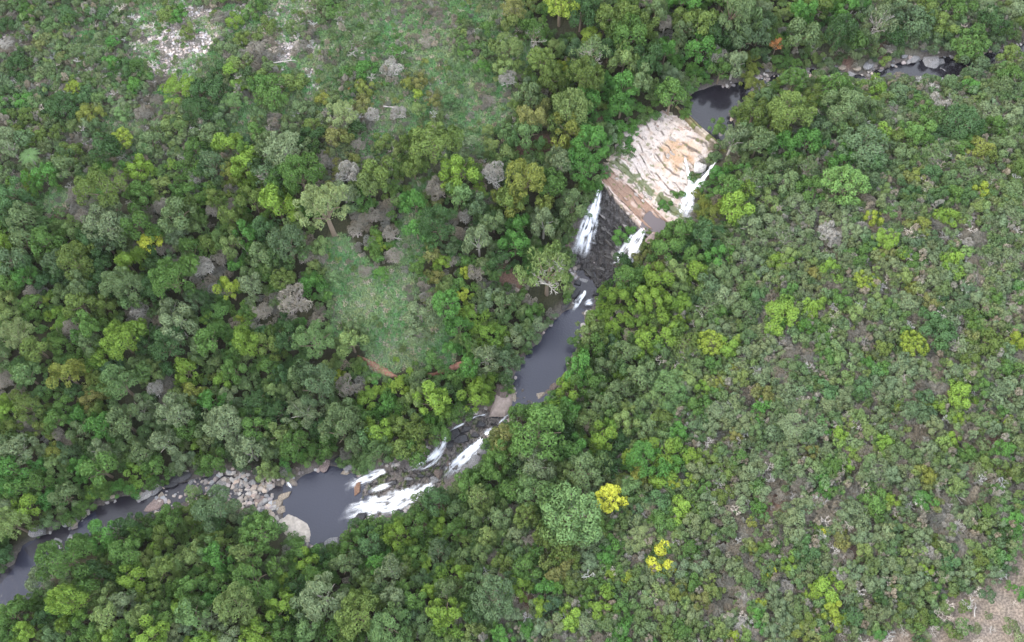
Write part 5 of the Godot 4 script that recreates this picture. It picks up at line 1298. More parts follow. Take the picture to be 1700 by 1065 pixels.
const BARE := [
		["medium bare grey-brown tree left of the pale scree strip", -60.31, -63.88, 3.39, "pk", "B"],
		["large bare grey-brown tree left of the grassy clearing", -47.12, -1.04, 3.94, "pk", "B"],
		["small bare grey-brown tree upper left of the yellow tree on the right edge", 93.58, 1.45, 2.64, "pk", ""],
		["medium bare grey-brown tree lower left of the red dirt bank", -35.03, 16.88, 3.18, "pk", ""],
		["small bare grey-brown tree lower left of the pale scree slope", -87.27, -47.67, 2.44, "pk", ""],
		["small bare whitish tree upper right of the small orange shrub", -28, -57.28, 2.45, "wt", ""],
		["small bare grey-brown tree upper right of the pale scree slope", -72, -72.97, 2.51, "pk", ""],
		["small bare grey-brown tree upper right of the small orange shrub", -20.42, -65.76, 2.47, "pk", ""],
		["medium bare whitish tree below the grey upstream boulders", 97.83, -46.45, 2.99, "wt", ""],
		["medium bare grey-brown tree lower right of the large tan boulder in the trees", -16.34, -26.35, 2.94, "pk", ""],
		["small bare grey-brown tree lower left of the beige bare bush", 58.72, 14.98, 2.37, "pk", ""],
		["small bare grey-brown tree lower left of the blue-green tree on the right slope", 74.48, 32.3, 2.23, "pk", ""],
		["small bare grey-brown tree lower right of the blue-green tree on the right slope", 85.89, 34.7, 2.19, "pk", ""],
		["small bare grey-brown tree below the pale scree strip", -55.06, -44.3, 2.26, "pk", ""],
		["medium bare whitish tree lower left of the reddish bare soil", -4.14, -29.42, 2.78, "wt", ""],
		["small bare grey-brown tree upper left of the large tan boulder in the trees", -35.26, -38.51, 2.09, "pk", ""],
		["small bare whitish tree upper left of the reddish bare soil", -1.08, -54.52, 2.14, "wt", ""],
		["small bare whitish tree upper right of the big pale feathery tree", -37.21, -29.42, 2.58, "wt", ""],
		["small bare grey-brown tree left of the bare grey-brown crown by the clearing", -54.8, 0.18, 2.52, "pk", ""],
		["small bare grey-brown tree left of the beige bare bush", 53.4, 2.7, 2.15, "pk", ""],
		["beige round bare bush among green shrubs", 68.07, 0.31, 2.12, "pk", ""],
		["small bare whitish tree above the beige bare bush", 67.86, -11.94, 2.18, "wt", ""],
		["small bare grey-brown tree upper right of the left edge halfway down", -109.23, 15.43, 2.47, "pk", ""],
		["small bare grey-brown tree left of the long fallen white log", 39.35, 31.65, 2.27, "pk", ""],
		["small bare grey-brown tree lower right of the beige bare bush", 72.33, 11.81, 2.06, "pk", ""],
		["small bare grey-brown tree left of the blue-green tree on the right slope", 68.05, 26.26, 1.99, "pk", ""],
		["small bare grey-brown tree below the long fallen white log", 44.32, 50.08, 1.93, "pk", ""],
		["small bare grey-brown tree left of the brown bare patch", 50.08, 51.18, 1.91, "pk", ""],
		["small bare grey-brown tree above the yellow-green tree pair at lower right", 61.08, 54.92, 1.87, "pk", ""],
		["small bare whitish tree above the large tan boulder in the trees", -26.59, -45.93, 1.96, "wt", ""],
		["small bare grey-brown tree upper right of the grassy clearing", -26.07, -10.65, 2.34, "pk", ""],
		["small bare whitish tree below the upper left corner", -122.35, -66.82, 1.89, "wt", ""],
		["small bare grey-brown tree upper right of the small palm", -83.95, -51.46, 1.84, "pk", ""],
		["small bare grey-brown tree above the big pale feathery tree", -44.08, -34.65, 2.23, "pk", ""],
		["small bare whitish tree lower right of the small orange shrub", -32.51, -45.23, 1.81, "wt", ""],
		["small bare grey-brown tree upper left of the small orange shrub", -50.98, -63.77, 1.86, "pk", ""],
		["small bare grey-brown tree upper left of the reddish bare soil", -5.3, -49.61, 1.83, "pk", ""],
		["small bare grey-brown tree upper left of the dark upstream pond", 36.61, -69.22, 2.35, "pk", ""],
		["small bare whitish tree upper right of the bright lime tree on the left slope", -82.95, -0.23, 2.17, "wt", ""],
		["small bare whitish tree left of the whitish dead tree", -70.1, -10.05, 2.2, "wt", ""],
		["small bare grey-brown tree above the low yellow bush", -79.6, -23.97, 2.23, "pk", ""],
		["small bare grey-brown tree left of the low yellow bush", -97.59, -21.5, 2.22, "pk", ""],
		["small bare whitish tree lower right of the low yellow bush", -68.13, -9.34, 2.19, "wt", ""],
		["small bare grey-brown tree above the whitish dead tree", -67.98, -22.98, 2.22, "pk", ""],
		["small bare grey-brown tree above the grassy clearing", -26.9, -16.1, 2.18, "pk", ""],
		["small bare grey-brown tree above the bare grey-brown crown by the clearing", -45.79, -11.11, 2.18, "pk", ""],
		["small bare grey-brown tree upper right of the whitish dead tree", -65.19, -11.96, 2.2, "pk", ""],
		["small bare grey-brown tree lower right of the big pale feathery tree", -34.65, -16.49, 2.18, "pk", ""],
		["small bare grey-brown tree right of the big pale feathery tree", -30.72, -19.86, 2.18, "pk", ""],
		["small bare grey-brown tree right of the grassy clearing", -7.72, -7.94, 2.17, "pk", ""],
		["small bare grey-brown tree above the yellow tree on the right edge", 97.33, -8.93, 1.81, "pk", ""],
		["small bare grey-brown tree right of the beige bare bush", 81.77, 7.51, 1.77, "pk", ""],
		["small bare whitish tree below the large bright dome tree", 73.96, -12.42, 1.86, "wt", ""],
		["small bare grey-brown tree lower right of the left edge halfway down", -103.38, 23.5, 2.1, "pk", ""],
		["small bare grey-brown tree left of the bright lime tree on the left slope", -97.37, 3.81, 2.16, "pk", ""],
		["small bare grey-brown tree above the long fallen white log", 56.2, 11.41, 1.8, "pk", ""],
		["small bare grey-brown tree lower right of the long fallen white log", 49.31, 38.45, 1.7, "pk", ""],
		["second small bare grey-brown tree above the long fallen white log", 48.14, 21.23, 1.78, "pk", ""],
		["small bare grey-brown tree above the blue-green tree on the right slope", 83.16, 18.47, 1.72, "pk", ""],
		["small bare grey-brown tree upper left of the blue-green tree on the right slope", 77.71, 24.64, 1.7, "pk", ""],
		["small bare grey-brown tree below the blue-green tree on the right slope", 77.23, 31.65, 1.67, "pk", ""],
		["small bare grey-brown tree upper right of the blue-green tree on the right slope", 83.77, 25.37, 1.69, "pk", ""],
		["small bare grey-brown tree upper right of the grey fallen logs", 90.79, 38.79, 1.62, "pk", ""],
		["small bare grey-brown tree above the brown bare patch", 66.98, 37.53, 1.67, "pk", ""],
		["small bare grey-brown tree upper right of the olive-yellow flowering tree", 42.73, 45.6, 1.68, "pk", ""],
		["small bare grey-brown tree right of the olive-yellow flowering tree", 41.38, 52.73, 1.65, "pk", ""],
		["second small bare grey-brown tree below the long fallen white log", 46.38, 51.52, 1.65, "pk", ""],
		["small bare grey-brown tree upper left of the yellow-green tree pair at lower right", 43.77, 55.34, 1.64, "pk", ""],
		["small bare grey-brown tree left of the yellow-green tree pair at lower right", 45.48, 58.69, 1.62, "pk", ""],
		["small bare whitish tree upper left of the yellow-green tree pair at lower right", 50.23, 60.45, 1.6, "wt", ""],
		["small bare whitish tree lower right of the olive-yellow flowering tree", 42.44, 61.85, 1.61, "wt", ""],
		["second small bare grey-brown tree right of the olive-yellow flowering tree", 40.52, 60.18, 1.62, "pk", ""],
		["small bare grey-brown tree lower right of the olive-yellow flowering tree", 38.09, 62.81, 1.61, "pk", ""],
		["small bare grey-brown tree right of the bottom edge", 35.73, 64.9, 1.78, "pk", ""],
		["small bare whitish tree left of the yellow-green tree pair at lower right", 41.05, 66.84, 1.58, "wt", ""],
		["small bare grey-brown tree lower left of the olive-yellow flowering tree", 23.68, 61.34, 1.83, "pk", ""],
		["small bare grey-brown tree upper left of the brown bare patch", 55.86, 48.27, 1.64, "pk", ""],
		["second small bare grey-brown tree lower right of the long fallen white log", 51.73, 43.17, 1.68, "pk", ""],
		["small bare whitish tree lower left of the brown bare patch", 43.19, 68.43, 1.57, "wt", ""],
		["second small bare grey-brown tree upper left of the brown bare patch", 54.59, 41.88, 1.68, "pk", ""],
		["second small bare grey-brown tree above the brown bare patch", 60.57, 45.1, 1.65, "pk", ""],
		["third small bare grey-brown tree above the brown bare patch", 64.17, 43.86, 1.65, "pk", ""],
		["second small bare grey-brown tree above the yellow-green tree pair at lower right", 58.77, 48.41, 1.64, "pk", ""],
		["third small bare grey-brown tree above the yellow-green tree pair at lower right", 62.38, 50.52, 1.62, "pk", ""],
		["small bare grey-brown tree lower left of the grey fallen logs", 77.24, 50.58, 1.6, "pk", ""],
		["small bare whitish tree lower left of the grey fallen logs", 79.5, 49.31, 1.6, "wt", ""],
		["small bare whitish tree below the grey fallen logs", 80.85, 51.52, 1.59, "wt", ""],
		["small bare grey-brown tree left of the grey fallen logs", 80.61, 46.06, 1.61, "pk", ""],
		["small bare whitish tree right of the brown bare patch", 75.37, 55.35, 1.58, "wt", ""],
		["small bare whitish tree below the brown bare patch", 59.84, 58.59, 1.59, "wt", ""],
		["small bare whitish tree above the bare tan ground", 81.04, 54.47, 1.57, "wt", ""],
		["small bare grey-brown tree above the bare tan ground", 85.26, 44.33, 1.61, "pk", ""],
		["small bare grey-brown tree right of the long fallen white log", 63.6, 42.4, 1.65, "pk", ""],
		["small bare grey-brown tree right of the grey fallen logs", 91.7, 44.03, 1.6, "pk", ""],
		["small bare grey-brown tree right of the small palm", -99.95, -40.48, 1.67, "pk", ""],
		["small bare whitish tree above the dark upstream pond", 47.9, -60.42, 2.14, "wt", ""],
		["small bare grey-brown tree left of the large tan boulder in the trees", -43.63, -32.34, 2.04, "pk", ""],
		["small bare grey-brown tree lower right of the small palm", -100.51, -27.44, 1.87, "pk", ""],
		["small bare grey-brown tree upper left of the whitish dead tree", -89.52, -31.78, 1.88, "pk", ""],
		["small bare grey-brown tree above the left edge halfway down", -107.37, -4.41, 1.82, "pk", ""],
		["small bare grey-brown tree below the big pale feathery tree", -42.06, -11.06, 1.81, "pk", ""],
		["small bare grey-brown tree upper right of the bare grey-brown crown by the clearing", -32.45, -8.04, 1.8, "pk", ""],
		["small bare grey-brown tree above the long grey pool", 4.03, -2.84, 1.82, "pk", ""],
		["small bare grey-brown tree upper right of the red dirt bank", -19.33, -5.32, 1.8, "pk", ""],
		["small bare whitish tree upper left of the yellow tree on the right edge", 93.98, -6.73, 1.51, "wt", ""],
		["small bare whitish tree lower right of the stone weir", 68.35, -9.42, 1.55, "wt", ""],
		["small bare whitish tree lower right of the bright lime tree on the left slope", -77.32, 17.13, 1.78, "wt", ""],
		["small bare grey-brown tree upper left of the lower stream", -97.63, 26.38, 1.76, "pk", ""],
		["small bare grey-brown tree lower left of the bright yellow flowering tree", 3.58, 50.11, 1.62, "pk", ""],
		["small bare grey-brown tree upper right of the large lime tree in the lower middle", -1.79, 56.46, 1.6, "pk", ""],
		["small bare grey-brown tree below the upper left corner", -111.63, -39.61, 1.71, "pk", ""],
		["small bare grey-brown tree lower right of the low yellow bush", -79.28, -14.1, 1.66, "pk", ""],
		["small bare whitish tree lower right of the large tan boulder in the trees", -10.55, -20.14, 1.65, "wt", ""],
		["small bare grey-brown tree right of the large lime tree in the lower middle", 1.14, 62.31, 1.4, "pk", ""],
		["small bare grey-brown tree lower right of the large tan boulder in the trees", -13.44, -10.27, 1.45, "pk", ""],
		["small bare grey-brown tree below the large bright dome tree", 77.22, 2.33, 1.2, "pk", ""],
		["small bare whitish tree lower right of the large bright dome tree", 89.87, -11.1, 0.86, "wt", ""],
]
const BOULDERS := [
		["large grey boulder upper left of the grey upstream boulders", 98.34, -64.21, 1.77, 1.59, 20, "grey"],
		["large grey boulder lower left of the upper right corner", 101.72, -63.62, 2.51, 2.07, -10, "grey"],
		["medium grey boulder upper right of the grey upstream boulders", 104.96, -64.01, 1.18, 1.43, 10, "grey"],
		["medium grey boulder right of the grey upstream boulders", 104.4, -61.16, 1.32, 1.59, 0, "grey"],
		["small grey boulder lower left of the upper right corner", 102.44, -61.3, 0.88, 1.11, 0, "grey"],
		["large grey boulder right of the grey upstream boulders", 106.19, -61.67, 0.88, 2.22, -25, "grey"],
		["medium grey boulder below the grey upstream boulders", 100.65, -56.93, 1.59, 0.94, -10, "grey"],
		["small grey boulder lower right of the grey upstream boulders", 103.55, -57.93, 1.02, 0.94, 0, "grey"],
		["small tan boulder lower left of the grey upstream boulders", 99.76, -61.11, 1.03, 0.95, 0, "tan"],
		["large grey boulder left of the grey upstream boulders", 86.5, -62.17, 1.17, 2.21, 35, "grey"],
		["medium grey boulder left of the grey upstream boulders", 81.73, -59.09, 1.46, 1.42, 0, "grey"],
		["small grey boulder upper left of the grey upstream boulders", 95.54, -64.63, 1.03, 0.79, 0, "grey"],
		["medium grey boulder above the grey upstream boulders", 100.84, -66.55, 1.92, 0.8, 0, "grey"],
		["small pale boulder lower right of the orange tree by the upper stream", 71.1, -58.97, 0.87, 0.79, 0, "pale"],
		["medium tan boulder left of the grey upstream boulders", 88.66, -64.59, 1.76, 1.11, 0, "tan"],
		["medium tan boulder right of the orange tree by the upper stream", 79.61, -61.46, 1.31, 0.95, 0, "tan"],
		["medium tan boulder above the large bright dome tree", 83.22, -61, 1.31, 0.79, 0, "tan"],
		["small pale boulder upper right of the dark upstream pond", 67.51, -62.44, 0.58, 0.95, 0, "pale"],
		["large pale tan boulder alone among dense trees", -26.28, -35.28, 0.97, 1.05, 0, "pale"],
		["medium tan boulder upper left of the long grey pool", 1.09, -5.62, 0.95, 1.03, 0, "tan"],
		["small tan boulder lower left of the left waterfall", -1.09, -12.25, 0.68, 0.74, 0, "tan"],
		["large white boulder below the stone weir", 43.05, -32.86, 1.67, 1.65, 0, "white"],
		["large pinkish boulder upper right of the right waterfall", 31.8, -16.74, 1.36, 1.62, 20, "pink"],
		["large tan boulder above the smooth tan gravel bar", -48.95, 38.31, 1.95, 1.12, -35, "tan"],
		["large tan boulder upper left of the smooth tan gravel bar", -50.32, 39.89, 1.69, 1.12, -25, "tan"],
		["medium tan boulder upper left of the smooth tan gravel bar", -53.61, 36.33, 1.44, 1.13, 10, "tan"],
		["medium pale boulder upper left of the smooth tan gravel bar", -51.55, 40.54, 1.3, 0.98, 0, "pale"],
		["medium pinkish boulder upper left of the smooth tan gravel bar", -54.59, 38.96, 1.17, 0.98, 0, "pink"],
		["medium pale boulder left of the round pool", -56.39, 37.24, 1.04, 0.85, 0, "pale"],
		["medium tan boulder left of the round pool", -49.17, 41.17, 1.16, 0.98, 0, "tan"],
		["medium tan boulder upper left of the round pool", -47.81, 35.43, 1.04, 0.85, 30, "tan"],
		["medium grey boulder upper left of the smooth tan gravel bar", -58.3, 35.63, 1.18, 0.85, 0, "grey"],
		["small pale boulder upper left of the smooth tan gravel bar", -59.47, 36.82, 0.91, 0.71, 0, "pale"],
		["small white boulder upper left of the smooth tan gravel bar", -61.16, 33.18, 0.92, 0.43, -5, "white"],
		["large grey boulder upper left of the smooth tan gravel bar", -62.78, 34.8, 1.58, 1.13, 0, "grey"],
		["small white boulder left of the round pool", -57.23, 36.84, 0.78, 0.56, 0, "white"],
		["medium pinkish boulder left of the round pool", -54.94, 41.21, 1.03, 0.84, 0, "pink"],
		["medium tan boulder left of the broad white cascade", -52.38, 41.88, 1.16, 0.84, 0, "tan"],
		["medium grey boulder upper left of the round pool", -48.01, 33.34, 1.05, 0.85, 0, "grey"],
		["medium pinkish boulder above the round pool", -40.85, 31.41, 1.05, 1.42, 15, "pink"],
		["medium dark wet boulder lower left of the smooth tan gravel bar", -46.98, 48.73, 1.14, 0.95, 0, "dark"],
		["large grey boulder right of the smooth tan gravel bar", -37.24, 48.27, 1.78, 1.37, 0, "grey"],
		["large pinkish boulder lower right of the round pool", -33.38, 45.88, 1.91, 1.24, -50, "pink"],
		["medium tan boulder lower right of the round pool", -34.25, 47.54, 1.27, 0.68, -30, "tan"],
		["large dark wet boulder lower left of the broad white cascade", -32.17, 43.16, 1.8, 1.39, 0, "dark"],
		["large grey boulder lower left of the broad white cascade", -30.39, 44.4, 1.53, 1.38, 20, "grey"],
		["large dark wet boulder above the round pool", -37.55, 30.47, 2.37, 1.14, 0, "dark"],
		["medium grey boulder upper right of the round pool", -34.83, 32.14, 1.58, 0.85, 0, "grey"],
		["small tan boulder upper right of the round pool", -36.19, 33.27, 1.05, 0.71, 0, "tan"],
		["medium dark wet boulder lower right of the smooth tan gravel bar", -40.39, 48.87, 1.02, 0.82, 0, "dark"],
		["large rust-brown boulder upper right of the round pool", -33.27, 36.25, 0.92, 1.98, 5, "rust"],
		["medium pale boulder left of the lower stream", -89.9, 42.7, 0.78, 1.12, 25, "pale"],
		["tiny pale boulder left of the lower stream", -88.91, 42.56, 0.52, 0.7, 0, "pale"],
		["medium pale boulder upper right of the lower stream", -79.65, 38.05, 1.83, 0.71, -25, "pale"],
		["medium tan boulder upper right of the lower stream", -75.64, 37.47, 1.05, 1.13, 0, "tan"],
		["medium grey boulder upper right of the lower stream", -76.92, 36.78, 1.57, 0.85, -25, "grey"],
		["small pinkish boulder right of the lower stream", -74.9, 39.58, 1.04, 0.56, -30, "pink"],
		["small pale boulder right of the lower stream", -72.41, 37.76, 0.39, 0.99, 0, "pale"],
		["large grey boulder upper left of the wide green tree over the lower stream", -96.69, 47.61, 2.06, 1.25, -10, "grey"],
		["small pale boulder upper left of the wide green tree over the lower stream", -98.2, 49.07, 0.77, 0.83, 0, "pale"],
		["medium grey boulder upper left of the wide green tree over the lower stream", -95.49, 48.89, 1.03, 1.11, 0, "grey"],
		["large grey boulder above the stream at the left edge", -100.39, 45.58, 1.93, 1.39, 0, "grey"],
		["medium pale boulder lower left of the stream at the left edge", -106.61, 57.31, 1.14, 0.68, -20, "pale"],
		["small pale boulder lower left of the stream at the left edge", -105.64, 55.51, 0.63, 0.68, 0, "pale"],
		["tiny pale boulder lower left of the stream at the left edge", -106.5, 55.32, 0.51, 0.55, 0, "pale"],
		["tiny pale boulder above the lower stream", -83.13, 36.54, 0.52, 0.42, 0, "pale"],
		["tiny tan boulder lower left of the lower stream", -84.3, 44.48, 0.64, 0.56, 0, "tan"],
		["medium grey boulder above the wide green tree over the lower stream", -93.71, 47.1, 1.16, 0.83, 0, "grey"],
		["small pinkish boulder above the wide green tree over the lower stream", -91.55, 45.41, 0.9, 0.7, 0, "pink"],
		["medium tan boulder left of the stream at the left edge", -104.82, 53.46, 1.02, 0.82, 0, "tan"],
		["large pinkish boulder right of the lower stream", -77.53, 39.68, 2.35, 1.41, -20, "pink"],
		["large dark wet boulder upper right of the lower stream", -74.42, 35.28, 1.83, 0.99, -10, "dark"],
		["large dark wet boulder upper left of the smooth tan gravel bar", -72.22, 33.98, 2.1, 1.13, -5, "dark"],
		["medium dark wet boulder right of the lower stream", -68, 37.15, 1.05, 0.85, 0, "dark"],
		["medium grey boulder right of the lower stream", -65.41, 36.78, 1.18, 0.85, 0, "grey"],
		["medium grey boulder left of the round pool", -63.19, 38.15, 1.04, 0.84, 0, "grey"],
		["small grey boulder upper right of the lower stream", -69.85, 35.17, 0.92, 0.71, 0, "grey"],
		["large dark wet boulder upper left of the white chute", -12.22, 25.36, 1.58, 1.28, -20, "dark"],
		["large dark wet boulder above the white chute", -10.48, 26.62, 1.7, 1.13, 0, "dark"],
		["medium dark wet boulder above the white chute", -9.84, 24.78, 1.31, 0.99, -20, "dark"],
		["medium dark wet boulder upper right of the white chute", -7.84, 26.16, 1.05, 0.85, 0, "dark"],
		["medium dark wet boulder lower left of the long grey pool", -6.55, 24.02, 1.18, 0.99, 0, "dark"],
		["medium dark wet boulder upper left of the white chute", -13.8, 27.4, 1.05, 0.99, 0, "dark"],
		["medium brown boulder left of the white chute", -15.11, 28.58, 0.92, 1.42, 20, "brown"],
		["small dark wet boulder upper right of the white chute", -8.49, 28.34, 0.91, 0.85, 0, "dark"],
		["large grey boulder right of the white chute", -5.84, 29.29, 1.17, 1.96, 30, "grey"],
		["large grey boulder lower right of the white chute", -7.8, 31.55, 1.69, 1.54, 0, "grey"],
		["medium grey boulder below the white chute", -9.74, 33, 1.3, 1.12, 0, "grey"],
		["medium dark wet boulder right of the white chute", -6.09, 31.16, 0.91, 1.12, 0, "dark"],
		["small brown boulder lower left of the white chute", -13.46, 31.87, 0.91, 0.85, 0, "brown"],
		["medium brown boulder lower left of the white chute", -15.64, 33.75, 1.17, 1.13, -20, "brown"],
		["small grey boulder lower left of the white chute", -16.92, 35.02, 1.04, 0.7, 0, "grey"],
		["small dark wet boulder upper right of the broad white cascade", -19.57, 34.3, 1.04, 0.56, 0, "dark"],
		["small grey boulder upper right of the broad white cascade", -22.19, 34.88, 1.17, 0.56, 0, "grey"],
		["small grey boulder right of the round pool", -20.79, 36.62, 1.04, 0.7, 0, "grey"],
		["small dark wet boulder above the broad white cascade", -25.46, 35.45, 1.04, 0.56, 0, "dark"],
		["second small grey boulder upper right of the broad white cascade", -23.4, 37.07, 0.78, 0.56, 0, "grey"],
		["small dark wet boulder lower right of the broad white cascade", -23.75, 42.1, 1.03, 0.69, 0, "dark"],
		["small grey boulder lower left of the broad white cascade", -27.04, 42.19, 0.9, 0.7, 0, "grey"],
		["medium grey boulder lower left of the broad white cascade", -29.44, 43.61, 1.02, 0.97, 0, "grey"],
		["small dark wet boulder lower left of the long grey pool", -3.28, 22.17, 1.05, 0.71, 0, "dark"],
		["medium dark wet boulder right of the red dirt bank", -1.57, 20.95, 1.05, 0.85, 0, "dark"],
		["small dark wet boulder upper left of the bright yellow flowering tree", 0, 19.87, 0.92, 0.57, 0, "dark"],
		["small grey boulder lower left of the long grey pool", 1.31, 19.44, 0.79, 0.57, 0, "grey"],
		["large brown boulder upper right of the white chute", -3.94, 19.03, 1.31, 1.7, 20, "brown"],
		["large brown boulder lower left of the long grey pool", -2.63, 17.12, 1.58, 1.71, 0, "brown"],
		["medium tan boulder lower left of the long grey pool", 0, 17.74, 0.66, 1.42, -15, "tan"],
		["medium brown boulder below the long grey pool", 7.93, 16.86, 1.19, 0.86, -30, "brown"],
		["medium tan boulder below the long grey pool", 6.33, 17.83, 1.19, 0.85, -20, "tan"],
		["medium brown boulder upper right of the white chute", 9.27, 15.55, 1.06, 0.86, -30, "brown"],
		["small dark wet boulder below the left waterfall", 15.32, -9.5, 1.11, 0.75, 30, "dark"],
		["small dark wet boulder lower left of the right waterfall", 18.78, -9.11, 0.97, 0.75, 0, "dark"],
		["medium dark wet boulder lower left of the right waterfall", 14.56, -7.18, 0.83, 1.35, 30, "dark"],
		["medium dark wet boulder above the long grey pool", 12.38, -3.92, 0.69, 1.34, 35, "dark"],
		["small dark wet boulder upper right of the long grey pool", 19.36, -6.57, 0.83, 0.9, 0, "dark"],
		["small grey boulder lower left of the right waterfall", 16.45, -10.47, 1.12, 0.6, 30, "grey"],
		["large dark wet boulder below the right waterfall", 28.13, -11.83, 1.65, 1.19, 0, "dark"],
		["medium dark wet boulder lower right of the right waterfall", 29.42, -12.8, 1.23, 1.18, 0, "dark"],
		["large brown boulder lower left of the left waterfall", 12.9, -18.38, 1.12, 1.82, 0, "brown"],
		["medium pinkish boulder lower left of the left waterfall", 13.32, -16.47, 0.84, 1.21, 0, "pink"],
		["small tan boulder left of the long grey pool", 1.07, 10.18, 0.53, 1.01, 20, "tan"],
		["small brown boulder left of the long grey pool", 2.42, 7.54, 0.54, 1.16, 30, "brown"],
		["small brown boulder upper left of the long grey pool", 4.72, 4.68, 0.54, 1.17, 40, "brown"],
		["small brown boulder above the long grey pool", 6.79, 2.43, 0.54, 1.17, 40, "brown"],
		["small brown boulder below the left waterfall", 8.87, 0.3, 0.55, 1.03, 40, "brown"],
		["small pale boulder upper right of the white chute", -2.89, 19.34, 0.92, 0.71, 0, "pale"],
		["small brown boulder upper right of the white chute", -4.6, 20.78, 0.79, 0.71, 0, "brown"],
]
const LOGS := [
		["long fallen white log on the brushy right slope", 46.09, 33.24, 52.29, 34.69, 0.18],
		["long grey fallen trunk on the right slope near the edge", 79.7, 43.15, 85.32, 47.19, 0.18],
		["pale short fallen log right of the long grey trunk", 87.85, 44.64, 90.58, 46.3, 0.2],
		["thick pale leaning log near the right edge", 90.14, 48.48, 92.56, 45.7, 0.24],
		["thin curved white fallen branch on the brown right slope", 49.51, 49.32, 50.87, 51.32, 0.16],
		["thin white fallen branch beside the yellow-green tree", -78.99, -55.37, -75.45, -52.07, 0.17],
		["thin pale fallen branch at the foot of the scree strip", -56.77, -59.76, -51.77, -60.49, 0.17],
		["curved pale branch fallen on the grassy upper slope", -3.16, -60.22, 0.72, -60.94, 0.2],
		["pale fallen branch across the bare sage shrubs", -30.07, -48.1, -25.67, -47.51, 0.18],
		["long thin pale trunk leaning by the top edge", 80.76, -71.13, 85.05, -78.04, 0.19],
		["brown fallen trunk on the bank below the dark pond", 56.83, -44.77, 63.1, -46.73, 0.22],
		["short pale stick lying on the bare tan ground", 80.84, 66.26, 81.56, 64.14, 0.13],
		["grey fallen stick in the pale brush", 76.99, 38.89, 78.51, 41.04, 0.14],
		["grey fallen stick above another in pale brush", 78.55, 37.82, 77.12, 35.15, 0.14],
		["short pale fallen branch by the feathery tree", -61.95, -16.05, -59.87, -13.92, 0.16],
		["grey broken snag on the right bank", 23.52, 11.71, 22.72, 7.92, 0.16],
		["pale fallen branches above the clearing", -28.41, -16.36, -24.6, -15.54, 0.18],
]
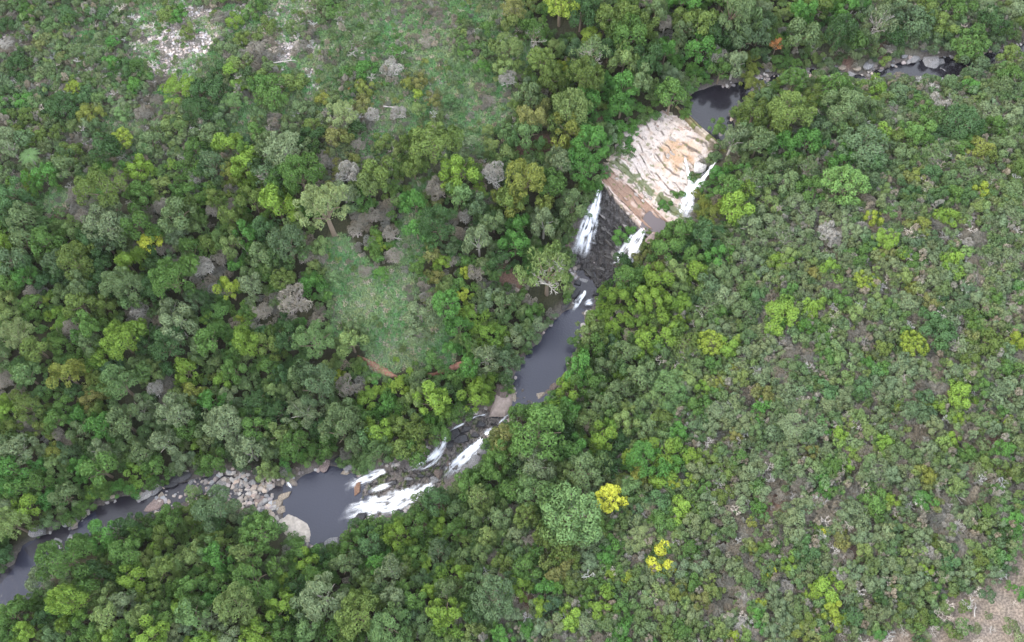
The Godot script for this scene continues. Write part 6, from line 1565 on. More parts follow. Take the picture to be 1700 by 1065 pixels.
const EXTRA := {
		"lg": [Vector3(59.23, -7.94, 2.02), Vector3(-1.4, -35.62, 2.24), Vector3(-21.96, -46.26, 1.81), Vector3(9.98, -62.85, 2.31), Vector3(109.68, -63.44, 2.36), Vector3(-80.4, -28.8, 2.23), Vector3(-112.69, -2.37, 2.16), Vector3(-99.92, -18.55, 2.21), Vector3(-110.88, 1.31, 2.15), Vector3(-49.67, -18.81, 2.19), Vector3(-42.24, -13.43, 2.17), Vector3(36.23, -2.64, 2.11), Vector3(79.83, 0.04, 1.79), Vector3(-78.54, 12.73, 2.14), Vector3(-97.96, 32.67, 2.08), Vector3(-51.79, 17.36, 2.12), Vector3(-40.17, 12.31, 2.13), Vector3(2.49, 31.06, 2.03), Vector3(9.85, 33.88, 2), Vector3(46.73, 19.14, 1.78), Vector3(23.18, 23.43, 2.03), Vector3(29.09, 20.69, 2.03), Vector3(65.17, 16.99, 1.75), Vector3(88.84, 22.06, 1.69), Vector3(68.22, 32.56, 1.68), Vector3(65.9, 21.26, 1.73), Vector3(-74.81, 52.66, 1.98), Vector3(-67.93, 38.24, 2.08), Vector3(-67.06, 54.09, 1.96), Vector3(-74.16, 64.06, 1.9), Vector3(-29.42, 57.95, 1.94), Vector3(-4.85, 48.67, 1.96), Vector3(-7.73, 66.18, 1.85), Vector3(37.37, 67.64, 1.58), Vector3(64.24, 54.86, 1.59), Vector3(73.74, 62.22, 1.55), Vector3(82.41, 54.42, 1.56), Vector3(81.77, 43.28, 1.61), Vector3(-5.59, -41.88, 1.51), Vector3(-4.53, -37.9, 1.87), Vector3(73.38, -66.97, 1.96), Vector3(57.26, -4.68, 1.55), Vector3(74.82, 4.6, 1.49), Vector3(103.91, -17.01, 1.54), Vector3(97.48, -15.15, 1.53), Vector3(67.31, 29.02, 1.42), Vector3(65.21, 30.39, 1.41), Vector3(-71.85, 53.58, 1.65), Vector3(36.61, 60.95, 1.5), Vector3(31.66, 50.41, 1.55), Vector3(32.1, 63.26, 1.49), Vector3(76.89, 59.66, 1.3), Vector3(65.54, -73.03, 1.77), Vector3(16.31, -29.69, 1.69), Vector3(-14.97, -4.22, 1.61), Vector3(71.38, 54.71, 1.19), Vector3(-111.39, -68.36, 1.26), Vector3(108.69, -48.1, 1.5), Vector3(-44.39, -10.09, 1.45), Vector3(80.1, -21.02, 1.39), Vector3(-11.05, 6.23, 1.42), Vector3(94.45, 36.35, 1.09), Vector3(-82.54, 61.47, 1.3), Vector3(35.6, 58.67, 1.21), Vector3(28.7, 59.84, 1.22), Vector3(26.72, 64.4, 1.2), Vector3(25.8, 62.21, 1.21), Vector3(66.96, 54.24, 1.07), Vector3(62.98, 64.42, 1.04), Vector3(50.2, -1.99, 1.09)],
		"mint": [Vector3(-105.48, 12.35, 2.3), Vector3(-97.28, -51.22, 1.84), Vector3(32.71, 23.78, 2)],
		"bg": [Vector3(91.46, 36.86, 1.76), Vector3(-98.1, 39.87, 2.23), Vector3(-89.7, -54.13, 1.84), Vector3(-95.88, -65.92, 1.87), Vector3(22.97, -53.4, 2.29), Vector3(-7.1, -57.79, 1.84), Vector3(78.62, -72.47, 2.36), Vector3(81.74, -75.51, 2.36), Vector3(-44.74, -5.78, 2.16), Vector3(24.99, -18.32, 2.22), Vector3(-93.7, 22.57, 2.11), Vector3(-92.1, 33.11, 2.08), Vector3(-27.38, 20.45, 2.11), Vector3(-46.71, 30.11, 2.1), Vector3(-39.77, 26.9, 2.11), Vector3(-17.85, 23.9, 2.1), Vector3(33.97, 29.76, 1.96), Vector3(54.96, 7.91, 1.81), Vector3(60.03, 9.12, 1.8), Vector3(32.84, 36.3, 1.93), Vector3(-85.58, 37.68, 2.08), Vector3(-59.26, 60.69, 1.92), Vector3(17.89, 53.68, 1.87), Vector3(44.18, 65.17, 1.58), Vector3(46.57, -29.23, 2.01), Vector3(-94.27, -33.21, 1.88), Vector3(-28.97, -7.29, 1.8), Vector3(-61.87, -10.31, 1.82), Vector3(-100.93, 32.92, 1.73), Vector3(-13.45, 8.99, 1.77), Vector3(48.96, 25.93, 1.46), Vector3(70.71, 18.24, 1.45), Vector3(59.21, 40.67, 1.39), Vector3(-91.85, 62.41, 1.63), Vector3(2.81, 67.43, 1.52), Vector3(59.74, 42.58, 1.38), Vector3(64.36, 68.56, 1.28), Vector3(34.94, -24.47, 1.66), Vector3(88.97, 62.22, 1.15), Vector3(101.5, 4.33, 1.17), Vector3(61.11, 31.75, 1.14), Vector3(47.73, 44.97, 1.12)],
		"yf": [Vector3(-81.56, -15.09, 2.73)],
		"ol": [Vector3(-106.5, -42.87, 1.82), Vector3(-113.84, -47.14, 1.83), Vector3(-64.66, -65.83, 1.86), Vector3(19.42, -52.35, 2.29), Vector3(0.68, -47.72, 1.82), Vector3(70.38, -49.41, 2.26), Vector3(-67.9, -25.97, 2.22), Vector3(-68.57, -15, 2.2), Vector3(109.4, -25.66, 2.1), Vector3(-107.1, 25.42, 2.09), Vector3(-100.96, 24.95, 2.1), Vector3(73.55, 15.12, 1.74), Vector3(-71.53, 60.02, 1.93), Vector3(-66.84, 43.48, 2.04), Vector3(-83.03, 53.11, 1.99), Vector3(-21.47, 54.21, 1.96), Vector3(-51.17, 64.07, 1.9), Vector3(-32.11, 61.16, 1.92), Vector3(11.45, 58.85, 1.86), Vector3(27.99, 66.92, 1.78), Vector3(52.95, 66.64, 1.56), Vector3(40.01, 43.59, 1.69), Vector3(82.93, 56.79, 1.55), Vector3(68.79, 64.92, 1.54), Vector3(-78.6, -68.35, 1.56), Vector3(124.27, -73.9, 1.99), Vector3(-89.89, 21.39, 1.76), Vector3(-25.68, 62.41, 1.59), Vector3(-9.77, 48.94, 1.65), Vector3(77.97, 61.75, 1.29), Vector3(85.05, 50.95, 1.32), Vector3(30.21, -17.79, 1.47), Vector3(76.68, 53.78, 1.06), Vector3(73.46, -55.08, 1.35)],
		"gg": [Vector3(-102.76, -43.98, 1.82), Vector3(-97.14, -44.3, 1.82), Vector3(-58.57, -45.62, 1.81), Vector3(-52.62, -68.91, 1.87), Vector3(-41.64, -48.91, 1.81), Vector3(1.78, -69.12, 2.33), Vector3(59.31, -49.74, 2.27), Vector3(102.87, -52.45, 2.28), Vector3(-99.44, -3.33, 2.17), Vector3(-71.28, -18.82, 2.21), Vector3(-58.53, -8.62, 2.18), Vector3(-38.96, -6.44, 2.16), Vector3(4.09, -21.92, 2.22), Vector3(-2.77, -32.16, 2.23), Vector3(-1.38, -19.19, 2.2), Vector3(11.02, -19.8, 2.23), Vector3(1.32, -0.72, 2.16), Vector3(-6.03, -9.29, 2.17), Vector3(93.89, -22.6, 2.08), Vector3(86.46, 3.81, 1.76), Vector3(-83.25, 29.01, 2.1), Vector3(-82.56, 11.18, 2.14), Vector3(-77.96, 23.9, 2.11), Vector3(-57.91, 15.61, 2.13), Vector3(-31.22, 7.42, 2.13), Vector3(-58.87, 10.46, 2.14), Vector3(-48.55, 17.62, 2.12), Vector3(-38.05, 17.04, 2.12), Vector3(-64.88, 10.99, 2.14), Vector3(2.64, 3.04, 2.16), Vector3(3.97, 5.19, 2.15), Vector3(2.16, 34.57, 2.01), Vector3(-21.12, 23.24, 2.1), Vector3(48.64, 30.44, 1.73), Vector3(26.52, 23.12, 2.02), Vector3(31.87, 11.12, 2.06), Vector3(38.64, 15.84, 2.02), Vector3(49.1, 10.67, 1.81), Vector3(39.74, 6.39, 2.06), Vector3(41.54, 34.18, 1.73), Vector3(62.54, 29.13, 1.7), Vector3(94.32, 17.2, 1.7), Vector3(-91.02, 67.12, 1.92), Vector3(-97.67, 44.24, 2.06), Vector3(-34.02, 60.54, 1.93), Vector3(-26.6, 58.34, 1.93), Vector3(-17.03, 65.76, 1.87), Vector3(-8, 45.34, 1.99), Vector3(-6, 52.3, 1.94), Vector3(-9.93, 52.43, 1.95), Vector3(-7.09, 57.05, 1.91), Vector3(-15.12, 63.24, 1.88), Vector3(0.58, 52.61, 1.92), Vector3(17.5, 66.43, 1.8), Vector3(-5.19, 64, 1.86), Vector3(-19.73, 39.92, 2.06), Vector3(-11.84, 42.83, 2.02), Vector3(-11.69, 38.52, 2.05), Vector3(40.65, 50.32, 1.66), Vector3(37.7, 49.9, 1.85), Vector3(36.72, 46.07, 1.87), Vector3(43.11, 59.03, 1.61), Vector3(52.23, 59.3, 1.59), Vector3(51.99, 64.56, 1.57), Vector3(33.73, 67.57, 1.76), Vector3(24.37, 65.25, 1.79), Vector3(72.15, 51.65, 1.59), Vector3(68.71, 53.94, 1.59), Vector3(65.61, 57.31, 1.58), Vector3(71.09, 63.18, 1.55), Vector3(-85.36, 21.36, 1.76), Vector3(67.68, 66.61, 1.28), Vector3(76.2, 64.5, 1.28), Vector3(61.56, 62.9, 1.31)],
		"yo": [Vector3(-34.27, -51.99, 1.82), Vector3(56.22, -55.73, 2.32), Vector3(-64.4, -31.74, 2.23), Vector3(85.46, -11.25, 1.82), Vector3(24.89, 38.27, 1.94), Vector3(76.98, 41.5, 1.63), Vector3(51.17, 68.39, 1.55), Vector3(-44.12, -49, 1.75), Vector3(-98.19, 29.74, 1.74), Vector3(30.69, 61.07, 1.51), Vector3(-24.56, -53.3, 1.37), Vector3(45.03, -20.43, 1.47), Vector3(87.3, -23.88, 1.58), Vector3(57.79, -61.84, 1.56), Vector3(45.08, 53.42, 1.1)],
		"lime": [Vector3(-66.3, -56.82, 1.84), Vector3(37.47, 1.2, 2.09), Vector3(-80.73, 33.28, 2.09), Vector3(-108.8, 21.68, 2.1), Vector3(-90.13, 10, 2.14), Vector3(-63.35, 14.21, 2.14), Vector3(-24.49, 16.52, 2.11), Vector3(-31.35, 19.14, 2.11), Vector3(-6.51, 16.17, 2.1), Vector3(44.81, 12.28, 2.02), Vector3(23.69, 34.38, 1.97), Vector3(35.25, 34.92, 1.93), Vector3(-88.53, 38.4, 2.08), Vector3(-64.78, 62.18, 1.91), Vector3(-60.08, 68.1, 1.87), Vector3(-78.66, 67.95, 1.89), Vector3(5.54, 63.15, 1.84), Vector3(-14.86, 45.91, 2), Vector3(85.87, -51.35, 2.09), Vector3(56.84, -6.77, 1.91), Vector3(66.51, -3.91, 1.87), Vector3(51.05, 57.07, 1.64), Vector3(-110.21, -30.27, 1.87), Vector3(-9.61, 1.59, 1.79), Vector3(-15.69, -10.01, 1.8), Vector3(35.1, 0.98, 1.75), Vector3(-67.9, 27.99, 1.76), Vector3(-5.96, 5.2, 1.78), Vector3(-8.49, 14.73, 1.76), Vector3(21.82, 4.08, 1.79), Vector3(-5.87, 17.25, 1.76), Vector3(39.5, 20.42, 1.67), Vector3(22.53, 14.47, 1.74), Vector3(81.69, 28.43, 1.55), Vector3(63.36, 32.07, 1.57), Vector3(71.02, 34.38, 1.55), Vector3(-72.7, 50.41, 1.67), Vector3(-103.23, 62.1, 1.65), Vector3(-57.33, 68.31, 1.56), Vector3(-45.83, 56.82, 1.64), Vector3(-16.26, 59.68, 1.59), Vector3(-10.45, 55.67, 1.61), Vector3(-17.2, 54.25, 1.63), Vector3(54.6, 61.68, 1.47), Vector3(74.17, 58.28, 1.45), Vector3(70.77, 45.7, 1.5), Vector3(-62.96, -53.28, 1.37), Vector3(85.13, 30.36, 1.39), Vector3(83.01, 34.4, 1.38), Vector3(-101.13, -0.17, 1.45), Vector3(-58.96, -31.23, 1.49), Vector3(63.93, 38.49, 1.24), Vector3(-2.01, 4.26, 1.26)],
		"yl": [Vector3(18.61, -65.53, 2.32), Vector3(99.7, -19.74, 1.89), Vector3(98.2, 15.68, 1.73), Vector3(57.53, 63.87, 1.6), Vector3(76.45, -14.08, 1.72), Vector3(-38.56, 14.03, 1.71), Vector3(-22.33, -50.6, 1.37), Vector3(-10.66, -3.09, 1.62), Vector3(32.05, 40.22, 1.44), Vector3(-10.05, -8.16, 1.44), Vector3(93.51, 31.06, 1.22), Vector3(18.92, 57.27, 1.24), Vector3(21.98, 57.95, 1.23), Vector3(12.31, -58.56, 1.35), Vector3(45.5, 63.21, 1.04), Vector3(85.82, 57.32, 1.01), Vector3(-60.5, 0.75, 1.09), Vector3(51.54, -20.59, 1.08), Vector3(74.71, 27.35, 0.94), Vector3(68.23, 61.24, 0.87), Vector3(-104.38, -3.07, 1.02), Vector3(-29.27, -13.73, 1.02)],
		"og": [Vector3(-21.83, -53.6, 1.82), Vector3(-18.54, -48.61, 1.81), Vector3(-18.33, -11.37, 2.16), Vector3(-91.83, 19.04, 2.12), Vector3(50.85, 23.11, 1.75), Vector3(34.75, 62.59, 1.79), Vector3(-113.59, -65.75, 1.72), Vector3(-16.31, -6.71, 1.8), Vector3(28.52, -12.57, 1.83), Vector3(63.5, -2.71, 1.53), Vector3(76.83, -5.36, 1.52), Vector3(44.5, 30.86, 1.45), Vector3(58.04, 35.28, 1.41), Vector3(60.74, 51.92, 1.35), Vector3(-16.98, -23.34, 1.65), Vector3(94.32, -35.35, 1.09), Vector3(50.84, 47.05, 0.83), Vector3(-38.58, -32.32, 0.93), Vector3(92.54, 13.51, 0.72)],
		"sage": [Vector3(20.97, -39.84, 2.27), Vector3(37.65, -55.51, 2.3), Vector3(115.71, -75.29, 2.38), Vector3(-75.29, -17.18, 2.21), Vector3(-4.67, -2.8, 2.15), Vector3(5.52, -31.99, 2.24), Vector3(52.94, -7.24, 1.88), Vector3(78.57, -2.83, 1.8), Vector3(-70.75, 31.26, 2.1), Vector3(-61.79, 18.06, 2.13), Vector3(0.64, 5.86, 2.14), Vector3(5.66, 2.97, 2.17), Vector3(40.34, 29.08, 1.76), Vector3(52.96, 12.46, 1.8), Vector3(35.32, 20.44, 2.01), Vector3(48.17, 13.66, 1.8), Vector3(46.56, 29.01, 1.74), Vector3(36.15, 37.47, 1.92), Vector3(50.55, 13.23, 1.8), Vector3(57.85, 31.5, 1.7), Vector3(45.47, 39.03, 1.7), Vector3(92.4, 20.16, 1.69), Vector3(78.65, 36.44, 1.64), Vector3(85.53, 21.2, 1.7), Vector3(92.94, 25.39, 1.67), Vector3(73.84, 23.14, 1.71), Vector3(65.28, 25.32, 1.71), Vector3(71.19, 29.14, 1.69), Vector3(80.26, 32.11, 1.66), Vector3(90.38, 32.67, 1.64), Vector3(71.43, 40.63, 1.64), Vector3(79.82, 41.37, 1.62), Vector3(83.23, 40.98, 1.62), Vector3(94.59, 28.78, 1.65), Vector3(61.79, 26.62, 1.71), Vector3(72.17, 24.9, 1.7), Vector3(76.07, 28.85, 1.68), Vector3(-65.39, 67.29, 1.87), Vector3(-47.68, 53.86, 1.98), Vector3(-58.63, 42.11, 2.05), Vector3(14.44, 54.97, 1.87), Vector3(0.88, 48.69, 1.94), Vector3(8.42, 65.97, 1.82), Vector3(-0.01, 64.68, 1.85), Vector3(5.33, 66.99, 1.82), Vector3(37.81, 43.47, 1.88), Vector3(38.45, 55.59, 1.64), Vector3(53.04, 47.76, 1.64), Vector3(34.56, 48.31, 1.87), Vector3(40.76, 56.5, 1.63), Vector3(47.58, 61.03, 1.59), Vector3(49.03, 63.71, 1.58), Vector3(32.9, 65.2, 1.78), Vector3(39.17, 65.59, 1.59), Vector3(31.82, 56.77, 1.82), Vector3(35.13, 56.31, 1.82), Vector3(55.79, 45.06, 1.65), Vector3(46.6, 68.31, 1.56), Vector3(49.14, 66.56, 1.57), Vector3(44.54, 42.38, 1.69), Vector3(53.37, 51.15, 1.63), Vector3(62.06, 47.36, 1.63), Vector3(64.5, 51.61, 1.61), Vector3(67.56, 51.74, 1.6), Vector3(74.61, 52.01, 1.59), Vector3(82.76, 48.81, 1.59), Vector3(72.37, 57.52, 1.57), Vector3(68.13, 57.39, 1.58), Vector3(62.16, 58.26, 1.58), Vector3(64.33, 60.43, 1.57), Vector3(66.34, 60.49, 1.57), Vector3(69.22, 59.78, 1.56), Vector3(71.56, 60.63, 1.56), Vector3(65.2, 65.6, 1.54), Vector3(70.13, 65.7, 1.54), Vector3(76.58, 57.65, 1.56), Vector3(78.36, 58.74, 1.55), Vector3(80.71, 59.32, 1.55), Vector3(85.09, 59.43, 1.54), Vector3(74.12, 43.18, 1.62), Vector3(61.02, 60.6, 1.57), Vector3(39.59, -64.23, 1.94), Vector3(98.97, -69.06, 1.97), Vector3(69.98, -5.63, 1.53), Vector3(-62.78, 66.68, 1.57), Vector3(-4.43, 57.36, 1.59), Vector3(39.57, 46.11, 1.4), Vector3(25.45, 58.7, 1.53), Vector3(62.92, 66.77, 1.29)],
		"gs": [Vector3(14.27, -62.85, 2.31), Vector3(-51.7, -9.94, 2.17), Vector3(-13.38, -13.52, 2.17), Vector3(-95.15, 30.41, 2.09), Vector3(-87.27, 12.58, 2.13), Vector3(-57.99, 32.51, 2.1), Vector3(21.55, 8.31, 2.12), Vector3(-18.51, 56.73, 1.93), Vector3(7.66, 62.93, 1.84), Vector3(-19.17, 64.31, 1.88), Vector3(70.22, 51.03, 1.6), Vector3(79.81, 61.35, 1.54), Vector3(-60.67, -38.93, 1.65), Vector3(11.06, -24.26, 1.87), Vector3(-78.5, 19.32, 1.77), Vector3(87.24, 58.38, 1.29)],
		"mg": [Vector3(-5.76, -67.8, 1.86), Vector3(47.76, -42.53, 2.26), Vector3(108.49, -38.86, 2.18), Vector3(75.98, -75.35, 2.37), Vector3(-74.66, -26.9, 2.23), Vector3(-111.98, -6.5, 2.17), Vector3(-72.05, -24.73, 2.22), Vector3(-106.04, -1.17, 2.16), Vector3(-64.57, -0.23, 2.17), Vector3(-33.48, -24.36, 2.19), Vector3(-54.72, -8.42, 2.17), Vector3(4, -0, 2.17), Vector3(4.74, -13.91, 2.2), Vector3(-20.6, -8.7, 2.15), Vector3(28.09, -7.17, 2.17), Vector3(58.58, 0.4, 1.84), Vector3(95.96, 6.3, 1.74), Vector3(93.52, -18.56, 2.06), Vector3(67.96, 4.02, 1.8), Vector3(-99.15, 7.52, 2.14), Vector3(-97.15, 19.79, 2.11), Vector3(-61.01, 8.47, 2.15), Vector3(-53.42, 11.59, 2.13), Vector3(-32.58, 22.81, 2.11), Vector3(-43.53, 30.63, 2.1), Vector3(-11.41, 15.09, 2.11), Vector3(-13.95, 22.47, 2.1), Vector3(-17.35, 11.24, 2.12), Vector3(14.6, 6.76, 2.15), Vector3(44.73, 35.65, 1.72), Vector3(41.58, 15.57, 1.81), Vector3(63.32, 16.17, 1.76), Vector3(94.37, 20.92, 1.68), Vector3(90.19, 24.6, 1.67), Vector3(84.48, 37.32, 1.63), Vector3(61.23, 38.58, 1.67), Vector3(-90.9, 40.81, 2.07), Vector3(-88.68, 65.17, 1.93), Vector3(-81.42, 66.21, 1.9), Vector3(-79.72, 55.65, 1.97), Vector3(-61.91, 56.55, 1.95), Vector3(-67.16, 65.01, 1.89), Vector3(-100.89, 66.35, 1.94), Vector3(-74.9, 46.56, 2.03), Vector3(-71.14, 62.66, 1.91), Vector3(-99.03, 60.77, 1.98), Vector3(-36.48, 53.78, 1.98), Vector3(-21.14, 58.46, 1.92), Vector3(-48.34, 58.75, 1.94), Vector3(-43.94, 55.02, 1.98), Vector3(-36.73, 64.89, 1.9), Vector3(-27.32, 66.43, 1.88), Vector3(-21.39, 51.42, 1.98), Vector3(-19.16, 51.8, 1.97), Vector3(-8.48, 60.22, 1.89), Vector3(-3.73, 40.84, 2), Vector3(16.2, 59.57, 1.84), Vector3(17.62, 47.55, 1.9), Vector3(33.53, 53.16, 1.84), Vector3(47.79, 53.43, 1.63), Vector3(31.06, 68.03, 1.76), Vector3(20.71, 63.28, 1.81), Vector3(33.5, 59.03, 1.81), Vector3(86.09, 48.4, 1.58), Vector3(75.31, 61.75, 1.55), Vector3(-89.47, -60, 1.55), Vector3(77.15, 5.87, 1.48), Vector3(41.74, 21.33, 1.49), Vector3(-66.37, 58.86, 1.61), Vector3(14.18, 61.66, 1.53), Vector3(37.57, 41.24, 1.58), Vector3(88.58, 44.57, 1.33), Vector3(-9.4, -10.51, 1.45), Vector3(46.79, 41.39, 1.13)],
		"dg": [Vector3(-104.13, -6.66, 2.17), Vector3(-81.24, -11.02, 2.19), Vector3(38.1, -11.74, 2.15), Vector3(-68.16, 21.85, 2.12), Vector3(-95.45, 17.84, 2.12), Vector3(-50.03, 13.51, 2.13), Vector3(-54.4, 5.45, 2.15), Vector3(-13.36, 17.5, 2.11), Vector3(21.84, 30.67, 1.99), Vector3(-104.85, 50.75, 2.03), Vector3(-93.91, 63.59, 1.95), Vector3(-39.57, 51.83, 2), Vector3(65.64, 63.06, 1.56), Vector3(88, 52.49, 1.56), Vector3(-51.12, 20.05, 1.77), Vector3(-43.37, 62.79, 1.6)],
		"sea": [Vector3(90.3, -24.47, 2.1), Vector3(90.79, -18.71, 2.06), Vector3(74.66, -7.47, 1.83), Vector3(96.13, -18.01, 2.05), Vector3(50.93, -16.99, 1.61)],
}

func _ready() -> void:
	rng.seed = 7
	wob.seed = 3
	wob.frequency = 0.02
	fine.seed = 9
	fine.frequency = 0.06
	fine.fractal_octaves = 3
	cells.seed = 21
	cells.noise_type = FastNoiseLite.TYPE_CELLULAR
	cells.cellular_return_type = FastNoiseLite.RETURN_DISTANCE2_SUB
	cells.cellular_jitter = 0.9
	cells.frequency = 0.5
	# --- camera, sky, sun, exposure
	var cam := Camera3D.new()
	cam.name = "camera"
	cam.position = Vector3(0, 181.26, 84.52)
	cam.fov = 40
	cam.near = 1.0
	cam.far = 6000.0
	add_child(cam)
	cam.look_at(Vector3.ZERO, Vector3.UP)
	cam.current = true
	var env := Environment.new()
	env.background_mode = Environment.BG_SKY
	var sky_m := ProceduralSkyMaterial.new()
	sky_m.sky_top_color = Color(0.84, 0.87, 0.92)
	sky_m.sky_horizon_color = Color(0.9, 0.92, 0.95)
	sky_m.sky_curve = 0.2
	sky_m.sky_energy_multiplier = 1.5
	sky_m.ground_horizon_color = Color(0.5, 0.52, 0.5)
	sky_m.ground_bottom_color = Color(0.2, 0.22, 0.18)
	var sky := Sky.new()
	sky.sky_material = sky_m
	env.sky = sky
	env.tonemap_mode = Environment.TONE_MAPPER_LINEAR
	env.tonemap_exposure = 2.35
	env.fog_enabled = true
	env.fog_density = 0.00002
	env.fog_light_color = Color(0.9, 0.92, 0.94)
	env.sdfgi_enabled = true
	env.ssao_enabled = true
	env.ssil_enabled = true
	var we := WorldEnvironment.new()
	we.name = "world_environment"
	we.environment = env
	add_child(we)
	var sun := DirectionalLight3D.new()
	sun.name = "sun"
	sun.light_energy = 0.6
	sun.light_color = Color(1.0, 0.96, 0.9)
	sun.light_angular_distance = 20.0
	sun.shadow_enabled = true
	sun.rotation_degrees = Vector3(-36, -96, 0)
	add_child(sun)
	# --- textures
	var im := Image.create(256, 256, false, Image.FORMAT_RGB8)
	var im_h := Image.create(256, 256, false, Image.FORMAT_RGB8)
	var im_w := Image.create(256, 256, false, Image.FORMAT_RGB8)
	var ln := FastNoiseLite.new()
	ln.frequency = 0.02
	ln.fractal_octaves = 6
	ln.fractal_gain = 0.62
	var raw := ln.get_seamless_image(256, 256)
	ln.seed = 5
	ln.frequency = 0.03
	ln.fractal_octaves = 3
	var raw_w := ln.get_seamless_image(256, 256)
	for y in 256:
		for x in 256:
			var g := raw.get_pixel(x, y).r
			var t := clampf(0.62 + 0.38 * (g - 0.2) * 1.6, 0.0, 1.0)
			im.set_pixel(x, y, Color(t, t, t))
			im_h.set_pixel(x, y, Color(g, g, g))
			var q := raw_w.get_pixel(x, y).r
			im_w.set_pixel(x, y, Color(q, q, q))
	im_h.bump_map_to_normal_map(6.0)
	im_w.bump_map_to_normal_map(3.0)
	grain = ImageTexture.create_from_image(im)
	var im_s := Image.create(256, 256, false, Image.FORMAT_RGB8)
	for y in 256:
		for x in 256:
			var t := clampf(0.84 + 0.2 * (raw.get_pixel(x, y).r - 0.2), 0.0, 1.0)
			im_s.set_pixel(x, y, Color(t, t, t))
	grain_soft = ImageTexture.create_from_image(im_s)
	grain_n = ImageTexture.create_from_image(im_h)
	ripple_n = ImageTexture.create_from_image(im_w)
	# --- terrain
	for s in SAMPLES:
		sx.append(s[0]); sz.append(s[1]); se.append(s[2]); sr.append(s[3]); sb.append(s[4])
	shelf_l = PackedVector3Array(SHELF_L)
	shelf_r = PackedVector3Array(SHELF_R)
	cliff_l = PackedVector3Array(CLIFF_L)
	cliff_r = PackedVector3Array(CLIFF_R)
	build_terrain()
	build_water()
	build_rocks()
	make_crowns()
	build_plants()
	build_small()

var cliff_l := PackedVector3Array()
var cliff_r := PackedVector3Array()

func water_mat(key: String, c: Color, spec: float, bump: float) -> StandardMaterial3D:
	var m := mat(key, c, 0.12)
	m.metallic_specular = spec
	m.uv1_triplanar = true
	m.uv1_world_triplanar = true
	m.uv1_scale = Vector3.ONE * 0.2
	m.normal_enabled = true
	m.normal_texture = ripple_n
	m.normal_scale = bump
	return m

func build_water() -> void:
	var dark := water_mat("dark_water", Color(0.01, 0.009, 0.012), 0.4, 0.08)
	var grey := water_mat("grey_water", Color(0.016, 0.0165, 0.027), 0.38, 0.55)
	var brook := water_mat("brook_water", Color(0.014, 0.012, 0.016), 0.36, 0.5)
	sheet("pond", POND, dark, "still dark water held above the weir, reflecting the sky")
	sheet("plunge_pool", PLUNGE, water_mat("brown_water", Color(0.06, 0.045, 0.045), 0.4, 0.2), "small brown pool on the rock shelf under the side cascade")
	sheet("river_pool", LONG, grey, "long slate-grey river pool below the waterfalls")
	sheet("round_pool", ROUND, grey, "round slate-grey pool at the foot of the cascades")
	ribbon("stream", DOWN, brook, "shallow stream running among boulders below the round pool")
	sheet("river_pool", WEST, grey, "calm slate-grey pool of the lower stream at the left edge")
	sheet("river_pool", LOWER, grey, "small grey reach of the lower stream between rocks and trees")
	ribbon("gorge_stream", GORGE, brook, "dark churned water at the foot of the waterfalls")
	cascade_bed(MID)
	white_water("waterfall", FALL1, 0.95, 0.35, "left waterfall, tall and white, dropping beside the dark rock face")
	white_water("waterfall", FALL2, 1.1, 0.35, "right waterfall, short and fanning, half hidden by trees")
	white_water("chute", CHUTE, 1.15, 0.2, "bright white chute running down bare rock in the cascades")
	white_water("side_cascade", BRANCH, 0.75, 0.12, "streaky left branch of the cascades along the wooded bank")
	white_water("broad_cascade", BROAD, 1.2, 0.2, "broad bright white cascade entering the round pool")
	white_water("foam", FOAM4, 0.9, 0.12, "foam patch entering the round pool at its upper right edge")
	white_water("foam", FOAM5, 0.55, 0.1, "foam patch between two mossy rocks above the broad cascade")
	white_water("shelf_stream", SIDE1, 1.05, 0.16, "white stream sliding off the rock shelf into the brown pool")
	white_water("shelf_stream", SIDE2, 1.0, 0.16, "white stream curving round the green bush beside the rock shelf")
	white_water("rapid", RAPID1, 0.8, 0.1, "short white rapid along the left bank below the waterfalls")
	white_water("rapid", RAPID2, 0.7, 0.1, "small white rapid crossing below the waterfalls")
	white_water("trickle", TRICK1, 0.4, 0.1, "thin white trickle along the top of the cascade rocks")
	white_water("trickle", TRICK2, 0.5, 0.1, "short white trickle at the outlet of the long pool")
	white_water("foam", SPILL, 0.45, 0.08, "thin foam between rocks where the round pool spills out")

const ROCK := {"grey": Color(0.22, 0.213, 0.217), "tan": Color(0.3, 0.25, 0.2), "pale": Color(0.36, 0.335, 0.32), "pink": Color(0.25, 0.19, 0.175), "white": Color(0.5, 0.46, 0.43), "dark": Color(0.05, 0.048, 0.052), "rust": Color(0.22, 0.13, 0.09), "brown": Color(0.15, 0.115, 0.098)}

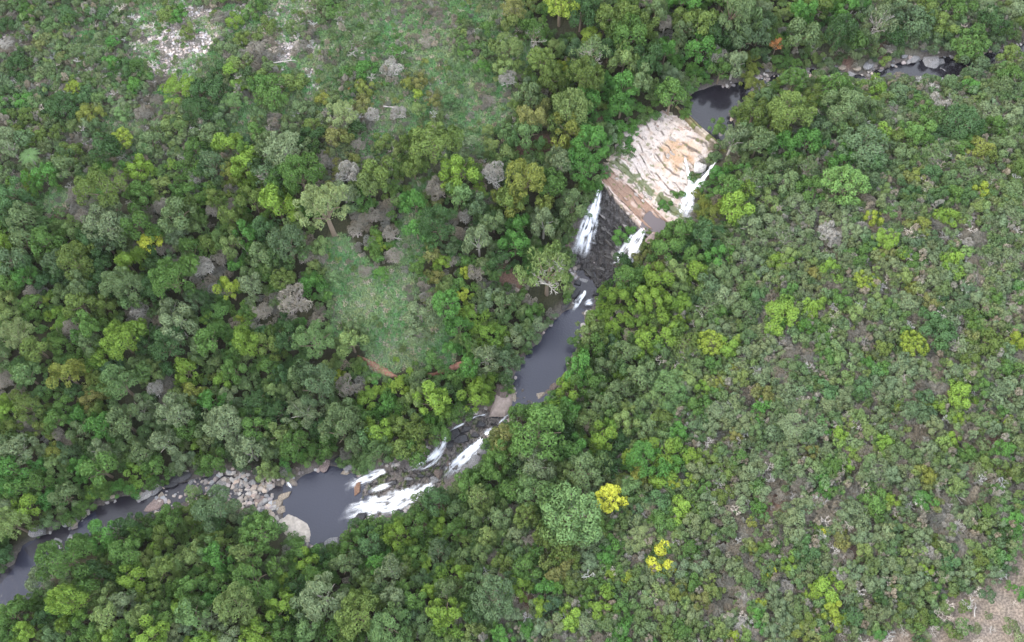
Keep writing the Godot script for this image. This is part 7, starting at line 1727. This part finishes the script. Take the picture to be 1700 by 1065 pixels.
func build_rocks() -> void:
	var rock := mat("rock", Color(1, 1, 1), 0.85, true, 0.3, 0.5)
	rock.albedo_texture = grain_soft
	var wet := mat("wet_rock", Color(1, 1, 1), 0.45, true, 0.5, 0.9)
	var bed := part("rock_shelf", bed_mesh(shelf_l, shelf_r, 150, 210, shelf_shape, shelf_color), rock)
	tag(bed, "pale pinkish shelf of layered rock below the weir", "rock shelf", "", "structure")
	# loose plates that lie along the bedding
	var plates := []
	for k in 5: plates.append(rock_mesh(20 + k, 12))
	for k in 46:
		var u := rng.randf_range(0.04, 0.96)
		var w := rng.randf_range(0.42, 0.97) if k % 4 else rng.randf_range(0.0, 0.33)
		if w < 0.3 and u > 0.6: u *= 0.6
		var p := on(shelf_l, shelf_r, u, w)
		var d := along(shelf_r, w) - along(shelf_l, w)
		var tone := Color(0.42, 0.365, 0.33) * rng.randf_range(0.8, 1.1)
		if w < 0.3: tone = Color(0.38, 0.28, 0.235) * rng.randf_range(0.85, 1.2)
		if Vector2((u - 0.62) / 0.2, (w - 0.76) / 0.16).length() < 1.0: tone = Color(0.42, 0.32, 0.23)
		var o := part("slab", plates[k % 5], mat("plate_%d" % (k % 7), tone, 0.85, true, 0.5, 0.9), bed)
		o.position = p + Vector3.UP * 0.02
		o.rotation = Vector3(rng.randf_range(-0.08, 0.08), atan2(-d.z, d.x) + rng.randf_range(-0.25, 0.25), rng.randf_range(-0.08, 0.08))
		o.scale = Vector3(rng.randf_range(0.7, 1.9), rng.randf_range(0.2, 0.42), rng.randf_range(0.3, 0.75))
	# the stepped face under the lip
	var face := part("rock_face", bed_mesh(cliff_l, cliff_r, 100, 120, face_shape, face_color), wet)
	tag(face, "dark wet face of layered rock between the two waterfalls", "rock face", "", "structure")
	for k in 34:
		var u := rng.randf_range(0.1, 0.95)
		var w := rng.randf_range(0.08, 0.97)
		var d := along(cliff_r, w) - along(cliff_l, w)
		var o := part("ledge", plates[k % 5], mat("ledge_%d" % (k % 4), Color(0.075, 0.068, 0.064) * [0.7, 1.0, 1.4, 2.6][k % 4], 0.5, true, 0.5, 0.9), face)
		o.position = on(cliff_l, cliff_r, u, w) + Vector3.UP * 0.1
		o.rotation = Vector3(rng.randf_range(-0.15, 0.15), atan2(-d.z, d.x) + rng.randf_range(-0.15, 0.15), rng.randf_range(-0.1, 0.1))
		o.scale = Vector3(rng.randf_range(0.8, 2.4), rng.randf_range(0.3, 0.7), rng.randf_range(0.35, 0.8))
	# the weir, in stone blocks
	var weir := Node3D.new()
	weir.name = "stone_weir"
	add_child(weir)
	tag(weir, "low stone weir of two straight walls holding back the dark pond", "weir")
	for seg in 2:
		var a: Vector3 = WEIR[seg]
		var b: Vector3 = WEIR[seg + 1]
		var d := (b - a).normalized()
		var s := Vector3(-d.z, 0, d.x)
		var n := int((b - a).length() / 1.1)
		for row in 3:
			for i in n:
				var p := a.lerp(b, float(i) / n)
				var e := a.lerp(b, (i + 0.96) / n)
				var wide: float = [0.62, 0.42, 0.5][row]
				var off: float = [-0.35, 0.28, 0.8][row] * (1.0 if seg == 1 else 1.15)
				var drop: float = [0.0, 0.12, 0.75][row]
				var q := []
				for k in [[p, -1], [e, -1], [e, 1], [p, 1]]: q.append(k[0] + s * (off * -1.0 + k[1] * wide * 0.5) - Vector3.UP * (drop + rng.randf() * 0.05))
				var tone := (Color(0.3, 0.25, 0.2) if seg == 1 else Color(0.15, 0.125, 0.065)) * rng.randf_range(0.75, 1.25)
				if rng.randf() < 0.2: tone = Color(0.12, 0.13, 0.05)
				part("stone_block", block(q, 0.05, 2.2 - drop, 0.08, tone), rock, weir)
	# single boulders
	var shapes := []
	for k in 7: shapes.append(rock_mesh(40 + k, 9 + k % 4))
	for b in BOULDERS:
		var m: StandardMaterial3D = mat("stone_" + b[6], ROCK[b[6]], 0.5 if b[6] == "dark" else 0.85, true, 0.6, 0.8)
		var o := part("boulder", shapes[rng.randi() % 7], m)
		var hgt: float = sqrt(b[3] * b[4]) * rng.randf_range(0.5, 0.75) * (0.6 if b[1] < -40.0 else 1.0)
		o.position = Vector3(b[1], hh(b[1], b[2]) + hgt * 0.25, b[2])
		if Geometry2D.is_point_in_polygon(Vector2(b[1], b[2]), flat_poly(shelf_l, shelf_r)): o.position.y += 1.3
		o.rotation = Vector3(rng.randf_range(-0.12, 0.12), deg_to_rad(-b[5]), rng.randf_range(-0.12, 0.12))
		o.scale = Vector3(b[3], hgt, b[4]) * (1.1 if b[2] < -55.0 else 1.35)
		tag(o, b[0], "boulder", "boulders along the river")
	pad("gravel_bar", BAR, Color(0.36, 0.315, 0.27), 0.35, "smooth tan gravel bar curving into the round pool")
	pad("rock_apron", PAD, Color(0.24, 0.19, 0.165), 0.5, "smooth brownish rock apron at the outlet of the long pool")
	for k in 2:
		var l: Array = DIRT[k]
		dirt_bank(l, ["bare red earth bank curving along the lower left of the clearing", "bare red earth bank at the lower right of the clearing"][k])

func pad(called: String, outline: Array, tone: Color, rise: float, label: String) -> void:
	var mid := Vector3.ZERO
	for p in outline: mid += p / outline.size()
	var v := PackedVector3Array()
	var c := PackedColorArray()
	var idx := PackedInt32Array()
	var n := 48
	var rings := 14
	for r in rings + 1:
		for i in n:
			var f := float(i) / n * outline.size()
			var a: Vector3 = outline[int(f) % outline.size()]
			var b: Vector3 = outline[(int(f) + 1) % outline.size()]
			var t := float(r) / rings
			var p := mid.lerp(a.lerp(b, f - int(f)), t * (1.0 + 0.05 * fine.get_noise_1d(i * 9.0)))
			p.y += rise * (1.0 - t * t * t * t) - t * t * t * t * 0.5 + 0.08 * fine.get_noise_2d(p.x * 12.0, p.z * 12.0)
			v.append(p)
			var k := 1.0 + 0.35 * fine.get_noise_2d(p.x * 10.0, p.z * 10.0)
			c.append(tone * k)
			if r < rings:
				var q := r * n + i
				var e := r * n + (i + 1) % n
				idx.append_array([q, e, q + n, e, e + n, q + n])
	tag(part(called, array_mesh(v, idx, c), mat("rock", Color(1, 1, 1))), label, "rock", "", "structure")

func dirt_bank(l: Array, label: String) -> void:
	var v := PackedVector3Array()
	var c := PackedColorArray()
	var idx := PackedInt32Array()
	var n := 40
	var m := 8
	for i in n + 1:
		var f := float(i) / n * (l.size() - 1)
		var k := mini(int(f), l.size() - 2)
		var p: Vector3 = l[k][0].lerp(l[k + 1][0], f - k)
		var w: float = lerpf(l[k][1], l[k + 1][1], f - k) * sqrt(sin(PI * clampf(float(i) / n, 0.03, 0.97)))
		var d: Vector3 = l[k + 1][0] - l[k][0]
		var s := Vector3(-d.z, 0, d.x).normalized()
		for j in m + 1:
			var t := float(j) / m * 2.0 - 1.0
			var q := p + s * t * w * (1.0 + 0.3 * fine.get_noise_2d(i * 7.0, j * 3.0))
			q.y = hh(q.x, q.z) + 0.5 * (1.0 - t * t) + 0.18 * fine.get_noise_2d(q.x * 14.0, q.z * 14.0)
			v.append(q)
			var g := 0.5 + 0.5 * fine.get_noise_2d(q.x * 16.0, q.z * 16.0)
			c.append(Color(0.19, 0.085, 0.058).lerp(Color(0.24, 0.15, 0.115), g * g))
			if i < n and j < m:
				var o := i * (m + 1) + j
				idx.append_array([o, o + 1, o + m + 1, o + 1, o + m + 2, o + m + 1])
	tag(part("dirt_bank", array_mesh(v, idx, c), mat("rock", Color(1, 1, 1))), label, "earth bank", "", "structure")

func open_view(x: float, z: float) -> bool:
	for c in OPEN:
		if Vector2(x - c.x, z - c.y).length() < c.z: return true
	return false

func build_plants() -> void:
	var near := {}   # plants by 8 m cell: [x, z, r, kind]
	var all := []
	for list in [TREES, SHRUBS, BARE]:
		for r in list: all.append([r[1], r[2], r[3], r[4], r[5]])
	for k in EXTRA:
		for p in EXTRA[k]: all.append([p.x, p.y, p.z, k, ""])
	for a in all:
		var key := Vector2i(floori(a[0] / 8.0), floori(a[1] / 8.0))
		if not near.has(key): near[key] = []
		near[key].append(a)
	for r in TREES: plant("forest_tree", r, "tree", "trees of the gorge forest")
	for r in SHRUBS: plant("shrub", r, "shrub", "shrubs between the trees")
	for r in BARE: plant("bare_tree", r, "bare tree", "leafless trees and scrub on the slopes")
	# the many smaller crowns that stand between them
	var leaf := mat("leaf_any", Color(1, 1, 1), 0.65, true, 0.0, 0.0, 0.45)
	var twiggy := mat("twig_any", Color(1, 1, 1), 0.85, true)
	var crown_at := [[], [], [], [], [], []]
	for k in EXTRA:
		for p in EXTRA[k]:
			crown_at[rng.randi() % 6].append([stand(p.x, hh(p.x, p.y) - 0.1, p.y, p.z, rng.randf_range(0.9, 1.1)), jitter(TINT[k], 0.12)])
	for i in 6: scatter("canopy_foliage", crowns["round"][i], leaf, crown_at[i], "small green crowns filling the forest canopy", "canopy")
	var low := [[], [], [], [], []]
	for a in all:
		if a[3] in ["pk", "wt", "yf", "or"] or a[4] in ["F", "D"]: continue
		for k in (3 if a[2] > 2.2 else 2):
			var g := rng.randf() * TAU
			var d: float = a[2] * rng.randf_range(0.7, 1.2)
			var p := Vector2(a[0] + cos(g) * d, a[1] + sin(g) * d)
			if cell(ge, p.x, p.y) < 1.2 or cell(m_clear, p.x, p.y) > 0.5 or open_view(p.x, p.y): continue
			var sz2: float = a[2] * rng.randf_range(0.3, 0.55)
			var tall := lerpf(2.1, 1.3, dryness(p.x, p.y)) * rng.randf_range(0.8, 1.15)
			low[rng.randi() % 5].append([stand(p.x, hh(p.x, p.y) - 0.1, p.y, sz2, tall), jitter(TINT[a[3]].lerp(TINT["mg"], rng.randf() * 0.5), 0.18)])
	var twig := [[], [], []]
	var stone := [[], [], []]
	var tuft := []
	var x := -150.0
	while x < 150.0:
		var z := -118.0
		while z < 92.0:
			var px := x + rng.randf_range(-0.8, 0.8)
			var pz := z + rng.randf_range(-0.8, 0.8)
			z += 1.4
			var e := cell(ge, px, pz)
			if e < 0.35: continue
			if open_view(px, pz): continue
			var clear := cell(m_clear, px, pz)
			var scree := cell(m_scree, px, pz)
			var bare := maxf(cell(m_tan, px, pz), cell(m_soil, px, pz))
			var best := 1e9
			var kind := "gg"
			var inside := 9.0
			var kx := floori(px / 8.0)
			var kz := floori(pz / 8.0)
			for i in [-1, 0, 1]:
				for j in [-1, 0, 1]:
					for a in near.get(Vector2i(kx + i, kz + j), []):
						var d := Vector2(a[0] - px, a[1] - pz).length()
						inside = minf(inside, d / a[2])
						d *= rng.randf_range(0.5, 1.6)
						if d < best:
							best = d
							kind = a[3]
			var dry := dryness(px, pz)
			if inside < lerpf(0.75, 0.45, dry): continue
			var y := hh(px, pz) - 0.15
			var q := rng.randf()
			if scree > 0.45:
				if q > 0.3 and q < 0.52: low[rng.randi() % 5].append([stand(px, y, pz, rng.randf_range(0.4, 0.95), 0.9), jitter(TINT[["ol", "gg", "mg"][rng.randi() % 3]], 0.2)])
				if q < 0.12: stone[rng.randi() % 3].append([stand(px, y + 0.1, pz, rng.randf_range(0.4, 0.8), rng.randf_range(0.4, 0.7)), jitter(Color(0.42, 0.37, 0.35), 0.25)])
				if q > 0.88: twig[rng.randi() % 3].append([stand(px, y - 0.6, pz, rng.randf_range(0.6, 1.1), 0.8), jitter(TINT["pk"], 0.2)])
				continue
			if bare > 0.5 and q < 0.8: continue
			if clear > 0.35 and q < (0.52 if pz < -28.0 else 0.8): continue
			if kind in ["yf", "or", "yl"]: kind = "lime" if q < 0.3 else "mg"
			if kind == "wt": kind = "pk"
			var size := rng.randf_range(0.7, 1.55) * (0.6 if clear > 0.2 else 1.0)
			if kind == "pk" or q < 0.04 + 0.22 * dry:
				twig[rng.randi() % 3].append([stand(px, y - 0.5 * size, pz, size * 1.1, 0.9), jitter(TINT["pk"] * 0.9, 0.25)])
			else:
				low[rng.randi() % 5].append([stand(px, y + (0.25 * dry - 0.3) * size, pz, size, rng.randf_range(0.75, 1.2)), jitter(TINT[kind].lerp(TINT["sage" if dry > 0.5 else "mg"], rng.randf() * (0.9 if dry > 0.5 else 0.6)), 0.18)])
		x += 1.4
	for i in 5: scatter("undergrowth", crowns["mini"][i], leaf, low[i], "low green shrubs and saplings covering the forest floor", "undergrowth")
	for i in 3: scatter("brushwood", crowns["twig"][i], twiggy, twig[i], "grey leafless brushwood between the shrubs", "brushwood")
	var limb := [[], [], []]
	for k in 6500:
		var px := rng.randf_range(-120.0, 135.0)
		var pz := rng.randf_range(-95.0, 85.0)
		if cell(ge, px, pz) < 2.5 or rng.randf() > dryness(px, pz) * 0.9 or cell(m_clear, px, pz) > 0.4: continue
		var lr := rng.randf_range(0.7, 1.6)
		limb[rng.randi() % 3].append([stand(px, hh(px, pz) + rng.randf_range(-0.1, 1.3), pz, lr, 0.8), jitter(Color(0.33, 0.305, 0.275), 0.3)])
	for i in 3: scatter("brushwood", crowns["fine_limbs"][i], twiggy, limb[i], "pale bare branches standing out of the dry scrub", "brushwood")
	var rk := mat("loose_stone", Color(1, 1, 1), 0.9, true)
	var river := [[], [], []]
	for k in 5200:
		var i := rng.randi() % sx.size()
		var a := rng.randf() * TAU
		var d := sr[i] * rng.randf_range(0.2, 1.25) + rng.randf() * 1.2
		var p := Vector2(sx[i] + cos(a) * d, sz[i] + sin(a) * d)
		var e := cell(ge, p.x, p.y)
		var rocky := se[i] < -1.0
		if e > 1.6 or e < (-3.5 if se[i] < -6.8 and p.x < -51.0 else -0.3) or (not rocky and rng.randf() < 0.6): continue
		if se[i] > 1.0 and se[i] < 12.5: continue
		if p.x < -62.0 and rng.randf() < 0.72: continue
		if e < -0.4 and p.x < -77.0: continue
		var tone: Color = [Color(0.25, 0.235, 0.225), Color(0.27, 0.235, 0.21), Color(0.16, 0.145, 0.14), Color(0.25, 0.21, 0.2)][rng.randi() % 4]
		river[rng.randi() % 3].append([stand(p.x, hh(p.x, p.y) + (0.35 if p.x < -51.0 and e < 0.0 else 0.05), p.y, rng.randf_range(0.25, 0.85), rng.randf_range(0.45, 0.8)), jitter(tone, 0.25)])
	for i in 3: scatter("rubble", rock_mesh(80 + i, 9), rk, river[i], "loose stones along the banks of the river", "river stones")
	var sxx := -150.0
	while sxx < 20.0:
		var szz := -118.0
		while szz < -40.0:
			var px := sxx + rng.randf_range(-0.3, 0.3)
			var pz := szz + rng.randf_range(-0.3, 0.3)
			szz += 0.6
			if cell(m_scree, px, pz) < 0.3 + 0.5 * rng.randf() + 0.5 * fine.get_noise_2d(px * 6.0, pz * 6.0): continue
			stone[rng.randi() % 3].append([stand(px, hh(px, pz) + 0.02, pz, rng.randf_range(0.12, 0.5), rng.randf_range(0.4, 0.8)), jitter(Color(0.29, 0.25, 0.235), 0.4)])
		sxx += 0.6
	for i in 3: scatter("rubble", rock_mesh(60 + i, 8), rk, stone[i], "loose pale stones of the scree slope", "scree")
	var scrub := [[], [], [], [], []]
	for k in 17000:
		var px := rng.randf_range(-120.0, 135.0)
		var pz := rng.randf_range(-100.0, 85.0)
		var dry := dryness(px, pz)
		if open_view(px, pz) or rng.randf() > dry * 0.95 or cell(ge, px, pz) < 2.0 or cell(m_scree, px, pz) > 0.5 or cell(m_tan, px, pz) > 0.4 or cell(m_soil, px, pz) > 0.6: continue
		if cell(m_clear, px, pz) > 0.4 and rng.randf() < 0.75: continue
		var lr := rng.randf_range(0.35, 0.85)
		var kd: String = ["sage", "gg", "sage", "pk", "pk", "lg"][rng.randi() % 6]
		scrub[rng.randi() % 5].append([stand(px, hh(px, pz) - 0.1 + rng.randf() * 0.3, pz, lr, rng.randf_range(1.0, 2.3)), jitter(TINT[kd] * 1.1, 0.25)])
	for i in 5: scatter("scrub", crowns["mini"][i], leaf, scrub[i], "fine grey-green scrub of the dry slopes", "scrub")
	# long grass of the clearings
	var gx := -150.0
	while gx < 150.0:
		var gz := -118.0
		while gz < 92.0:
			var px := gx + rng.randf_range(-0.3, 0.3)
			var pz := gz + rng.randf_range(-0.3, 0.3)
			gz += 0.62
			var k := cell(m_clear, px, pz)
			if k < 0.25 or cell(ge, px, pz) < 0.5: continue
			var n := wob.get_noise_2d(px * 5.0, pz * 5.0)
			var c := Color(0.09, 0.2, 0.07).lerp(Color(0.17, 0.22, 0.105), clampf(0.5 + n * 1.2, 0.0, 1.0))
			if rng.randf() < 0.12: c = Color(0.27, 0.24, 0.18)
			tuft.append([stand(px, hh(px, pz) - 0.05, pz, rng.randf_range(0.6, 1.25), rng.randf_range(0.6, 1.1)), jitter(c, 0.2)])
		gx += 0.62
	scatter("grass", grass_mesh(), mat("grass", Color(1, 1, 1), 0.7, true, 0.0, 0.0, 0.35), tuft, "long soft green grass of the clearings", "grass")

func grass_mesh() -> ArrayMesh:
	var r := RandomNumberGenerator.new()
	r.seed = 77
	var v := PackedVector3Array()
	var c := PackedColorArray()
	var idx := PackedInt32Array()
	for k in 22:
		var a := r.randf() * TAU
		var d := Vector3(cos(a), 0, sin(a))
		var s := Vector3(-d.z, 0, d.x) * 0.05
		var b := d * r.randf() * 0.35
		var h := r.randf_range(0.35, 0.7)
		var l := r.randf_range(0.2, 0.55)
		var o := v.size()
		var m := b + d * l * 0.4 + Vector3.UP * h
		var e := b + d * l + Vector3.UP * h * 0.75
		v.append_array([b - s, b + s, m - s * 0.8, m + s * 0.8, e])
		var g := r.randf_range(0.75, 1.25)
		for q in 5: c.append(Color(g, g, g))
		idx.append_array([o, o + 1, o + 2, o + 1, o + 3, o + 2, o + 2, o + 3, o + 4])
	return array_mesh(v, idx, c)

func build_small() -> void:
	# fallen trunks
	for l in LOGS:
		var a := Vector3(l[1], hh(l[1], l[2]) + 0.9, l[2])
		var b := Vector3(l[3], hh(l[3], l[4]) + 0.9, l[4])
		var v := PackedVector3Array()
		var idx := PackedInt32Array()
		var d := b - a
		var s := Vector3(-d.z, 0, d.x).normalized()
		var bend := s * d.length() * rng.randf_range(-0.06, 0.06)
		var m1 := a + d * 0.35 + bend
		var m2 := a + d * 0.7 + bend * 0.9
		var r: float = l[5]
		tube(v, idx, a, m1, r, r * 0.85, 7)
		tube(v, idx, m1, m2, r * 0.85, r * 0.65, 7)
		tube(v, idx, m2, b, r * 0.65, r * 0.3, 7)
		var o := part("fallen_log", array_mesh(v, idx), mat("log_wood", Color(0.42, 0.385, 0.35), 0.85, false, 1.0, 0.6))
		tag(o, l[0], "log", "fallen trunks and branches")
		for k in 3:
			var bv := PackedVector3Array()
			var bi := PackedInt32Array()
			var p := m1.lerp(b, rng.randf())
			var e := p + d * rng.randf_range(0.12, 0.25) + s * d.length() * rng.randf_range(0.08, 0.22) * (1.0 if k % 2 == 0 else -1.0) + Vector3.UP * rng.randf_range(0.0, 0.5)
			tube(bv, bi, p, e, r * 0.4, r * 0.15, 5)
			part("branch", array_mesh(bv, bi), mat("log_wood", Color(0.42, 0.385, 0.35)), o)
	# the palm
	var at := Vector2(-111.28, -35.76)
	var palm := Node3D.new()
	palm.name = "palm"
	add_child(palm)
	palm.position = Vector3(at.x, hh(at.x, at.y), at.y)
	tag(palm, "small grey-green palm with spread fronds near the left edge", "palm")
	var tv := PackedVector3Array()
	var ti := PackedInt32Array()
	tube(tv, ti, Vector3(0, -0.3, 0), Vector3(0.2, 4.0, 0.1), 0.2, 0.14, 8)
	part("trunk", array_mesh(tv, ti), mat("bark_pale", Color(0.26, 0.235, 0.21), 0.9), palm)
	for k in 13:
		var a := TAU * k / 13.0 + rng.randf() * 0.3
		var d := Vector3(cos(a), 0, sin(a))
		var s := Vector3(-d.z, 0, d.x)
		var v := PackedVector3Array()
		var idx := PackedInt32Array()
		var c := PackedColorArray()
		var top := Vector3(0.2, 4.0, 0.1)
		for i in 14:
			var t := (i + 1) / 14.0
			var p := top + d * 2.7 * t + Vector3.UP * (0.9 * t - 1.7 * t * t)
			for g in [-1, 1]:
				var e: Vector3 = p + s * g * 0.75 * sin(PI * (t * 0.85 + 0.12)) + d * 0.35 - Vector3.UP * 0.15
				var o := v.size()
				v.append_array([p - d * 0.06, p + d * 0.1, e])
				for q in 3: c.append(Color.WHITE)
				idx.append_array([o, o + 1, o + 2])
		part("frond", array_mesh(v, idx, c), leaf_mat("mint", 1), palm)
